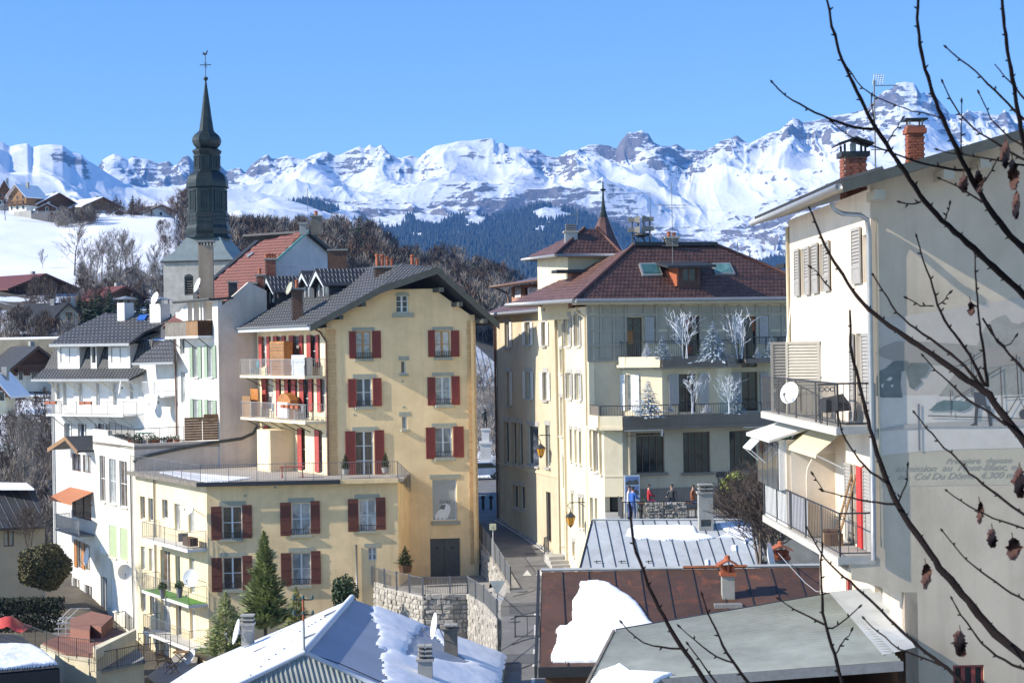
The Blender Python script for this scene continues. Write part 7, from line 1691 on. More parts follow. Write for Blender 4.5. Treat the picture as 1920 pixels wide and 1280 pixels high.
def panels(pl,poly,w,m,parent,name='panel',th=.03,seam=.05,lift=0.0,ang=None,sm=M_IRON,x_off=0):
    """long sheets split by raised standing seams"""
    xs_=[p[0]for p in poly];x=min(xs_)-x_off;k=0
    while x<max(xs_):
        s_=strip(poly,x+.012,x+w-.012)
        if len(s_)>2:
            MB().prism(s_,lift-th,lift+.001*(k%2)).build(name,m,parent,pl.F)
            e=strip(poly,x+w-.009,x+w+.009)
            if len(e)>2 and x+w<max(xs_):MB().prism(e,lift-.02,lift+seam).build('seam',sm,parent,pl.F)
        x+=w;k+=1
# ---- pale zinc roof below the cafe
pz=Plane(P(1112,976,80),P(1413,975,80),P(1090,1070,75.4))
zn=thing('zinc_roofed_shed',P(1250,1100,77),'low shed with a pale zinc seamed roof in front of the cafe terrace','shed')
pp=pxpoly(pz,[(1112,976),(1413,976),(1447,1078),(1086,1078)])
panels(pz,pp,(pz.px(1413,1000)[0]-pz.px(1112,1000)[0])/13.2,M_ZINC,zn,seam=.03)
MB().tube([pz.w(1110,975)+Vector((0,0,.03)),pz.w(1414,975)+Vector((0,0,.03))],.05,6).build('ridge_roll',M_ZINC,zn)
board(pz.w(1112,976)+Vector((-.02,0,.03)),pz.w(1086,1078)+Vector((-.02,0,.03)),.2,.06,'verge_board',M_IRON,zn)
c4=[pz.w(1112,976),pz.w(1413,976),pz.w(1447,1078),pz.w(1086,1078)]
b=MB();n=4
b.add([(p.x,p.y,p.z-.06)for p in c4]+[(p.x,p.y,-15)for p in c4],[(0,1,5,4),(1,2,6,5),(2,3,7,6),(3,0,4,7)]);b.build('wall',M_CONC,zn)
snow_patch('snow_patch',pxpoly(pz,[(1174,1005),(1178,993),(1190,986),(1225,985),(1270,985),(1300,986),(1308,1000),(1330,1004),(1340,1009),(1310,1013),(1280,1014),(1262,1012),(1245,1014),(1228,1012),(1215,1010),(1200,1012),(1188,1008)]),.02,.07,'long strip of snow on the pale zinc roof, left of its chimney',Fm=pz.F,seed=4)
snow_patch('snow_patch',pxpoly(pz,[(1347,1008),(1366,1000),(1352,990),(1350,982),(1365,979),(1385,979),(1400,984),(1402,990),(1413,1000),(1412,1010),(1400,1014),(1398,1020),(1392,1012),(1375,1008)]),.02,.07,'small curled patch of snow on the pale zinc roof, right of its chimney',Fm=pz.F,seed=5)
for pts in([(1372,1024),(1380,1022),(1381,1034),(1374,1033)],[(1322,1052),(1328,1049),(1329,1060),(1323,1060)]):snow_patch('snow_patch',pxpoly(pz,pts),.02,.04,'tiny leftover flecks of snow low on the pale zinc roof',Fm=pz.F,seed=6)
for o_ in bpy.data.objects:
    if o_.get('label','').startswith('tiny leftover'):o_['group']='tiny snow flecks on the zinc roof'
for px_,py_ in((1119,1056),(1165,1056),(1216,1056)):
    q=pz.w(px_,py_);MB().tube([q+Vector((-.12,0,.08)),q+Vector((.18,0,.1))],.02,4).tube([q+Vector((0,0,0)),q+Vector((0,0,.14))],.02,4).build('snow_hook',M_IRON,zn)
def block_chimney(px0,px1,pyt,pyb,Y,label,m=M_CONC,slot=True,caps=2):
    a,c=P(px0,pyb,Y),P(px1,pyb,Y);F_=Fr((a.x,Y,0),(1,0,0));w=c.x-a.x;zt_=P(px0,pyt,Y).z;zb_=a.z-.6
    t=thing('chimney',(a.x+w/2,Y,a.z),label,'chimney');H_=zt_-zb_;s0=a.z+.12
    if slot:MB().box(0,w,0,w*.9,zb_,s0).box(0,w*.14,0,w*.9,s0,s0+.3).box(w*.86,w,0,w*.9,s0,s0+.3).box(0,w,0,w*.9,s0+.3,zt_).box(w*.14,w*.86,w*.5,w*.8,s0,s0+.3).build('shaft',m,t,F_)
    else:MB().box(0,w,0,w*.9,zb_,zt_).build('shaft',m,t,F_)
    MB().box(-.06,w+.06,-.06,w*.9+.06,zt_+.003,zt_+.09).build('cap',m,t,F_)
    z_=zt_+.093
    for k in range(caps):
        for s in(0,1):
            if w>.5:MB().box(.0+s*w*.52,w*.48+s*w*.52,-.03,w*.93,z_+.1,z_+.16).build('cap_slab',M_CONC,t,F_);MB().box(.06+s*w*.52,w*.42+s*w*.52,.05,w*.85,z_,z_+.1).build('cap_core',M_DCONC,t,F_)
        if w<=.5:MB().box(-.04,w+.04,-.04,w*.94,z_+.1,z_+.15).build('cap_slab',M_CONC,t,F_);MB().box(.05,w-.05,.05,w*.8,z_,z_+.1).build('cap_core',M_DCONC,t,F_)
        z_+=.165
    return t
block_chimney(1311,1338,926,992,79,'square grey concrete chimney with slab caps on the pale zinc roof')
# ---- brown rusty roof
pb=Plane(P(1015,1071,58),P(1572,1061,58),P(1010,1250,52.3))
br=thing('rusty_roofed_house',P(1250,1270,55),'house with a rusty brown sheet metal roof and one big patch of snow','house')
pp=pxpoly(pb,[(1016,1072),(1572,1062),(1640,1235),(1011,1250)])
panels(pb,pp,(pb.px(1572,1080)[0]-pb.px(1015,1080)[0])/11.3,M_RUST,br,seam=.03)
MB().tube([pb.w(1014,1071)+Vector((0,0,.05)),pb.w(1280,1067)+Vector((0,0,.05))],.06,6).build('ridge_cap',M_ZINC,br)
MB().tube([pb.w(1281,1067)+Vector((0,0,.06)),pb.w(1400,1064)+Vector((0,0,.05))],.06,6).build('ridge_cap',mat('rust_orange_metal',(.33,.12,.05),.6,.3,8),br)
MB().tube([pb.w(1401,1064)+Vector((0,0,.05)),pb.w(1580,1061)+Vector((0,0,.05))],.06,6).build('ridge_cap',M_ZINC,br)
board(pb.w(1014,1071)+Vector((-.03,0,.06)),pb.w(1009,1252)+Vector((-.03,0,.06)),.34,.08,'verge_board',M_IRON,br)
board(pb.w(1009,1252)+Vector((0,-.08,.05)),pb.w(1640,1237)+Vector((0,-.08,.05)),.3,.08,'fascia',M_IRON,br)
c4=[pb.w(1022,1078),pb.w(1572,1063),pb.w(1630,1230),pb.w(1022,1238)]
b=MB();b.add([(p.x,p.y,p.z-.1)for p in c4]+[(p.x,p.y,-15)for p in c4],[(0,1,5,4),(1,2,6,5),(2,3,7,6),(3,0,4,7)]);b.build('wall',M_DWOOD,br)
snow_patch('snow_patch',pxpoly(pb,[(1089,1092),(1116,1089.5),(1143,1096),(1162,1108),(1184,1121.5),(1197,1135),(1208,1151),(1216,1165),(1227,1172),(1190,1200),(1150,1241),(1100,1242),(1035,1241),(1033,1232),(1041.5,1211),(1047,1192),(1044,1181),(1051,1174),(1063,1174),(1074,1165),(1075,1146),(1074.6,1127),(1086,1108),(1090,1098)]),.02,.11,'big rounded patch of snow on the rusty brown roof',Fm=pb.F,seed=7)
def house_chimney(px0,px1,pyt,pym,pyb,Y,label):
    a,c=P(px0,pyb,Y),P(px1,pyb,Y);F_=Fr((a.x,Y,0),(1,0,0));w=c.x-a.x;zt_=P(px0,pyt,Y).z;zm=P(px0,pym,Y).z;zb_=a.z-.4
    t=thing('chimney',(a.x+w/2,Y,a.z),label,'chimney')
    MB().box(0,w,0,w,zb_,zm).build('shaft',M_CONC,t,F_);h=zt_-zm
    MB().box(-.05,w+.05,-.05,w+.05,zm+.002,zm+h*.22).build('clay_tray',M_TERRA,t,F_)
    for x in(0,w-.07):
        for y in(0,w-.07):MB().box(x,x+.07,y,y+.07,zm+h*.22,zm+h*.62).build('clay_pillar',M_TERRA,t,F_)
    MB().box(w/2-.03,w/2+.03,0,.05,zm+h*.22,zm+h*.62).box(.07,w-.07,w*.45,w*.5,zm+h*.22,zm+h*.62).build('clay_pillar',M_TERRA,t,F_)
    for s in(-1,1):MB().hexa([(w/2,-.1,zt_-.06),(w/2,w+.1,zt_-.06),(w/2+s*(w/2+.13),w+.1,zm+h*.58),(w/2+s*(w/2+.13),-.1,zm+h*.58),(w/2,-.1,zt_),(w/2,w+.1,zt_),(w/2+s*(w/2+.13),w+.1,zm+h*.66),(w/2+s*(w/2+.13),-.1,zm+h*.66)]).build('clay_roof',M_TERRA,t,F_)
    MB().lathe([(.09,zt_-.05),(.09,zt_+.07),(.05,zt_+.1)],8,(w/2,w/2)).build('clay_finial',M_TERRA,t,F_);return t
t=house_chimney(1355,1378,1048,1080,1131,56,'grey chimney with a little terracotta house on top, on the rusty brown roof')
q=pb.w(1366,1133);MB().box(q.x-.45,q.x+.4,q.y-.25,q.y+.5,q.z-.08,q.z+.04).build('lead_flashing',M_GUTTER,t)
house_chimney(1452,1480,1021,1050,1075,60,'terracotta house shaped chimney top behind the rusty roof, beside a white dish')
dish(1441,1046,59.5,.95,'white satellite dish edge-on between the pale zinc roof and the mural house',72,10)
# ---- corrugated roof lower right
c_=[P(1155,1183,45.0),P(1565,1113,46.0),P(1692,1241,39.6)]
pc_=Plane(*c_);cg=thing('corrugated_roofed_shed',P(1400,1270,42),'low wooden lean-to with a grey corrugated iron roof against the mural house','shed')
q4=[pc_.w(1155,1183),pc_.w(1565,1113),pc_.w(1692,1241),pc_.w(1104,1284)]
b=MB();nW=30;N=nW*6;vs=[];up_=pc_.n
L_=14
for i in range(N+1):
    t_=i/N;a=q4[0].lerp(q4[3],t_);c=q4[1].lerp(q4[2],t_);h=.034*math.cos(2*math.pi*t_*nW)
    for j in range(L_+1):p=a.lerp(c,j/L_)+up_*(h+.004*(j%5==0));vs.append(p)
fs=[(i*(L_+1)+j,i*(L_+1)+j+1,(i+1)*(L_+1)+j+1,(i+1)*(L_+1)+j)for i in range(N)for j in range(L_)]
b.add(vs,fs);b.m=[1 if i%6 in(2,3)else 0 for i in range(N)for j in range(L_)];b.build('corrugated_sheet',[M_CORR,mat('corrugation_valley',(.13,.135,.13),.7,.3,2)],cg)  # valley faces get a darker colour than the ridges
b=MB()
for j in(3,6,9,12):
    for i in range(0,nW,3):
        t_=i/nW;p=q4[0].lerp(q4[3],t_).lerp(q4[1].lerp(q4[2],t_),j/L_+.01)+up_*.02;b.box(p.x-.008,p.x+.008,p.y-.008,p.y+.008,p.z,p.z+.012)
o_=b.build('roof_screws',M_IRON,cg);o_['kind']='stuff'
board(q4[0]+Vector((0,.05,.04)),q4[1]+Vector((0,.05,.04)),.1,.1,'top_flashing',M_IRON,cg,out=(0,1,0))
board(q4[3]+Vector((0,-.03,.03)),q4[2]+Vector((0,-.03,.03)),.2,.07,'fascia',M_GIRON,cg,out=(0,-1,0))
board(q4[0]+Vector((-.02,0,.05)),q4[3]+Vector((-.02,0,.05)),.16,.06,'verge_board',M_DCONC,cg,out=(-1,0,0))
fl=Plane(q4[1],q4[2],q4[1]+Vector((.9,0,.12)))
MB().add([q4[1]+Vector((-.15,0,.05)),q4[2]+Vector((-.3,.6,.06)),q4[2]+Vector((.55,1.2,.12)),q4[1]+Vector((1.1,0,.16))],[(0,1,2,3)]).build('wall_flashing',M_ZINC,cg)
zlow=q4[3].z-.25
Fk=facade((q4[3].x+.4,q4[3].y+.35),(q4[2].x,q4[2].y+.35))
MB().box(0,Fk.L,.2,.3,-12,zlow+.0).build('wall_core',M_IRON,cg,Fk)
for k in range(4):
    z_=zlow-.02-k*.19;
    for j in range(3):pbox('log',Fk,j*Fk.L/3+.02,(j+1)*Fk.L/3-.02,-.02,.18,z_-.17,z_,M_OWOOD,cg)
c4=[q4[0],q4[1],q4[2]+Vector((0,.5,0)),q4[3]+Vector((.3,.5,0))]
b=MB();b.add([(p.x,p.y,p.z-.12)for p in c4]+[(p.x,p.y,-13)for p in c4],[(0,1,5,4),(1,2,6,5),(3,0,4,7)]);b.build('wall',M_DWOOD,cg)
h_=pc_.w(1480,1255);
snow_patch('snow_patch',pxpoly(pc_,[(1163,1247),(1184,1261),(1215,1262),(1262,1266),(1238,1276),(1225,1283),(1108,1283),(1124,1262),(1154,1252)]),.03,.07,'wedge of snow at the lower left corner of the corrugated roof',Fm=pc_.F,seed=9)
# ---- snowy hipped roof at the bottom
A_=PZ(660,1122,-10.5);B_=PZ(570,1226,-10.5);C_=P(948,1225,78);D_=P(372,1245,73)
pR=Plane(A_,B_,C_);pL=Plane(A_,B_,D_)
E_=pL.w(320,1350);F_e=pR.w(840,1350);G_=pR.w(930,1340);H_=pL.w(240,1330)
sh_=thing('snowy_roofed_house',P(640,1300,68),'low house with a half melted snowy hipped roof beside the street','house')
def poly_on(pl,pts):return[tuple(pl.F.loc(p)[:2])for p in pts]
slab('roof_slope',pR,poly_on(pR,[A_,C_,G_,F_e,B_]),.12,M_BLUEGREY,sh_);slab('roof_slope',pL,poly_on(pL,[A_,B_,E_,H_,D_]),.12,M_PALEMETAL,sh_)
pH=Plane(B_,E_,F_e);b=MB();nW=60
for i in range(nW*4+1):
    t_=i/(nW*4);p=E_.lerp(F_e,t_);
    b.v+=[tuple(B_+(p-B_)*.001+pH.n*.0),tuple(p+pH.n*(.03*math.cos(2*math.pi*t_*nW)+.02))];b.v[-2]=tuple(B_.lerp(p,.02))
fw=E_-F_e
b=MB();vs=[];fs=[];u_=(F_e-E_).normalized();Lb=(F_e-E_).length;mid=(B_-E_).dot(u_);perp=(B_-E_)-u_*mid;nW=52;N=nW*4
for i in range(N+1):
    s_=Lb*i/N;tt_=min(s_/mid,(Lb-s_)/(Lb-mid));h=pH.n*(.025*math.cos(2*math.pi*i/4)+.03);vs+=[E_+u_*s_+h,E_+u_*s_+perp*max(tt_,0)+h]
fs=[(2*i,2*i+2,2*i+3,2*i+1)for i in range(N)];b.add(vs,fs);b.build('corrugated_hip',M_CORR,sh_)
for a,c,r in((A_,B_,.13),(B_,E_,.1),(B_,F_e,.1)):pipe('ridge_cap',[a+Vector((0,0,.06)),c+Vector((0,0,.06))],r,M_PALEMETAL,sh_,8)
c4=[A_.lerp(C_,.97),A_,A_.lerp(D_,.97)]
w4=[D_,A_,C_,G_,H_];b=MB();b.add([(p.x,p.y,p.z-.15)for p in w4]+[(p.x,p.y,-19)for p in w4],[(i,(i+1)%5,5+(i+1)%5,5+i)for i in range(5)]);b.build('wall',M_CONC,sh_)
zig=[(706,1136)]+[(696+28*math.sin((y-1136)/95)+random.uniform(-13,13),y)for y in np.cumsum([1140]+[random.uniform(2.5,9)for _ in range(27)])]+[(712,1300)];zig=[q for q in zig if q[1]<1300]
snow_patch('snow_patch',pxpoly(pR,[(716,1300)]+[(935,1300),(948,1227),(880,1201),(818,1179),(812,1188),(835,1212),(860,1229),(884,1243),(850,1242),(800,1231),(762,1229),(757,1214),(770,1196),(786,1178),(800,1174),(770,1160)]+zig[:-1]),.01,.07,'thick melting snow with a ragged edge on the right slope of the hipped roof',Fm=pR.F,seed=10)  # notch in the snow: melt hole shaped mostly as the chimney's cast shadow
snow_patch('snow_patch',pxpoly(pL,[(480,1205),(560,1170),(640,1132),(620,1150),(560,1185),(540,1210),(500,1240),(440,1290),(380,1310),(330,1300),(345,1268),(376,1246)]),.01,.06,'thin bright snow film on the left slope of the hipped roof',Fm=pL.F,seed=12)
for a,c in(((640,1143),(608,1158)),((598,1188),(570,1200)),((500,1215),(476,1226))):
    p,q=pL.w(*a),pL.w(*c);o_=pipe('snow_bar',[p+Vector((0,0,.08)),q+Vector((0,0,.08))],.04,M_GUTTER,sh_,6)
block_chimney(453,475,1172,1238,72.5,'grey concrete chimney on the left slope of the snowy roof',slot=False,caps=2)
block_chimney(833,858,1183,1238,73,'dark stained chimney with a slotted cowl on the right slope of the snowy roof',M_DCONC,False,1)
block_chimney(784,811,1240,1300,66.5,'weathered concrete chimney with stacked caps at the bottom of the snowy roof',M_CONC,False,3)
dish(447,1184,72,.95,'white satellite dish edge-on left of the grey chimney on the snowy roof',-74,15,anchor=P(455,1200,72.5))
dish(818,1173,72.4,1.0,'thin white satellite dish edge-on beside the dark stained chimney',-76,10,anchor=P(834,1200,73))
t=thing('power_mast',B_,'slim roof mast with green glass insulators at the ridge end of the snowy roof','mast')
zt_=P(570,1122,B_.y).z;MB().tube([B_,Vector((B_.x,B_.y,zt_-.75))],.045,8).build('mast',M_LIRON,t);MB().tube([Vector((B_.x,B_.y,zt_-.75)),Vector((B_.x,B_.y,zt_))],.04,8).build('mast_top',M_TERRA,t)
for z_ in(zt_-.03,zt_-.55):
    MB().tube([(B_.x-.32,B_.y,z_),(B_.x+.32,B_.y,z_)],.025,5).build('cross_arm',M_IRON,t)
    for s in(-.32,0,.32):MB().lathe([(.03,z_),(.06,z_+.04),(.05,z_+.1),(.03,z_+.15)],8,(B_.x+s,B_.y)).build('insulator',mat('insulator_glass',(.04,.09,.07),.2),t)
wr=thing('overhead_cable',P(800,1260,70),'thin black cable sagging over the snowy roof towards the street','cable')
pts=[]
a,c=P(760,1290,66),P(1000,1180,84)
for i in range(13):f_=i/12;p=a.lerp(c,f_);pts.append(p-Vector((0,0,1.2*f_*(1-f_))))
MB().tube(pts,.018,4).build('wire',M_IRON,wr)
wr=thing('overhead_cable',P(600,1240,60),'thin cable lying over the ridge of the snowy roof','cable')
pts=[pR.w(573,1228)+Vector((0,0,.12)),pR.w(640,1250)+Vector((0,0,.1)),pR.w(720,1285)+Vector((0,0,.1))];MB().tube(pts,.018,4).build('wire',M_IRON,wr)
wr=thing('overhead_cable',P(1500,1050,50),'pale cable running down from the terracotta chimney over the rusty roof','cable')
MB().tube([P(1458,1035,59.5),P(1480,1060,57),P(1510,1092,53),P(1530,1108,50),P(1560,1112,46.2)],.014,4).build('wire',M_LIRON,wr)
wr=thing('overhead_cable',P(1470,700,52),'white cable hanging beside the far corner of the peach wall','cable')
MB().tube([P(1487,520,52.5),P(1480,600,52.3),P(1466,710,52),P(1455,790,52),P(1446,900,52),P(1442,960,52)],.014,4).build('wire',M_LIRON,wr)
# ---- bottom left cluster
def poly_z(pts,z):return[(lambda p:(p.x,p.y))(PZ(x,y,z))for x,y in pts]
dk=thing('deck_house',PZ(170,1240,-17),'low annex with a terracotta brown roof deck and metal stairs, lower left','annex')
MB().prism(poly_z([(76,1208),(176,1163),(254,1193),(180,1236),(120,1230)],-15.2),-19.5,-15.2).build('body',M_CREAM,dk)
M_DECK=mat('terracotta_deck',(.27,.125,.085),.85,.15,2)
MB().prism(poly_z([(80,1207),(176,1165),(250,1192),(178,1232),(124,1228)],-15.19),-15.19,-15.1).build('deck',M_DECK,dk)
MB().prism(poly_z([(132,1180),(172,1165),(212,1175),(190,1196),(170,1192),(168,1204),(132,1198)],-15.1),-15.1,-14.5).build('raised_deck',M_DECK,dk)
MB().prism(poly_z([(174,1230),(254,1194),(256,1197),(180,1236)],-15.09),-15.09,-14.6).build('parapet',M_CREAM,dk)
railing('railing',[PZ(x,y,-15.1)for x,y in((45,1203),(110,1228),(178,1236))],.95,dk,M_IRON,gap=.14,post=1.6,bw=.012,tw=.03)
railing('railing',[PZ(x,y,-15.1)for x,y in((218,1180),(235,1178),(250,1192))],.95,dk,M_IRON,gap=.14,post=1.6,bw=.012,tw=.03)
for k in range(5):
    q=PZ(128-k*4,1176+k*4.2,-15.1);MB().box(q.x-.5,q.x+.5,q.y-.14,q.y+.14,q.z+.5-k*.17,q.z+.56-k*.17).build('stair_tread',M_GUTTER,dk)
for s in(0,14):a=PZ(110+s,1195,-15.1);c=PZ(134+s,1172,-14.5);MB().tube([a,a+Vector((0,0,.9)),c+Vector((0,0,.9)),c+Vector((.6,0,.9))],.025,6).build('stair_rail',M_LIRON,dk)
fr_=thing('flat_roofed_annex',PZ(190,1250,-17),'flat roofed cream annex with an iron balustrade at the bottom left','annex')
MB().prism(poly_z([(116,1246),(180,1238),(258,1222),(270,1242),(168,1262)],-16.0),-19.5,-16.0).build('body',M_CREAM,fr_)
MB().prism(poly_z([(113,1246),(180,1236),(260,1220),(273,1243),(168,1265)],-15.99),-15.99,-15.85).build('roof',M_CONC,fr_)
railing('railing',[PZ(x,y,-15.85)for x,y in((168,1262),(270,1242),(320,1238),(320,1222),(260,1220))],.95,fr_,M_IRON,gap=.14,post=1.6,bw=.012,tw=.03)
tr_=thing('ground_terrace',PZ(300,1275,-18.2),'small paved terrace with wooden chairs at the foot of the yellow side wall','terrace')
MB().prism(poly_z([(274,1268),(330,1225),(372,1228),(360,1268),(320,1300)],-17.6),-19.5,-17.6).build('slab',M_TARP,tr_)
def folding_chair(q,yaw,label,grp=None):
    t=thing('folding_chair',q,label,'chair',grp);F_=Fr(q,(math.cos(yaw),math.sin(yaw),0))
    MB().box(-.25,.25,-.25,.2,.38,.41).build('seat',M_WOOD,t,F_)
    for s in(-.24,.24):MB().bar((s,-.3,0),(s,.25,.95),.04).bar((s,.3,0),(s,-.25,.4),.04).build('leg',M_WOOD,t,F_)
    for k in range(4):MB().box(-.22,.22,.1+k*.035,.12+k*.035,.55+k*.1,.62+k*.1).build('slat',M_WOOD,t,F_)
folding_chair(PZ(302,1252,-17.6),.6,'wooden folding chair left of the little table, foot of the yellow block');folding_chair(PZ(322,1262,-17.6),2.4,'wooden folding chair right of the little table, foot of the yellow block')
q=PZ(340,1245,-17.6);t=thing('folding_table',q,'small wooden folding table on the terrace at the foot of the yellow block','table')
for k in range(6):MB().box(q.x-.45+k*.15,q.x-.32+k*.15,q.y-.35,q.y+.35,q.z+.7,q.z+.73).build('slat',M_WOOD,t)
for s in(-.35,.35):MB().bar((q.x+s,q.y-.3,q.z),(q.x-s,q.y-.3,q.z+.7),.04).bar((q.x+s,q.y+.3,q.z),(q.x-s,q.y+.3,q.z+.7),.04).build('leg',M_WOOD,t)
gr_=thing('snowy_roofed_shed',PZ(40,1250,-17),'dark seamed metal roof with a slab of snow at the bottom left corner','house')
pg_=Plane(P(-30,1186,92),P(38,1190,92),P(-30,1262,84));pp=pxpoly(pg_,[(-60,1184),(38,1190),(112,1250),(-60,1266)])
panels(pg_,pp,.5,M_SLATE,gr_,seam=.05,sm=M_IRON);c4=[pg_.w(-60,1184),pg_.w(38,1190),pg_.w(112,1250),pg_.w(-60,1266)]
b=MB();b.add([(p.x,p.y,p.z-.08)for p in c4]+[(p.x,p.y,-19.5)for p in c4],[(i,(i+1)%4,4+(i+1)%4,4+i)for i in range(4)]);b.build('wall',M_IRON,gr_)
snow_patch('snow_patch',pxpoly(pg_,[(-40,1215),(20,1210),(62,1213),(80,1222),(108,1246),(60,1252),(-40,1260)]),.04,.18,'slab of snow sliding on the dark roof in the bottom left corner',Fm=pg_.F,seed=14)
q=PZ(14,1178,-14.6);t=thing('red_tarpaulin',q,'crumpled red tarpaulin lying by the roof in the lower left corner','tarpaulin')
V=[];n=14
gx,gy=np.meshgrid(np.linspace(-1.3,1.1,n),np.linspace(-.8,.8,n));gzz=.75*np.exp(-(gx**2+gy**2)/.7)+.25*ridged(gx*1.5,gy*1.5,3,6)
raw_mesh('cover',np.stack([gx+q.x,gy+q.y,gzz+q.z-.2],-1).reshape(-1,3),np.array([(i*n+j,i*n+j+1,(i+1)*n+j+1,(i+1)*n+j)for i in range(n-1)for j in range(n-1)]),[mat('red_tarp',(.55,.07,.05),.5,.15,3)],t,kind=None)
# ================================================================ vegetation
def twig_tree(seed,h=10,spread=.38,n1=9,n2=6,n3=5,trunk=.02,lean=0,up=.55,multi=1,tw=.012):
    """bare tree as two vertex/face sets: trunk+limbs, twigs"""
    r=random.Random(seed);tv,tf,wv,wf=[],[],[],[]
    def tube3(a,b,ra,rb,V,T,seg=3):
        d=(b-a).normalized();p=d.orthogonal().normalized();q=d.cross(p);k=len(V)
        for c,rr in((a,ra),(b,rb)):
            for i in range(seg):t_=2*math.pi*i/seg;V.append(tuple(c+p*(rr*math.cos(t_))+q*(rr*math.sin(t_))))
        for i in range(seg):T.append((k+i,k+(i+1)%seg,k+seg+(i+1)%seg,k+seg+i))
    def ribbon_(a,b,w,V,T):
        d=(b-a).normalized();p=d.orthogonal().normalized();p.rotate(Matrix.Rotation(r.uniform(0,6.28),3,d));k=len(V)
        V+=[tuple(a-p*w),tuple(a+p*w),tuple(b+p*w*.4),tuple(b-p*w*.4)];T.append((k,k+1,k+2,k+3))
    for mth in range(multi):
        base=Vector((r.uniform(-.06,.06)*h*(multi>1),r.uniform(-.06,.06)*h*(multi>1),0));top=base+Vector((r.uniform(-.08,.08)*h+lean*h,r.uniform(-.08,.08)*h,h*r.uniform(.8,.95)))
        pts=[base.lerp(top,t_)+Vector((r.uniform(-.02,.02)*h,r.uniform(-.02,.02)*h,0))*(t_>0)for t_ in(0,.25,.5,.75,1)]
        rd_=[h*trunk*(1-.85*t_)for t_ in(0,.25,.5,.75,1)]
        for i in range(4):tube3(pts[i],pts[i+1],rd_[i],rd_[i+1],tv,tf,5)
        for i in range(n1):
            t_=r.uniform(.22,.98);k=min(3,int(t_*4));o=pts[k].lerp(pts[k+1],t_*4-k);an=r.uniform(0,6.28);L=h*spread*(1.15-t_)*r.uniform(.7,1.2)
            d=Vector((math.cos(an),math.sin(an),up+r.uniform(0,.9))).normalized();e=o+d*L+Vector((0,0,L*.25));m_=o+d*L*.5
            rr=h*trunk*.35*(1.1-t_);tube3(o,m_,rr,rr*.6,tv,tf);tube3(m_,e,rr*.6,rr*.2,tv,tf)
            for j in range(n2):
                s_=r.uniform(.15,1);o2=o.lerp(m_,s_*2)if s_<.5 else m_.lerp(e,s_*2-1);d2=(d+Vector((r.gauss(0,.6),r.gauss(0,.6),r.gauss(.35,.4)))).normalized();L2=L*.5*r.uniform(.5,1.1);e2=o2+d2*L2
                ribbon_(o2,e2,h*tw*.28,wv,wf)
                for q in range(n3):
                    o3=o2.lerp(e2,r.uniform(.2,1));d3=(d2+Vector((r.gauss(0,.6),r.gauss(0,.6),r.gauss(.3,.4)))).normalized();ribbon_(o3,o3+d3*L2*r.uniform(.35,.8),h*tw*.13,wv,wf)
    return tv,tf,wv,wf
TM={}
def tree_meshes(key,*a,tm=M_BARK,wm=M_TWIG,**k):
    if key not in TM:
        tv,tf,wv,wf=twig_tree(*a,**k);ms=[]
        for nm,v,f,m in(('trunk',tv,tf,tm),('crown',wv,wf,wm)):
            me=bpy.data.meshes.new(nm);me.from_pydata(v,[],f);me.materials.append(m);ms.append(me)
        TM[key]=ms
    return TM[key]
def place_tree(key,loc,s,label,group=None,yaw=None,name='bare_tree',cat='tree',sx=1.0):
    t=thing(name,loc,label,cat,group);ms=TM[key]
    M=Matrix.Translation(Vector(loc))@Matrix.Rotation(random.uniform(0,6.28)if yaw is None else yaw,4,'Z')@Matrix.Diagonal((s*sx,s*sx,s,1))
    for nm,me in zip(('trunk','crown'),ms):link(bpy.data.objects.new(nm,me),t,M)
    return t
for k in range(4):tree_meshes(('grey',k),100+k,10,.42,24,9,7,.015,wm=M_TWIG2)
for k in range(3):tree_meshes(('brown',k),200+k,10,.42,18,9,6,.017,wm=M_TWIG)
for k in range(2):tree_meshes(('bushy',k),300+k,6,.55,10,8,6,.012,multi=5,up=.8,wm=M_TWIG)
for k in range(2):tree_meshes(('round',k),330+k,10,.5,30,12,8,.016,wm=mat('russet_twigs',(.15,.088,.06),.9,.3,.3))
def conifer_arrays(seed,h=1.0,r0=.2,n=420,droop=.35,leaf=.055,gap=0.0,top=.0,bare=.08,lay=True):
    r=np.random.default_rng(seed);t=r.random(n)**.75;z=bare+(1-bare)*(1-t);z=z if lay else z;z=np.round(z*16)/16*.6+z*.4 if lay else z
    rad_=r0*(1-z)**.85*(.55+.45*r.random(n))*(1+.25*np.sin(r.random(n)*6))+.004;th=r.random(n)*2*math.pi;rad_=rad_*(1+.22*np.sin(th*3+z*23+seed)+.18*np.sin(z*41+seed))
    c=np.stack([rad_*np.cos(th),rad_*np.sin(th),z-droop*rad_*.6],-1)*h
    out=np.stack([np.cos(th),np.sin(th),-droop+r.normal(0,.25,n)],-1);out/=np.linalg.norm(out,axis=1)[:,None]
    side=np.stack([-np.sin(th),np.cos(th),r.normal(0,.35,n)],-1);side/=np.linalg.norm(side,axis=1)[:,None]
    L=(leaf*h*(.5+.9*(1-z))*(.7+.6*r.random(n)))[:,None]
    V=np.stack([c-out*L*1.3,c+side*L*.42,c+out*L*1.2,c-side*L*.42],1)
    T=np.arange(n*4).reshape(n,4);return V.reshape(-1,3),T
def conifer_mesh(key,*a,m=M_CONIF,**k):
    if key in TM:return TM[key]
    V,T=conifer_arrays(*a,**k);me=bpy.data.meshes.new('crown');me.from_pydata(V.tolist(),[],T.tolist());me.materials.append(m)
    b=MB().tube([(0,0,0),(0,0,.5),(0,0,.98)],[.018,.011,.002],5);me2=bpy.data.meshes.new('trunk');me2.from_pydata(b.v,[],b.f);me2.materials.append(M_BARK);TM[key]=[me2,me];return TM[key]
for k in range(3):conifer_mesh(('fir',k),40+k,1.0,.19,900,.5,.05)
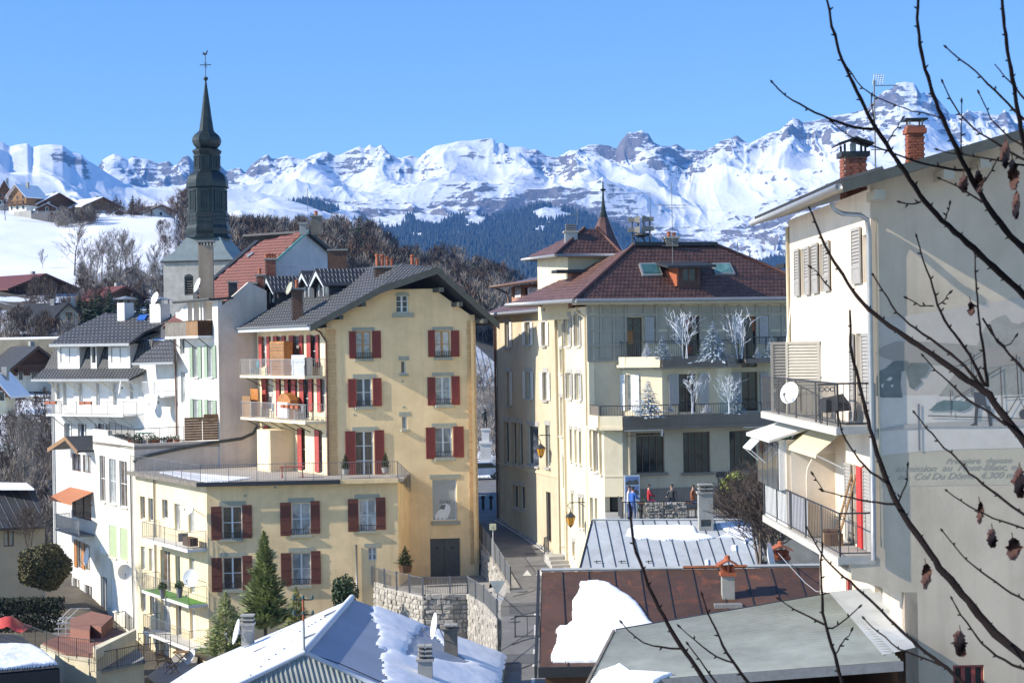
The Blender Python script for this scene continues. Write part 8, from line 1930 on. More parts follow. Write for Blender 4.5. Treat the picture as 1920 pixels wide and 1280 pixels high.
conifer_mesh(('fat',0),50,1.0,.33,1200,.1,.05,bare=.02)
conifer_mesh(('big',0),52,1.0,.21,5200,-.5,.030,m=M_LCONIF,lay=False);conifer_mesh(('big',1),53,1.0,.36,4200,-.2,.028,m=M_LCONIF,lay=False);conifer_mesh(('big',2),54,1.0,.30,3000,-.3,.030,m=M_LCONIF,lay=False)
conifer_mesh(('pot',0),56,1.0,.26,1500,-.6,.035,bare=.0,m=M_LEAFG,lay=False)
conifer_mesh(('frost',0),57,1.0,.34,900,.15,.05,bare=.0,m=M_FROSTB);conifer_mesh(('frost',1),58,1.0,.42,1100,.3,.05,bare=.0,m=M_FROSTB);conifer_mesh(('frost',2),59,1.0,.30,700,-.2,.06,bare=.05,m=M_FROST)
# ---- wooded hill in the middle: one mass of bare trees with conifers in it
def forest_stuff(name,protos,pts,hs,m,label):
    r=RNG;Vs,Ts,off_=[],[],0
    for i,(V,T)in enumerate(protos):
        sel=np.arange(len(pts))%len(protos)==i;p=pts[sel];h=hs[sel];n=len(p);a=r.random(n)*6.283;c,s=np.cos(a),np.sin(a)
        W=np.empty((n,len(V),3));W[:,:,0]=(V[None,:,0]*c[:,None]-V[None,:,1]*s[:,None])*h[:,None]+p[:,0,None];W[:,:,1]=(V[None,:,0]*s[:,None]+V[None,:,1]*c[:,None])*h[:,None]+p[:,1,None];W[:,:,2]=V[None,:,2]*h[:,None]+p[:,2,None]
        Ts.append((T[None]+(np.arange(n)*len(V))[:,None,None]+off_).reshape(-1,T.shape[1]));Vs.append(W.reshape(-1,3));off_+=n*len(V)
    o=raw_mesh(name,np.concatenate(Vs),np.concatenate(Ts),[m]);tag(o,label,'wood');return o
def low_bare(seed,n=150):
    r=np.random.default_rng(seed);V=[];T=[]
    for i in range(n):
        z=.25+.75*r.random()**.8;th=r.random()*6.28;rr=.34*math.sqrt(r.random())*math.sin(min(1,(z-.12)*1.15)*math.pi)**.6
        c=np.array([rr*math.cos(th),rr*math.sin(th),z]);d=np.array([math.cos(th)*.5+r.normal()*.3,math.sin(th)*.5+r.normal()*.3,.9+r.normal()*.3]);d/=np.linalg.norm(d);s=np.cross(d,r.normal(0,1,3));s/=np.linalg.norm(s)+1e-9
        L=.085*(.6+r.random());w=.0105;k=len(V);V+=[c-d*L-s*w,c-d*L+s*w,c+d*L+s*w*.3,c+d*L-s*w*.3];T.append((k,k+1,k+2,k+3))
    for s in((.012,0),(0,.012)):k=len(V);V+=[np.array([-s[0],-s[1],0]),np.array([s[0],s[1],0]),np.array([s[0]*.3,s[1]*.3,.8]),np.array([-s[0]*.3,-s[1]*.3,.8])];T.append((k,k+1,k+2,k+3))
    return np.array(V),np.array(T)
LB=[low_bare(k)for k in range(4)]
def scatter(n,x0,x1,Y0,Y1,f=None):
    out=[]
    while len(out)<n:
        px=random.uniform(x0,x1);Y=random.uniform(Y0,Y1)
        if f is None or f(px,Y):p=PG(px,Y);out.append((p.x,p.y,p.z-.3))
    return np.array(out)
wood_ok=lambda px,Y:(px>350+max(0,(430-Y))*.02)and not(px<470 and Y<380)
for nm,n,mm_,lb in(('brown_wood',620,M_TWIG,'bare brown woodland covering the hill behind the church and the yellow house'),('grey_wood',420,M_TWIG2,'paler grey bare trees mixed through the wooded hill behind the village'),('russet_wood',90,mat('russet_twigs',(.2,.11,.075)),'russet beech crowns dotted through the wooded hill')):
    pts=scatter(n,345,1120,330,540,wood_ok);forest_stuff(nm,LB,pts,RNG.uniform(6.5,10.5,n),mm_,lb)
cv=[]
for k in range(3):
    V,T=conifer_arrays(70+k,1.0,.2,110,.5,.085);cv.append((V,T))
pts=scatter(150,610,1010,345,520);forest_stuff('dark_conifer_wood',cv,pts,RNG.uniform(6,9.5,150),M_CONIF,'dark conifers mixed into the wooded hill behind the yellow house')
cps=[(592,470,11.5,0),(580,468,8,1),(641,480,9,1),(663,470,9.5,0),(676,465,11.5,2),(690,462,11,0),(700,455,9,1),(735,440,9,2),(748,445,8,1),(722,430,8,0),(815,500,7,1),(835,500,6.5,0),(845,498,6,2),(862,500,6,1),(855,430,8,0),(868,425,8.5,1),(881,420,9,2),(895,420,8,0),(905,428,8,1),(957,515,6,2),(465,500,4,0),(655,400,9,1),(705,400,9,2),(690,380,10,0),(770,420,8,1),(825,400,9,2)]
for px_,Y_,h_,k_ in cps:
    p=PG(px_,Y_);place_tree(('fir',k_),p-Vector((0,0,.4)),h_*1.05,'dark conifer standing up out of the bare wood on the hill','conifers in the hillside wood',name='conifer')
SPEC=[(142,330,10.0,('grey',0),'rounded bare tree standing alone at the left edge of the meadow tree row',1.25),(183,322,8.6,('grey',1),None,.8),(193,326,9.6,('grey',2),None,.8),(205,320,9.0,('grey',3),None,.8),(216,326,10.2,('grey',1),None,.75),(227,322,10.0,('grey',0),None,.8),(240,322,10.8,('grey',2),None,.8),(250,318,9.8,('grey',3),None,.8),(172,318,7,('grey',0),None,.9),
        (287,325,7.8,('grey',1),'thin bare tree between the tree row and the church',.8),(298,322,7.2,('grey',2),'slender bare tree close to the church wall',.8),(83,345,4.6,('grey',3),'small lonely bare sapling on the snowy meadow',.8),(14,440,6.4,('brown',0),'bare tree on the brow of the meadow at far left',.9),(166,300,9.5,('grey',1),'pale slim tree at the foot of the meadow tree row',.6)]
for px_,Y_,h_,k_,lb,sx_ in SPEC:
    p=PG(px_,Y_);place_tree(k_,p-Vector((0,0,.3)),h_/10,lb or 'bare grey tree in the dense row across the snowy meadow',None if lb else 'row of bare trees on the meadow',sx=sx_)
for px_,Y_,h_,lb in((266,470,5.6,'round russet bush beside the two dark conifers on the brow'),(345,455,10,'russet bare tree left of the church tower'),(332,440,8,'spreading bare tree at the edge of the meadow by the church')):
    p=PG(px_,Y_);place_tree(('round',0 if px_!=345 else 1),p-Vector((0,0,.5)),h_/10,lb,sx=1.2)
for px_,Y_,h_,k_,lb in((222,485,6.2,('fat',0),'broad dark pine on the brow right of the chalets'),(253,488,6.4,('fir',0),'pointed dark spruce on the brow right of the broad pine')):
    p=PG(px_,Y_);place_tree(k_,p-Vector((0,0,.4)),h_,lb,name='conifer',sx=1.3 if k_[0]=='fir' else 1.0)
for i,(px_,Y_,h_)in enumerate(((172,262,5.4),(180,258,6.2),(188,262,6),(198,255,5.4),(207,262,6.6),(215,258,5),(240,266,5.2),(258,262,5.6),(266,258,5.2),(277,262,5),(150,270,4.6),(160,262,5))):
    p=PG(px_,Y_);place_tree(('fir',i%3),p-Vector((0,0,.3)),h_,'dark spruce in the group behind the mansard roof','spruces behind the mansard roof',name='conifer',sx=1.25)
def bush_stuff(name,regions,m,label,hmin=1.2,hmax=3.2):
    P_=[];H_=[]
    for n,x0,x1,Y0,Y1 in regions:
        q=scatter(n,x0,x1,Y0,Y1);P_.append(q);H_.append(RNG.uniform(hmin,hmax,n))
    o=forest_stuff(name,LB,np.concatenate(P_),np.concatenate(H_),m,label);o['category']='scrub'
bush_stuff('brown_scrub',[(60,100,185,430,450),(60,150,330,285,325),(70,0,150,240,262),(80,60,330,265,300),(60,-20,120,150,215),(60,300,420,290,420),(26,190,300,445,470)],M_TWIG,'low brown winter scrub on the slopes at the left',1.4,4.2)
bush_stuff('grey_scrub',[(50,110,185,430,450),(60,150,320,285,325),(70,-20,130,140,200),(40,-20,150,225,262),(60,870,960,180,230)],M_TWIG2,'pale grey scrub and saplings on the slopes at the left',1.4,4.6)
for i,(px_,Y_,h_)in enumerate(((12,178,7.5),(30,172,8),(50,170,9),(68,165,9.5),(80,160,8.5),(92,158,9),(38,150,7),(5,150,7))):
    p=PG(px_,Y_);place_tree(('brown' if i%2 else 'grey',i%3),p,h_/10,'slim bare tree in the thicket left of the mansard block','bare thicket left of the mansard block',sx=.75)
p=PG(912,186);place_tree(('grey',0),(p.x,186,-11.6),1.05,'fan shaped bare tree behind the statue at the end of the street',sx=.95)
p=PG(926,182);place_tree(('grey',2),(p.x+.3,184,-11.6),.9,'slim bare tree right of the statue at the end of the street',sx=.7)
for(px_,pyb,pyt,Y_,k_,lb)in((498,1195,995,93,('big',0),'tall light green thuja in front of the yellow block'),(425,1240,1108,92,('big',1),'broad dark green conifer left of the tall thuja'),(556,1190,1098,95,('big',2),'small conifer half hidden right of the tall thuja')):
    a,c=P(px_,pyb,Y_),P(px_,pyt,Y_);place_tree(k_,a,c.z-a.z,lb,name='conifer')
def leafy_shrub(c,rx,rz,n,m,label,name='shrub',leaf=.09,stem=True,lean=0):
    t=thing(name,c,label,'shrub');r=random
    V=[];T=[]
    for i in range(n):
        d=Vector((r.gauss(0,1),r.gauss(0,1),r.gauss(0,1))).normalized();rr=r.random()**.45;lump=1+.1*math.sin(d.x*5+c[0])*math.cos(d.z*4)
        p=Vector((c[0]+d.x*rx*rr*lump,c[1]+d.y*rx*rr*lump,c[2]+rz+d.z*rz*rr*lump));e=Vector((r.gauss(0,1),r.gauss(0,1),r.gauss(.4,1))).normalized();f=e.orthogonal().normalized()*leaf*.45;e*=leaf;k=len(V);V+=[tuple(p-e),tuple(p+f),tuple(p+e),tuple(p-f)];T.append((k,k+1,k+2,k+3))
    raw_mesh('foliage',np.array(V),np.array(T),[m],t,kind=None)
    if stem:MB().tube([c,Vector(c)+Vector((0,0,rz))],[.05,.02],5).build('stem',M_BARK,t)
    return t
a=P(646,1145,99.5);leafy_shrub(a,.75,1.0,1500,M_LEAFG,'dark green evergreen shrub at the left end of the yard railing',leaf=.11)
hm=mat('brown_green_hedge',(.13,.115,.05),.9,.5,1.5,rnd=.1)
a=P(82,1106,109);leafy_shrub(a,1.6,1.4,12000,hm,'big clipped brown green evergreen in the garden at the left',leaf=.11)
def hedge(px0,px1,py0,py1,Y,h,dep,label):
    a,c=P(px0,py1,Y),P(px1,py1,Y);t=thing('hedge',a,label,'hedge');n=7000;r=RNG
    x=r.uniform(a.x,c.x,n);y=r.uniform(Y,Y+dep,n);z=r.uniform(0,h,n);f=r.integers(0,3,n);y=np.where(f==0,Y+r.normal(0,.06,n),y);z=np.where(f==1,h+r.normal(0,.07,n),z)
    C_=np.stack([x,y,a.z+z],-1);e=r.normal(0,1,(n,3));e/=np.linalg.norm(e,axis=1)[:,None];g=np.cross(e,r.normal(0,1,(n,3)));g/=np.linalg.norm(g,axis=1)[:,None];L=.10
    V=np.stack([C_-e*L,C_+g*L*.5,C_+e*L,C_-g*L*.5],1).reshape(-1,3);raw_mesh('foliage',V,np.arange(n*4).reshape(n,4),[mat('dark_hedge',(.03,.038,.018),.9,.4,2)],t,kind=None)
hedge(-40,114,1130,1186,103,1.7,1.2,'long dark clipped hedge at the lower left')
a=P(1472,880,86);leafy_shrub(P(1382,935,87.5),.85,.65,1500,mat('yellow_green_leaf',(.24,.27,.05),.6,.4,4),'yellow green laurel bush behind the cafe railing',leaf=.11)
leafy_shrub(P(1462,850,92),.75,.8,900,M_LEAFG,'dark shrub under the eaves between cream building and mural house',leaf=.1)
leafy_shrub(P(1212,968,93),.45,.45,500,M_LEAFG,'small green shrub behind the cafe railing near the poster',leaf=.09)
for i,(px_,pyb,Y_,s,sx_,lb)in enumerate(((1425,985,86.5,.42,1.7,'russet bare shrub beside the yellow green laurel'),(1390,1000,86,.36,1.8,'tangled bare shrub right of the zinc roof chimney'),(1430,1075,72,.62,1.8,'tall tangle of bare twigs between zinc roof and mural house'),(1455,1060,70,.55,1.8,'bare climbing twigs under the lower right balcony'),(1400,1060,84,.7,1.7,'dense bare bush behind the pale zinc roof'),(1440,960,84,.4,1.8,'reddish twiggy bush under the glazed porch'))):
    place_tree(('bushy',i%2),P(px_,pyb,Y_),s,lb,name='bare_shrub',cat='shrub',sx=sx_)
place_tree(('bushy',0),P(52,1025,112),.42,'pale rounded bare bush behind the clipped evergreen',name='bare_shrub',cat='shrub',sx=1.6)
def potted(px,pyt,pyb,Y,label,key=('pot',0),pot=(.24,.3),pm=M_CONC,sx=1.0,group=None,name='potted_tree'):
    a,c=P(px,pyb,Y),P(px,pyt,Y);t=place_tree(key,a+Vector((0,0,pot[1]*.9)),c.z-a.z-pot[1]*.9,label,group,name=name,cat='potted tree',sx=sx)
    b=MB().lathe([(pot[0]*.75,0),(pot[0],pot[1]),(pot[0]*.85,pot[1])],10,(a.x,a.y));b.v=[(x,y,z+a.z)for x,y,z in b.v];b.build('pot',pm,t);return t
q=F2.hit(648,888);
potted(760,1022,1073,103.2,'cone shaped evergreen in a brown tub by the yellow wall beside the garage',pot=(.42,.4),pm=M_DWOOD,sx=1.35)
potted(648,849,889,105.0,'cone shaped evergreen in a pot left of the terrace door');potted(723,846,886,105.6,'cone shaped evergreen in a pot right of the terrace door')
for(px_,pyt,pyb,k)in((337,1085,1120,102.5),(305,1100,1122,106)):
    a,c=P(px_,pyb,k),P(px_,pyt,k);t=thing('potted_box_ball',a,('clipped box ball in a tall grey pot near the corner of the green carpeted balcony' if px_==337 else 'plant in a tall grey pot at the far end of the green carpeted balcony'),'potted plant')
    b=MB().lathe([(.12,0),(.2,.55),(.17,.55)],10,(a.x,a.y));b.v=[(x,y,z+a.z)for x,y,z in b.v];b.build('pot',M_GIRON,t);plant_tuft('foliage',a+Vector((0,0,.55)),.26,.45,M_LEAFG,t,260,.05)
FR_=[(1242,628,672,93.4,('frost',0),'frosted fir with a tall tip on the upper balcony, between two doors',1.0),(1213,643,670,93.6,('frost',2),'short frosted bush at the left end of the upper balcony',1.2),(1337,602,671,93.5,('frost',1),'largest snowy fir on the upper balcony, in front of the grey wall',1.0),(1447,628,668,94.0,('frost',0),'frosted fir at the right end of the upper balcony',1.0),(1420,650,672,94.2,('frost',2),'low frosted shrub behind the dark right balcony rail',1.0),
       (1216,712,776,93.0,('frost',1),'bluish snowy fir on the lower terrace in front of the lit bay wall',1.0),(1380,728,774,93.0,('frost',0),'snowy fir on the lower terrace beside the frosted bare branches',1.0),(1257,758,774,93.0,('frost',2),'low white frosted bush on the lower terrace by the left shutter',1.6),(1326,757,775,93.0,('frost',2),'low white frosted clump on the lower terrace by the right shutter',1.9)]
for px_,pyt,pyb,Y_,k_,lb,sx_ in FR_:
    a,c=P(px_,pyb,Y_),P(px_,pyt,Y_);place_tree(k_,a,c.z-a.z,lb,name='frosted_fir',cat='decoration tree',sx=sx_)
for k in range(3):tree_meshes(('frostbare',k),500+k,10,.62,8,4,2,.008,multi=3,up=.9,tm=M_FROST,wm=M_FROST,tw=.022)
for i,(px_,pyt,pyb,Y_,lb)in enumerate(((1285,585,672,93.5,'white frosted bare branches fanning out in a pot on the upper balcony'),(1388,586,672,94.0,'white frosted bare branches in front of the right upper door'),(1296,702,775,93.0,'white frosted bare branches before the middle terrace door'),(1368,703,775,92.8,'white frosted bare branches beside the snowy fir on the lower terrace'))):
    a,c=P(px_,pyb,Y_),P(px_,pyt,Y_);place_tree(('frostbare',i%3),a,(c.z-a.z)/10,lb,name='frosted_branches',cat='decoration tree',sx=1.0)
# ================================================================ hillside chalets
def chalet(px0,px1,pyt,pyb,Y,yaw,label,body=M_DWOOD,base=M_WHITE,roof=M_SNOW,ov=1.0,front='gable',rh=.42,win=(3,2),dep=None,bf=.4,balcony=True,edge=M_DWOOD,group=None):
    a,c=P(px0,pyb,Y),P(px1,pyb,Y);w=c.x-a.x;H_=P((px0+px1)/2,pyt,Y).z-(a.z+c.z)/2;mid=(a+c)/2;y_=rad(yaw);w*=.86/max(.5,abs(math.cos(y_)));dep=dep or w*.95
    F_=Fr((mid.x,mid.y,(a.z+c.z)/2-1.2),(math.cos(y_),math.sin(y_),0));t=thing('chalet',(mid.x,mid.y,mid.z),label,'house',group)
    hw=w/2;ze=(H_+1.2)-H_*rh;zr_=H_+1.2
    def gb(y):return[(-hw,y,0),(hw,y,0),(hw,y,ze),(0,y,zr_-.15),(-hw,y,ze)]
    zb_=ze*bf+.6
    MB().box(-hw,hw,0,dep,0,zb_).build('base_wall',base,t,F_)
    if front=='gable':
        b=MB().prismY([(-hw-.02,zb_),(hw+.02,zb_),(hw+.02,ze),(0,zr_-.12),(-hw-.02,ze)],-.02,dep);b.build('upper_wall',body,t,F_)
        for s in(-1,1):
            e=hw+ov*.8;sl=(zr_-ze)/hw;zz=zr_-sl*e
            MB().hexa([(0,-ov,zr_-.12),(0,dep+ov,zr_-.12),(s*e,dep+ov,zz-.12),(s*e,-ov,zz-.12),(0,-ov,zr_+.12),(0,dep+ov,zr_+.12),(s*e,dep+ov,zz+.12),(s*e,-ov,zz+.12)]).build('roof',roof if not isinstance(roof,tuple)else roof[s>0],t,F_)
            MB().hexa([(0,-ov-.05,zr_-.25),(0,-ov,zr_-.25),(s*e,-ov,zz-.25),(s*e,-ov-.05,zz-.25),(0,-ov-.05,zr_-.02),(0,-ov,zr_-.02),(s*e,-ov,zz-.02),(s*e,-ov-.05,zz-.02)]).build('verge_board',edge,t,F_)
    else:
        b=MB().box(-hw-.02,hw+.02,-.02,dep,zb_,ze).build('upper_wall',body,t,F_)
        for s in(-1,1):
            y0=dep/2;e=dep/2+ov*.8;sl=(zr_-ze)/(dep/2);zz=zr_-sl*e
            MB().hexa([(-hw-ov,y0,zr_-.1),(hw+ov,y0,zr_-.1),(hw+ov,y0+s*e,zz-.1),(-hw-ov,y0+s*e,zz-.1),(-hw-ov,y0,zr_+.12),(hw+ov,y0,zr_+.12),(hw+ov,y0+s*e,zz+.12),(-hw-ov,y0+s*e,zz+.12)]).build('roof',roof,t,F_)
        for s in(-1,1):MB().add([(s*hw,.0,ze),(s*hw,dep,ze),(s*hw,dep/2,zr_-.15),(s*(hw-.1),.0,ze),(s*(hw-.1),dep,ze),(s*(hw-.1),dep/2,zr_-.15)],[(0,1,2),(3,5,4),(0,2,5,3),(1,4,5,2)]).build('gable_wall',body,t,F_)
    nx_,nz_=win
    for j in range(nz_):
        for i in range(nx_):
            x=-hw+w*(i+.5)/nx_;z0=1.5+(ze-1.2)*j/max(nz_,1);
            if z0+1.0>ze+.3:continue
            ww=.75 if(i+j)%3 else .5
            fr=MB().box(x-ww/2-.1,x+ww/2+.1,-.07,-.02,z0-.1,z0+1.05).build('window',M_WFRAME if j==0 else M_OWOOD,t,F_);MB().box(x-ww/2,x+ww/2,-.1,-.071,z0,z0+.95).build('pane',M_DGLASS,fr,F_)
    if balcony:
        zb2_=zb_+.3;MB().box(-hw*.95,hw*.95,-1.0,-.021,zb2_,zb2_+.12).build('balcony',edge,t,F_);b=MB().box(-hw*.95,hw*.95,-1.03,-.99,zb2_+.9,zb2_+1.0)
        for k in range(int(w/.3)):xx=-hw*.95+k*.3*.95;b.box(xx,xx+.16,-1.02,-1.0,zb2_+.12,zb2_+.9)
        b.build('balcony_rail',edge,t,F_)
    MB().box(hw*.2,hw*.2+.6,dep*.4,dep*.4+.6,ze,zr_+.7).build('chimney',M_CONC,t,F_);return t
SNR=M_SNOW;M_LW=mat('honey_larch',(.26,.14,.06),.8,.3,1)
chalet(-4,22,338,385,492,10,'furthest left chalet on the brow, only its snowy roof above the others',M_DWOOD,M_CONC,SNR,balcony=False)
chalet(10,56,346,395,470,-32,'large honey coloured chalet with a snowy roof on the brow at far left',M_LW,M_GREIGE,SNR,win=(3,3),bf=.35)
chalet(48,82,352,384,485,25,'dark wooden chalet behind and right of the honey coloured one',M_DWOOD,M_CONC,(SNR,M_SLATE),balcony=False)
chalet(74,142,362,394,475,42,'wide low chalet with half snowy roof in the middle of the brow row',M_DWOOD,M_CONC,(SNR,M_DWOOD),rh=.62,win=(4,1))
chalet(70,106,382,398,455,20,'tiny shed with a blue white roof in front of the wide chalet',M_DWOOD,M_CONC,SNR,balcony=False,win=(1,1),rh=.5)
chalet(158,222,370,397,475,44,'wide wooden chalet with a snowy left slope beside the dark conifers',M_LW,M_WHITE,(SNR,M_DWOOD),rh=.6,win=(4,1))
chalet(216,232,394,402,455,20,'small snowy hut just below the dark conifers',M_DWOOD,M_CONC,SNR,balcony=False,win=(1,1),rh=.5,ov=.4)
chalet(276,327,385,406,490,48,'long low house with grey brown roof near the church tower',M_WHITE,M_WHITE,mat('brown_grey_roof',(.16,.13,.11),.8),rh=.55,win=(3,1),balcony=False)
chalet(24,136,514,566,300,48,'chalet with a red roof and dark gable below the snowy meadow',M_DWOOD,M_CREAM,mat('bright_red_roof',(.15,.045,.035),.7,.15,1),rh=.5,win=(4,2),ov=1.2)
chalet(192,268,537,572,285,45,'dark red roofed chalet half hidden behind the spruces',M_DWOOD,M_DWOOD,mat('bright_red_roof',(.2,.06,.045)),rh=.6,win=(2,1),balcony=False)
chalet(38,118,569,617,262,-8,'grey roofed chalet with a long wooden balcony facing the village',M_LW,M_CREAM,M_SLATE,front='eave',rh=.5,win=(4,2),ov=.9,bf=.3)
chalet(112,148,568,622,256,12,'rendered gable wing with brown shutters at the right of the grey roofed chalet',M_GREIGE,M_GREIGE,M_SLATE,rh=.3,win=(1,2),ov=.9,balcony=False)
chalet(28,100,650,716,226,40,'dark gabled chalet with a pale stone base left of the mansard roof',M_DWOOD,M_GREIGE,M_SLATE,rh=.45,win=(3,1),ov=1.4)
chalet(-30,16,700,756,196,-10,'corner of a chalet with a blue white snowy roof at the left edge',M_DWOOD,M_CREAM,SNR,rh=.4,win=(2,1),ov=1.4,balcony=False)
hz=P(30,1092,118);tlh=thing('garden_house',P(30,1092,118),'greige house with a big dark grey metal roof at the left edge above the hedge','house')
Fh=facade(XY(-60,116.5,1000),XY(84,118.5,1000));zt_=Fh.hit(40,990)[1];Hh=[]
R=Fh.rect(7,994,26,1024);Hh.append(R);window(Fh,tlh,R,leaves=2,rows=1,rail=None,fm=M_BFRAME)
wall(Fh,[(0,-20),(Fh.L,-20),(Fh.L,zt_),(0,zt_)],Hh,mat('shaded_greige',(.36,.32,.25),.9,.1,.6),tlh,back=.6)  # wall colour darkened in place of shade
pq=Plane(P(-40,992,115.8),P(84,986,117.6),P(60,916,123));pp=pxpoly(pq,[(-60,993),(86,986),(64,914),(-60,914)]);panels(pq,pp,.55,M_SLATE,tlh,seam=.04,sm=M_GIRON)
MB().prism(poly_z([(-60,917),(64,917),(50,906),(-60,904)],P(60,916,121).z),P(60,916,121).z-.05,P(60,916,121).z+.05).build('roof_top',M_SNOW,tlh)
MB().quad(pq.w(-60,994)-Vector((0,0,.1)),pq.w(86,987)-Vector((0,0,.1)),Fh.pt(Fh.L,.1,zt_),Fh.pt(0,.1,zt_)).build('soffit',M_DWOOD,tlh)
a,c=PG(30,452),PG(122,440);F_=facade((a.x,a.y),(c.x,c.y));zz_=max(a.z,c.z)
t=thing('meadow_wall',a,'long low concrete retaining wall under the chalets on the meadow brow','wall');MB().box(0,F_.L*.36,0,1,a.z-1,P(40,396,450).z).build('wall',M_CONC,t,F_);MB().box(F_.L*.361,F_.L,0,1,c.z-2,P(80,398,445).z).build('wall',mat('dark_concrete',(.09,.09,.095),.9),t,F_)
t=thing('valley_road_wall',PG(60,245),'long grey road wall with a snow line across the slope at the left','wall')
for a_,c_,y_,m_ in((-30,95,636,M_CONC),):
    p0,p1=P(a_,y_+20,232),P(c_+60,y_+18,228);F_=facade((p0.x,p0.y),(p1.x,p1.y));MB().box(0,F_.L,0,1,-6,P(50,y_,232).z).build('wall',mat('old_wall_grey',(.22,.2,.15),.9,.3,.6),t,F_);MB().box(0,F_.L,.1,.5,P(50,y_,232).z,P(50,y_-4,232).z).build('snow_cap',M_SNOW,t,F_)
# ================================================================ end of the street: monument, cars, grey roof
g_=thing('distant_hall',P(905,720,235),'hall with a big frosted grey metal roof seen through the street gap','building')
pq=Plane(P(880,722,228),P(960,724,228),P(893,650,240));pp=pxpoly(pq,[(860,722),(950,724),(950,700),(893,648),(860,648)]);panels(pq,pp,.75,mat('frosty_grey_roof',(.40,.42,.46),.6,.3,.8),g_,seam=.08,sm=M_GIRON)
q0,q1=pq.w(860,722),pq.w(950,724);MB().box(q0.x,q1.x,q0.y+.3,q0.y+8,-14,q0.z-.1).build('wall',M_CONC,g_)
mo=P(911,872,168);mn=thing('monument',mo,'bronze statue of a standing figure on a tall white stone pedestal at the street end','monument');k_=168/FOC;zf_=lambda y:P(911,y,168).z
for nm,hw,y0,y1 in(('base_block',13,882,862),('lower_pedestal',10,862,832),('moulding',12,832,828),('pedestal',7,828,806),('pedestal_cap',8.5,806,803)):MB().box(mo.x-hw*k_,mo.x+hw*k_,168-hw*k_,168+hw*k_,zf_(y0)+.002,zf_(y1)).build(nm,M_WHITE,mn)
def body_mesh(joints,edges,radii,lvl=1):
    me=bpy.data.meshes.new('body_src');me.from_pydata([tuple(j)for j in joints],edges,[]);o=bpy.data.objects.new('body_src',me);COL.objects.link(o)
    sk=o.modifiers.new('s','SKIN');sk.use_smooth_shade=True
    for i,v in enumerate(me.skin_vertices[0].data):v.radius=radii[i]if isinstance(radii[i],tuple)else(radii[i],radii[i])
    me.skin_vertices[0].data[0].use_root=True
    sb=o.modifiers.new('ss','SUBSURF');sb.levels=lvl;sb.render_levels=lvl
    dg=bpy.context.evaluated_depsgraph_get();out=bpy.data.meshes.new_from_object(o.evaluated_get(dg));bpy.data.objects.remove(o);return out
M_SKIN=mat('skin',(.50,.30,.21),.6,.08,8);M_HAIR=mat('dark_hair',(.035,.022,.015),.7,.2,20)
M_JEAN=mat('blue_jeans',(.06,.10,.24),.85,.15,12)
def person(pos,h,yaw,label,top,legs=M_JEAN,pose='stand',arm=(0,0),hair=M_HAIR,metal=None):
    s=h/1.75;sit=pose=='sit'
    J=[(0,0,.95),(0,0,1.12),(0,-.01,1.32),(0,-.01,1.46),(0,-.015,1.54),(0,-.03,1.66),(0,-.03,1.73)];R=[(.15,.11),(.135,.10),(.16,.10),(.09,.075),(.052,.052),(.078,.09),(.055,.07)]
    E=[(0,1),(1,2),(2,3),(3,4),(4,5),(5,6)]
    for sd,ar in((-1,arm[0]),(1,arm[1])):
        k=len(J);el=(sd*.24,-.02-.1*ar,1.16+.05*ar);wr_=(sd*(.26-.1*ar),-.05-.3*ar,.92+.22*ar);hd=(sd*(.26-.14*ar),-.07-.38*ar,.83+.30*ar)
        J+=[(sd*.17,-.01,1.41),el,wr_,hd];R+=[.062,.046,.033,(.026,.042)];E+=[(3,k),(k,k+1),(k+1,k+2),(k+2,k+3)]
    for sd in(-1,1):
        k=len(J)
        if sit:J+=[(sd*.1,-.02,.9),(sd*.12,-.42,.88),(sd*.12,-.44,.46),(sd*.12,-.56,.43)]
        else:J+=[(sd*.09,0,.88),(sd*.1,-.02+.03*sd,.48),(sd*.11,.02+.03*sd,.09),(sd*.11,-.13+.03*sd,.04)]
        R+=[.095,.062,.042,(.045,.035)];E+=[(0,k),(k,k+1),(k+1,k+2),(k+2,k+3)]
    key=('body',pose,arm)
    if key not in TM:TM[key]=body_mesh(J,E,R)
    me=TM[key].copy();me.materials.clear();m3=[metal]*4 if metal else[top,legs,M_SKIN,M_IRON]
    for m_ in m3:me.materials.append(m_)
    for p in me.polygons:
        c=p.center;a=abs(c.x)
        hand=(a>.19 and c.z<.90 and not sit and c.z>.6)or(a>.1 and c.y<-.3 and c.z>.95)
        p.material_index=2 if(c.z>1.50 or hand)else 0 if c.z>.93 else(3 if c.z<(.47 if sit else .09)else 1)
    t=thing('person',pos,label,'person');M=Matrix.Translation(Vector(pos)-Vector((0,0,.43*s if sit else 0)))@Matrix.Rotation(yaw,4,'Z')@Matrix.Scale(s,4)
    o=bpy.data.objects.new('body',me);link(o,t,M);F_=Fr((0,0,0),(1,0,0));F_.M=M
    b=MB();seg=10
    vs=[];
    for i in range(5):
        ph=math.pi/2*i/4;
        for j in range(seg):th=2*math.pi*j/seg;vs.append((.088*math.cos(ph)*math.cos(th),-.022+.098*math.cos(ph)*math.sin(th)+.012,1.685+.095*math.sin(ph)-(.07 if math.sin(th)>.1 and i==0 else 0)))
    b.add(vs,[(i*seg+j,i*seg+(j+1)%seg,(i+1)*seg+(j+1)%seg,(i+1)*seg+j)for i in range(4)for j in range(seg)]);b.build('hair',metal or hair,t,F_,smooth=True)
    f=MB();f.box(-.012,.012,-.135,-.105,1.635,1.675)
    f.build('nose',metal or M_SKIN,t,F_)
    for sd in(-1,1):MB().box(sd*.03-.01,sd*.03+.01,-.122,-.112,1.675,1.688).build('eye',metal or M_IRON,t,F_);MB().box(sd*.082-.008,sd*.082+.008,-.05,-.01,1.63,1.69).build('ear',metal or M_SKIN,t,F_)
    return t
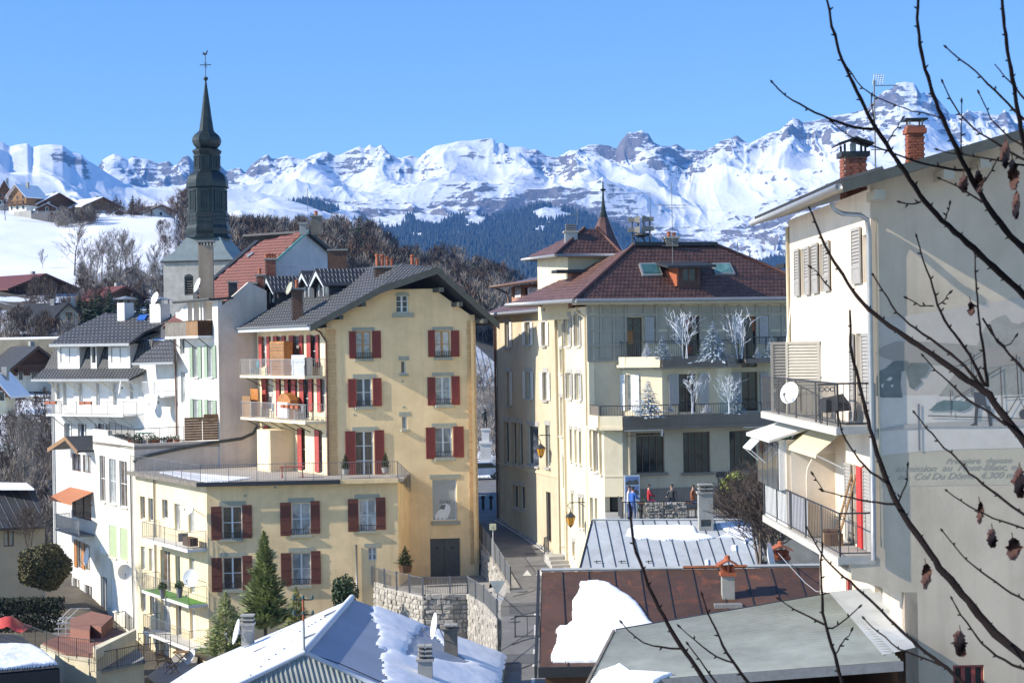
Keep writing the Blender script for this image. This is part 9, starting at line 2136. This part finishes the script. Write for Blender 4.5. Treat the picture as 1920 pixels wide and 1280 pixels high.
st_=person((mo.x,168,zf_(803)),P(911,766,168).z-zf_(803),0,'tmp',M_COPPER,metal=M_COPPER,arm=(0,1))
for ch_ in list(st_.children):
    w_=WM[ch_.name];ch_.parent=mn;ch_.matrix_local=WM[mn.name].inverted()@w_
    ch_.name='statue_'+ch_.name.split('.')[0];WM[ch_.name]=w_
bpy.data.objects.remove(st_)
person(P(1187,979,89.4),1.75,2.2,'person in a royal blue jacket and jeans standing by the cafe railing',mat('royal_blue_jacket',(.03,.12,.42),.8,.1,8),arm=(1,0))
person(P(1180,978,89.9),1.78,1.2,'person in a white shirt leaning close to the one in blue by the railing',M_WPLASTIC,arm=(0,1))
person(P(1217,971,90.4)+Vector((0,0,.4)),1.7,1.6,'person in a red jacket sitting at the cafe table left of the zinc chimney',mat('red_jacket',(.42,.02,.03),.8,.1,8),pose='sit',arm=(1,1))
person(P(1261,971,90.6)+Vector((0,0,.4)),1.7,-.5,'person in dark clothes sitting at the middle of the cafe table',M_IRON,pose='sit',arm=(1,0))
person(P(1300,971,90.3)+Vector((0,0,.4)),1.65,1.0,'person with an orange brown jacket sitting beside the zinc roof chimney',mat('orange_jacket',(.36,.12,.04),.8,.1,8),pose='sit',arm=(0,1))
tb=thing('cafe_table',P(1260,975,90.4),'long dark cafe table behind the railing','table');q=P(1255,966,90.6);MB().box(q.x-1.6,q.x+1.7,q.y-.35,q.y+.35,ZTT+.72,ZTT+.76).build('table_top',M_DWOOD,tb)
for x in(-1.4,1.5):MB().box(q.x+x-.04,q.x+x+.04,q.y-.3,q.y+.3,ZTT,ZTT+.72).build('leg',M_IRON,tb)
for i,x in enumerate((-1.3,-.1,1.1)):
    bn=thing('cafe_chair',(q.x+x,q.y-.2,ZTT),'dark cafe chair under a seated guest behind the railing','chair','cafe chairs behind the railing');MB().box(q.x+x-.22,q.x+x+.22,q.y-.5,q.y-.05,ZTT+.43,ZTT+.47).build('seat',M_DWOOD,bn)
    for sx_ in(-.19,.19):
        for sy_ in(-.46,-.1):MB().box(q.x+x+sx_-.015,q.x+x+sx_+.015,q.y+sy_-.015,q.y+sy_+.015,ZTT,ZTT+.43).build('leg',M_IRON,bn)
w_=thing('stone_bench_wall',P(1245,990,89.2),'low dry stone wall panel behind the iron cafe railing','wall');a,c=P(1208,990,89.2),P(1285,990,89.2);F_=facade((a.x,89.2),(c.x,89.2));MB().box(0,F_.L,0,.3,ZTT,ZTT+.75).build('wall_core',M_MORTAR,w_,F_);stonework(F_,0,F_.L,ZTT,ZTT+.75,0,w_,80,sx=.3,sz=.16)
person(P(64,868,188),1.7,.4,'person in a red and white jacket on the path at the far left',mat('pink_jacket',(.5,.12,.12),.8),M_IRON);person(P(81,872,186),1.75,2.4,'person in a light blue jacket on the path at the far left',mat('light_blue_jacket',(.06,.28,.6),.8),M_JEAN,arm=(1,0))
t=thing('green_fence',P(20,850,184),'green mesh sports fence by the path at the far left','fence');p0,p1=P(-10,872,186),P(60,872,184);railing('mesh',[p0,p1],2.0,t,mat('green_wire',(.03,.12,.07),.6),gap=.25,post=2.5,bw=.03,tw=.05)
def car(pos,yaw,label,paint,group=None):
    t=thing('parked_car',pos,label,'car',group);F_=Fr(pos,(math.cos(yaw),math.sin(yaw),0));
    MB().prismY([(-2.1,.35),(-2.15,.75),(-1.5,.9),(-.9,1.42),(.9,1.45),(1.55,.98),(2.05,.88),(2.15,.4)],-.82,.82).build('body',paint,t,F_)
    for y0,y1 in((-.835,-.822),(.822,.835)):MB().prismY([(-1.3,.95),(-.85,1.34),(.85,1.36),(1.35,.98)],y0,y1).build('side_window',M_DGLASS,t,F_)
    MB().add([(-1.52,-.7,.92),(-1.52,.7,.92),(-.94,.66,1.40),(-.94,-.66,1.40)],[(0,1,2,3)]).build('windscreen',M_DGLASS,t,F_);MB().add([(1.58,-.7,1.0),(1.58,.7,1.0),(.95,.66,1.43),(.95,-.66,1.43)],[(0,3,2,1)]).build('rear_window',M_DGLASS,t,F_)
    for x in(-1.35,1.3):
        for y in(-.8,.8):
            b=MB().tube([(x,y-.1,.32),(x,y+.1,.32)],.32,14);w_=b.build('wheel',M_IRON,t,F_);MB().tube([(x,y-.11,.32),(x,y+.11,.32)],.19,10).build('rim',M_GUTTER,w_,F_)
    for y in(-.6,.6):MB().box(-2.18,-2.1,y-.18,y+.18,.62,.76).build('headlight',M_WPLASTIC,t,F_)
car(P(900,898,150),.2,'white parked car at the end of the street below the monument',mat('white_car_paint',(.75,.75,.76),.25));car(P(938,900,156),-.1,'dark parked car beside the white one at the street end',mat('dark_car_paint',(.03,.03,.04),.2))
sp=[(lambda p:(p.x,p.y))(PZ(x,y,-11.0))for x,y in((890,884),(928,884),(928,894),(890,895))]
snow_patch('snow_patch',sp,-10.98,.15,'heaped snow in front of the parked cars at the street end',seed=22)
for i,px_ in enumerate((906,921)):
    a=P(px_,955,124);t=thing('bollard',a,('left' if i==0 else 'right')+' one of two dark bollards at the shaded street end','bollard');b=MB().lathe([(.1,0),(.1,.75),(.16,.8),(.16,.9),(.06,.98)],8,(a.x,a.y));b.v=[(x,y,z+a.z)for x,y,z in b.v];b.build('shaft',M_IRON,t)
a=P(925,1052,103);t=thing('street_sign',a,'small square yellowish sign seen from behind on a slim pole by the street fence','sign');zt_=P(925,981,103).z
MB().tube([a-Vector((0,0,.8)),Vector((a.x,a.y,zt_))],.035,6).build('pole',M_LIRON,t);MB().box(a.x-.19,a.x+.19,a.y-.06,a.y-.04,zt_-.36,zt_).build('sign_plate',mat('yellowish_sign',(.50,.50,.33),.5),t);MB().box(a.x-.06,a.x+.06,a.y-.08,a.y-.061,zt_-.26,zt_-.16).build('clamp',M_GUTTER,t)
a=P(934,1185,92);t=thing('yield_sign',a,'inverted triangle sign seen from behind, on a pole at the end of the yard railing','sign');zt_=P(934,1088,92).z
MB().tube([a-Vector((0,0,.3)),Vector((a.x,a.y,zt_-.1))],.035,6).build('pole',M_GIRON,t);MB().prismY([(a.x-.42,zt_),(a.x+.42,zt_),(a.x,zt_-.72)],a.y-.06,a.y-.035).build('sign_plate',mat('sign_back',(.42,.45,.42),.5),t);MB().box(a.x-.3,a.x+.3,a.y-.09,a.y-.061,zt_-.98,zt_-.86).build('name_plate',M_WPLASTIC,t)
a=P(966,1195,84);c=P(1012,1190,84);t=thing('street_barrier',a,'low dark railing across the street at the bottom, next to the rusty roof','railing');railing('bars',[Vector((a.x,84,ZR(84))),Vector((c.x,84,ZR(84)))],1.0,t,M_IRON,gap=.45,post=3,bw=.03,tw=.05)
def stuff_box(nm,F,x0,x1,y0,y1,z0,z1,m,label,cat):
    o=MB().box(x0,x1,y0,y1,z0,z1).build(nm,m,None,F);tag(o,label,cat);return o
xx=lambda px:F1b.hit(px,700,-.8)[0]
t=thing('wooden_cabinet',F1b.pt(xx(528),-.8,zf1),'tall orange wooden louvred cupboard on the upper side balcony','cupboard')
MB().box(xx(515),xx(542),-1.1,-.55,zf1,zf1+2.1).build('body',M_OWOOD,t,F1b)
for k in range(10):MB().box(xx(515)+.03,xx(542)-.03,-1.125,-1.101,zf1+.12+k*.195,zf1+.24+k*.195).build('slat',M_WOOD,t,F1b)
t=thing('plastic_covered_rack',F1b.pt(xx(565),-.8,zf1),'rack wrapped in crumpled clear plastic on the upper side balcony','rack');V=[]
gx,gz_=np.meshgrid(np.linspace(0,1,12),np.linspace(0,1,12));x_=xx(553)+(xx(578)-xx(553))*gx;z_=zf1+1.25*gz_;y_=-1.0-.12*ridged(gx*3,gz_*3,3,4)
raw_mesh('cover',np.stack([x_,y_,z_],-1).reshape(-1,3),np.array([(i*12+j,i*12+j+1,(i+1)*12+j+1,(i+1)*12+j)for i in range(11)for j in range(11)]),[mat('crumpled_plastic',(.62,.64,.66),.2,.15,8)],t,kind=None,M=F1b.M);MB().box(xx(554),xx(577),-.85,-.5,zf1,zf1+1.1).build('rack',M_LIRON,t,F1b)
t=thing('stove',F1b.pt(xx(535),-.8,zf2),'round topped brown oven with a white front on the lower side balcony','oven');MB().prismY([(xx(522),zf2),(xx(546),zf2),(xx(546),zf2+1.2),(xx(541),zf2+1.5),(xx(534),zf2+1.62),(xx(527),zf2+1.5),(xx(522),zf2+1.2)],-.9,-.4).build('body',M_OWOOD,t,F1b);MB().box(xx(526),xx(545),-1.05,-.91,zf2+.1,zf2+1.05).build('door',M_WPLASTIC,t,F1b)
t=thing('tall_planks',F1b.pt(xx(468),-.6,zf2),'orange wooden screen with leaning planks at the far end of the lower side balcony','screen');MB().box(xx(463),xx(478),-1.15,-1.1,zf2,zf2+1.35).build('screen',M_WOOD,t,F1b);MB().box(xx(466),xx(480),-.7,-.64,zf2,zf2+1.8).build('board',M_OWOOD,t,F1b)
for i,(px_,zf,m_,lb)in enumerate(((478,zf1,mat('teal_plastic',(.05,.25,.30),.4),'teal plastic chair near the far end of the upper side balcony'),(505,zf1,mat('teal_plastic',(.05,.25,.30)),'teal plastic chair beside the wooden cupboard on the upper side balcony'),(505,zf2,M_GIRON,'grey metal chair on the lower side balcony left of the oven'),(560,zf2,M_GIRON,'grey metal chair on the lower side balcony right of the oven'))):
    t=thing('balcony_chair',F1b.pt(xx(px_),-.8,zf),lb,'chair');x0=xx(px_);MB().box(x0-.2,x0+.2,-1.0,-.6,zf+.42,zf+.46).build('seat',m_,t,F1b);MB().box(x0-.2,x0+.2,-.62,-.58,zf+.46,zf+.9).build('backrest',m_,t,F1b)
    for sx_ in(-.17,.17):
        for sy_ in(-.97,-.63):MB().box(x0+sx_-.02,x0+sx_+.02,sy_-.02,sy_+.02,zf,zf+.42).build('leg',m_,t,F1b)
for i,px_ in enumerate((548,556,566,575)):
    t=thing('hanging_planter',F1b.pt(xx(px_),-1.45,zf2+.8),'terracotta window box hung on the rail of the lower side balcony','planter','window boxes on the lower side balcony rail');MB().box(xx(px_)-.25,xx(px_)+.2,-1.5,-1.36,zf2+.75,zf2+.93).build('box',M_TERRA,t,F1b)
t=thing('terrace_closet',F1b.pt(sx(540),-.9,ZT),'pale yellow plastered closet standing on the roof terrace against the side wall','closet');MB().box(sx(525),sx(550),-1.6,-.02,ZT,ZT+2.55).build('body',M_YEL2,t,F1b);MB().box(sx(527),sx(548),-1.63,-1.601,ZT+.1,ZT+2.3).build('door',M_CREAM,t,F1b)
t=thing('terrace_bench',F1b.pt(sx(560),-1.9,ZT),'small red wooden table on the roof terrace','table');q=P(548,886,106);MB().box(q.x-.7,q.x+.7,q.y-.3,q.y+.3,ZT+.62,ZT+.67).build('table_top',mat('red_wood',(.3,.06,.04),.6),t)
for s in(-.6,.6):MB().bar((q.x+s,q.y-.25,ZT),(q.x+s,q.y+.25,ZT+.62),.05).bar((q.x+s,q.y+.25,ZT),(q.x+s,q.y-.25,ZT+.62),.05).build('leg',mat('red_wood',(.3,.06,.04)),t)
t=thing('barbecue',F3.pt(L3-1.0,-.6,bz[0][2]),'brown barbecue and box on the top side balcony of the yellow annex','barbecue');MB().box(L3-1.5,L3-.3,-.95,-.45,bz[0][2]+.15,bz[0][2]+.62).build('box',M_DWOOD,t,F3);MB().tube([F3.pt(L3-2.1,-.7,bz[0][2]+.3),F3.pt(L3-2.1,-.7,bz[0][2]+.75)],.28,10).build('kettle',M_IRON,t)
# ================================================================ foreground branches
M_BR=mat('dark_wet_bark',(.013,.010,.010),.95,.35,14,bmp=.2,bscale=90,spec=.05)
M_DL=mat('dead_brown_leaf',(.055,.018,.010),.85,.4,25)
fg=thing('foreground_tree',P(2070,1500,4.6),'bare dark tree close to the camera, budded branches with a few dead leaves','tree')
def branch(pts,w0,w1,Y0,Y1,buds=True,taper_end=0):
    n=len(pts);fine=[];wid=[]
    L=[0]
    for a,b_ in zip(pts[:-1],pts[1:]):L.append(L[-1]+math.hypot(b_[0]-a[0],b_[1]-a[1]))
    steps=max(6,int(L[-1]/16));b=MB();rr=random.Random(int(pts[0][0]*7+pts[0][1]));P_=[];R_=[]
    xs_=[p[0]for p in pts];ys_=[p[1]for p in pts]
    for i in range(steps+1):
        s=L[-1]*i/steps;f=i/steps;x=np.interp(s,L,xs_)+rr.gauss(0,.7);y=np.interp(s,L,ys_)+rr.gauss(0,.7);Y=Y0+(Y1-Y0)*f;w=w0+(w1-w0)*f
        P_.append(P(x,y,Y));R_.append(max(.0006,w*.43/FOC*Y*(1+rr.uniform(-.1,.12))))
    b.tube(P_,R_,7)
    if buds:
        k=2
        while k<len(P_)-1:
            p=P_[k];d=(P_[min(k+1,len(P_)-1)]-P_[k-1]).normalized();sd=Vector((-d.z,0,d.x))*(1 if rr.random()<.5 else-1);l=(5+rr.random()*4)/FOC*p.y;tip=p+sd*(R_[k]+l*.75)+d*(l*(.6 if w0<w1 else-.6)*-1);r_=1.6/FOC*p.y
            b.tube([p,p.lerp(tip,.55),tip],[r_*.8,r_*1.15,r_*.3],5);k+=2+(rr.random()<.5)
        if w0<4:e=P_[0];d=(P_[0]-P_[1]).normalized();l=9/FOC*e.y;b.tube([e-d*l*.2,e+d*l*.45,e+d*l],[1.4/FOC*e.y,2.6/FOC*e.y,.5/FOC*e.y],5)
    return b.build('branch',M_BR,fg,smooth=True)
BR=[([(1548,-12),(1556,33),(1574,102),(1604,167),(1633,226),(1663,272),(1702,331),(1728,371),(1771,417),(1826,466),(1869,505),(1920,553),(2010,640),(2100,760)],5,19,4.2,4.5),
      ([(1722,-14),(1720,49),(1727,98),(1743,157),(1764,216),(1784,259),(1810,312),(1830,351),(1859,397),(1892,440),(1925,472),(2000,560),(2110,760)],6,20,4.0,4.5),
      ([(1878,-14),(1883,49),(1892,115),(1901,164),(1909,213),(1918,262),(1935,340),(2050,600)],7,14,3.8,4.3),
      ([(1448,157),(1480,185),(1520,207),(1560,225),(1600,238),(1637,243)],3,6.5,4.05,4.3),([(1561,230),(1584,251),(1614,266),(1650,279),(1682,289),(1715,302),(1748,310),(1781,317),(1810,319)],2.5,6,4.1,4.25),
      ([(1588,126),(1612,162),(1650,186),(1700,205),(1760,219)][::-1],3,3,4.15,4.25),([(1774,90),(1830,135),(1880,185),(1925,230)],3,6,4.3,4.2),([(1768,155),(1795,210),(1830,245),(1870,270),(1925,302)],2.6,6,4.3,4.2),([(1836,175),(1860,225),(1890,255),(1925,280)],2.4,5,4.3,4.2),
      ([(1516,387),(1531,423),(1548,463),(1564,492),(1587,525),(1603,551),(1630,581),(1662,607),(1681,619),(1712,641),(1744,662),(1775,684),(1803,706),(1831,722),(1855,740),(1872,765),(1890,790),(1925,832),(2020,960)],4,23,4.6,4.0),
      ([(1638,518),(1662,555),(1679,584),(1708,610),(1731,625),(1769,653),(1803,681),(1828,709),(1849,733)],3,8,4.5,4.25),([(1720,445),(1731,486),(1748,535),(1759,574),(1777,610),(1791,628),(1816,662),(1831,691),(1847,725)],3,8,4.3,4.25),([(1828,477),(1830,515),(1833,574),(1837,610),(1843,645),(1848,690),(1851,725)],3,7.5,4.2,4.25),
      ([(1594,581),(1594,600),(1595,656),(1606,700),(1622,766),(1637,822),(1659,891),(1678,937),(1700,975),(1719,1000),(1741,1033),(1771,1074),(1806,1114),(1839,1155),(1871,1193),(1904,1218),(1950,1260),(2040,1380)],5,24,4.8,3.9),
      ([(1570,775),(1581,816),(1600,847),(1628,881),(1660,904)],3,6,4.6,4.45),([(1545,920),(1575,928),(1619,939),(1678,944)],2.6,5.5,4.6,4.4),([(1716,775),(1737,803),(1766,834),(1794,859),(1819,887),(1850,912),(1887,941),(1925,968)],3,7,4.3,4.0),([(1776,920),(1806,941),(1837,959),(1872,975),(1925,992)],2.5,5,4.2,4.0),([(1733,667),(1750,691),(1775,712),(1800,737),(1825,756),(1853,772),(1886,796)],3,6,4.3,4.1),
      ([(1514,990),(1533,1025),(1552,1052),(1576,1076),(1603,1098),(1630,1123),(1655,1147),(1687,1179),(1720,1209),(1752,1234),(1779,1255),(1810,1284),(1860,1330)],3,10,4.7,4.2),([(1542,1017),(1540,1068),(1541,1123),(1546,1166),(1557,1204),(1568,1236),(1582,1290)],4,9,4.9,4.7),([(1461,1123),(1489,1142),(1516,1155),(1546,1170)],2.4,5,4.9,4.8),
      ([(1621,1160),(1644,1182),(1671,1204),(1687,1217),(1714,1226),(1762,1246)],2.6,5,4.5,4.35),([(1785,1123),(1798,1147),(1815,1169),(1834,1198),(1861,1223),(1899,1247),(1930,1256)],3,7,4.1,3.95),([(1768,995),(1790,1025),(1817,1052),(1847,1076),(1882,1101),(1925,1128)],2.6,5.5,4.2,4.0),
      ([(1181,940),(1184,981),(1189,1027),(1200,1054),(1214,1092),(1232,1132),(1251,1167),(1273,1205),(1300,1241),(1330,1290)],5,11,5.2,5.0),([(1167,1169),(1184,1189),(1205,1203),(1232,1212),(1277,1215)],2.2,5,5.2,5.1),([(1316,1117),(1330,1154),(1346,1189),(1360,1219),(1380,1248),(1412,1288)],3,8,5.0,4.9),([(1276,1176),(1300,1197),(1325,1219),(1352,1235),(1376,1243)],2.2,4.5,5.0,4.95),([(1291,1208),(1306,1230),(1325,1254),(1350,1288)],2.4,5,5.1,5.0),
      ([(1525,560+330),(1534,905),(1545,921)],2,2.5,4.6,4.6),([(1702,874),(1700,905),(1688,930),(1684,945)],2.2,4,4.4,4.4),([(1610,1138),(1590,1158),(1560,1178),(1549,1176)],2.2,4,4.8,4.8),([(1597,1184),(1583,1200),(1566,1224)],2.2,4,4.7,4.7),([(1905,632),(1890,652),(1870,640),(1850,612),(1842,596)],2,5,4.2,4.2),([(1925,700),(1900,672),(1870,640),(1855,610)],7,4,4.1,4.2),([(1560,545),(1530,508),(1522,503)][::-1],2.2,3.5,4.5,4.5),([(1703,560),(1725,573),(1752,573)],2.2,3.5,4.3,4.3),([(1779,550),(1770,562),(1757,574)],2.2,3.5,4.3,4.3),([(1690,380),(1710,383),(1728,379)],3,4,4.2,4.2),([(1781,384),(1776,400),(1771,415)],2.5,3.5,4.2,4.2),([(1691,223),(1678,245),(1663,272)],2.2,3.5,4.2,4.2),([(1635,182),(1634,200),(1640,232)],2.2,3.5,4.25,4.25),([(1803,192),(1802,240),(1803,290)],2.4,3.5,4.2,4.2),
      ([(1925,190),(1890,150),(1865,120)],5,2.5,4.1,4.2),([(1765,335),(1800,352),(1843,380)],2.5,5,4.2,4.15),([(1760,282),(1800,290),(1850,297),(1925,312)],2.5,5,4.2,4.1),([(1870,300),(1850,335),(1830,352)],2.6,4,4.2,4.15)]
for pts,w0,w1,y0,y1 in BR:branch(pts,w0,w1,y0,y1)
tr_pts=[P(2160,2300,5.2),P(2150,1500,5.0),P(2110,1100,4.7),P(2100,760,4.5),P(2060,300,4.4)]
MB().tube(tr_pts,[.14,.11,.08,.05,.02],10).build('trunk',M_BR,fg,smooth=True)
MB().tube([P(2160,2300,5.2),Vector((6.2*1.0,18,-9))if False else P(2160,2300,5.2)+Vector((.1,.1,-12))],[.14,.22],10).build('trunk',M_BR,fg)
for pts_,w in(([(2040,1380),(2150,1500)],24),([(2020,960),(2100,1100)],20),([(2050,600),(2100,760)],14),([(1330,1290),(1500,1480),(1800,1620),(2150,1700)],12),([(1412,1288),(1600,1500)],8),([(1860,1330),(2000,1480),(2150,1560)],11),([(1582,1290),(1700,1450),(1900,1520)],9)):
    branch(pts_,w,w*1.3,4.6 if pts_[0][0]>1500 else 5.0,4.9,buds=False)
def dead_leaf(px,py,w,h,Y,seed,hang=0):
    r=random.Random(seed);n=15;rows_=[]
    b=MB();V=[];T=[];W=5
    for i in range(n+1):
        t_=i/n;prof=math.sin(min(1,t_*1.08+.06)*math.pi)**.55*(1+.42*math.sin(t_*17+seed))*(1-.2*t_);lobes=max(.12,math.sin(min(1,t_*.9+.05)*math.pi)**.6*(.75+.5*r.random()))
        for j in range(W):
            s_=(j/(W-1)-.5)*2;x=px+s_*w/2*lobes*(1+r.uniform(-.15,.15))+math.sin(t_*3+seed)*w*.1;y=py-h/2+h*t_+r.uniform(-1,1);d=.012*math.sin(s_*2.2+t_*5+seed)*(1+abs(s_));p=P(x,y,Y+d);V.append(tuple(p))
    for i in range(n):
        for j in range(W-1):T.append((i*W+j,i*W+j+1,(i+1)*W+j+1,(i+1)*W+j))
    b.add(V,T);
    stalk=[P(px,py-h/2+2,Y),P(px-2,py-h/2-10,Y)];b.tube(stalk,.0012,4);return b.build('dead_leaf',M_DL,fg,smooth=False)
for k,(x,y,w,h,Y)in enumerate(((1736,1080,24,56,4.4),(1801,1206,34,58,4.2),(1837,961,18,48,4.2),(1861,1009,24,42,4.1),(1899,1029,36,50,4.0),(1913,905,32,66,4.0),(1820,579,18,30,4.3),(1808,345,22,40,4.2),(1834,340,22,48,4.2),(1886,290,22,62,4.1),(1899,328,26,68,4.1),(1906,385,18,62,4.1))):dead_leaf(x,y,w*.8,h*.85,Y,k*3+1)
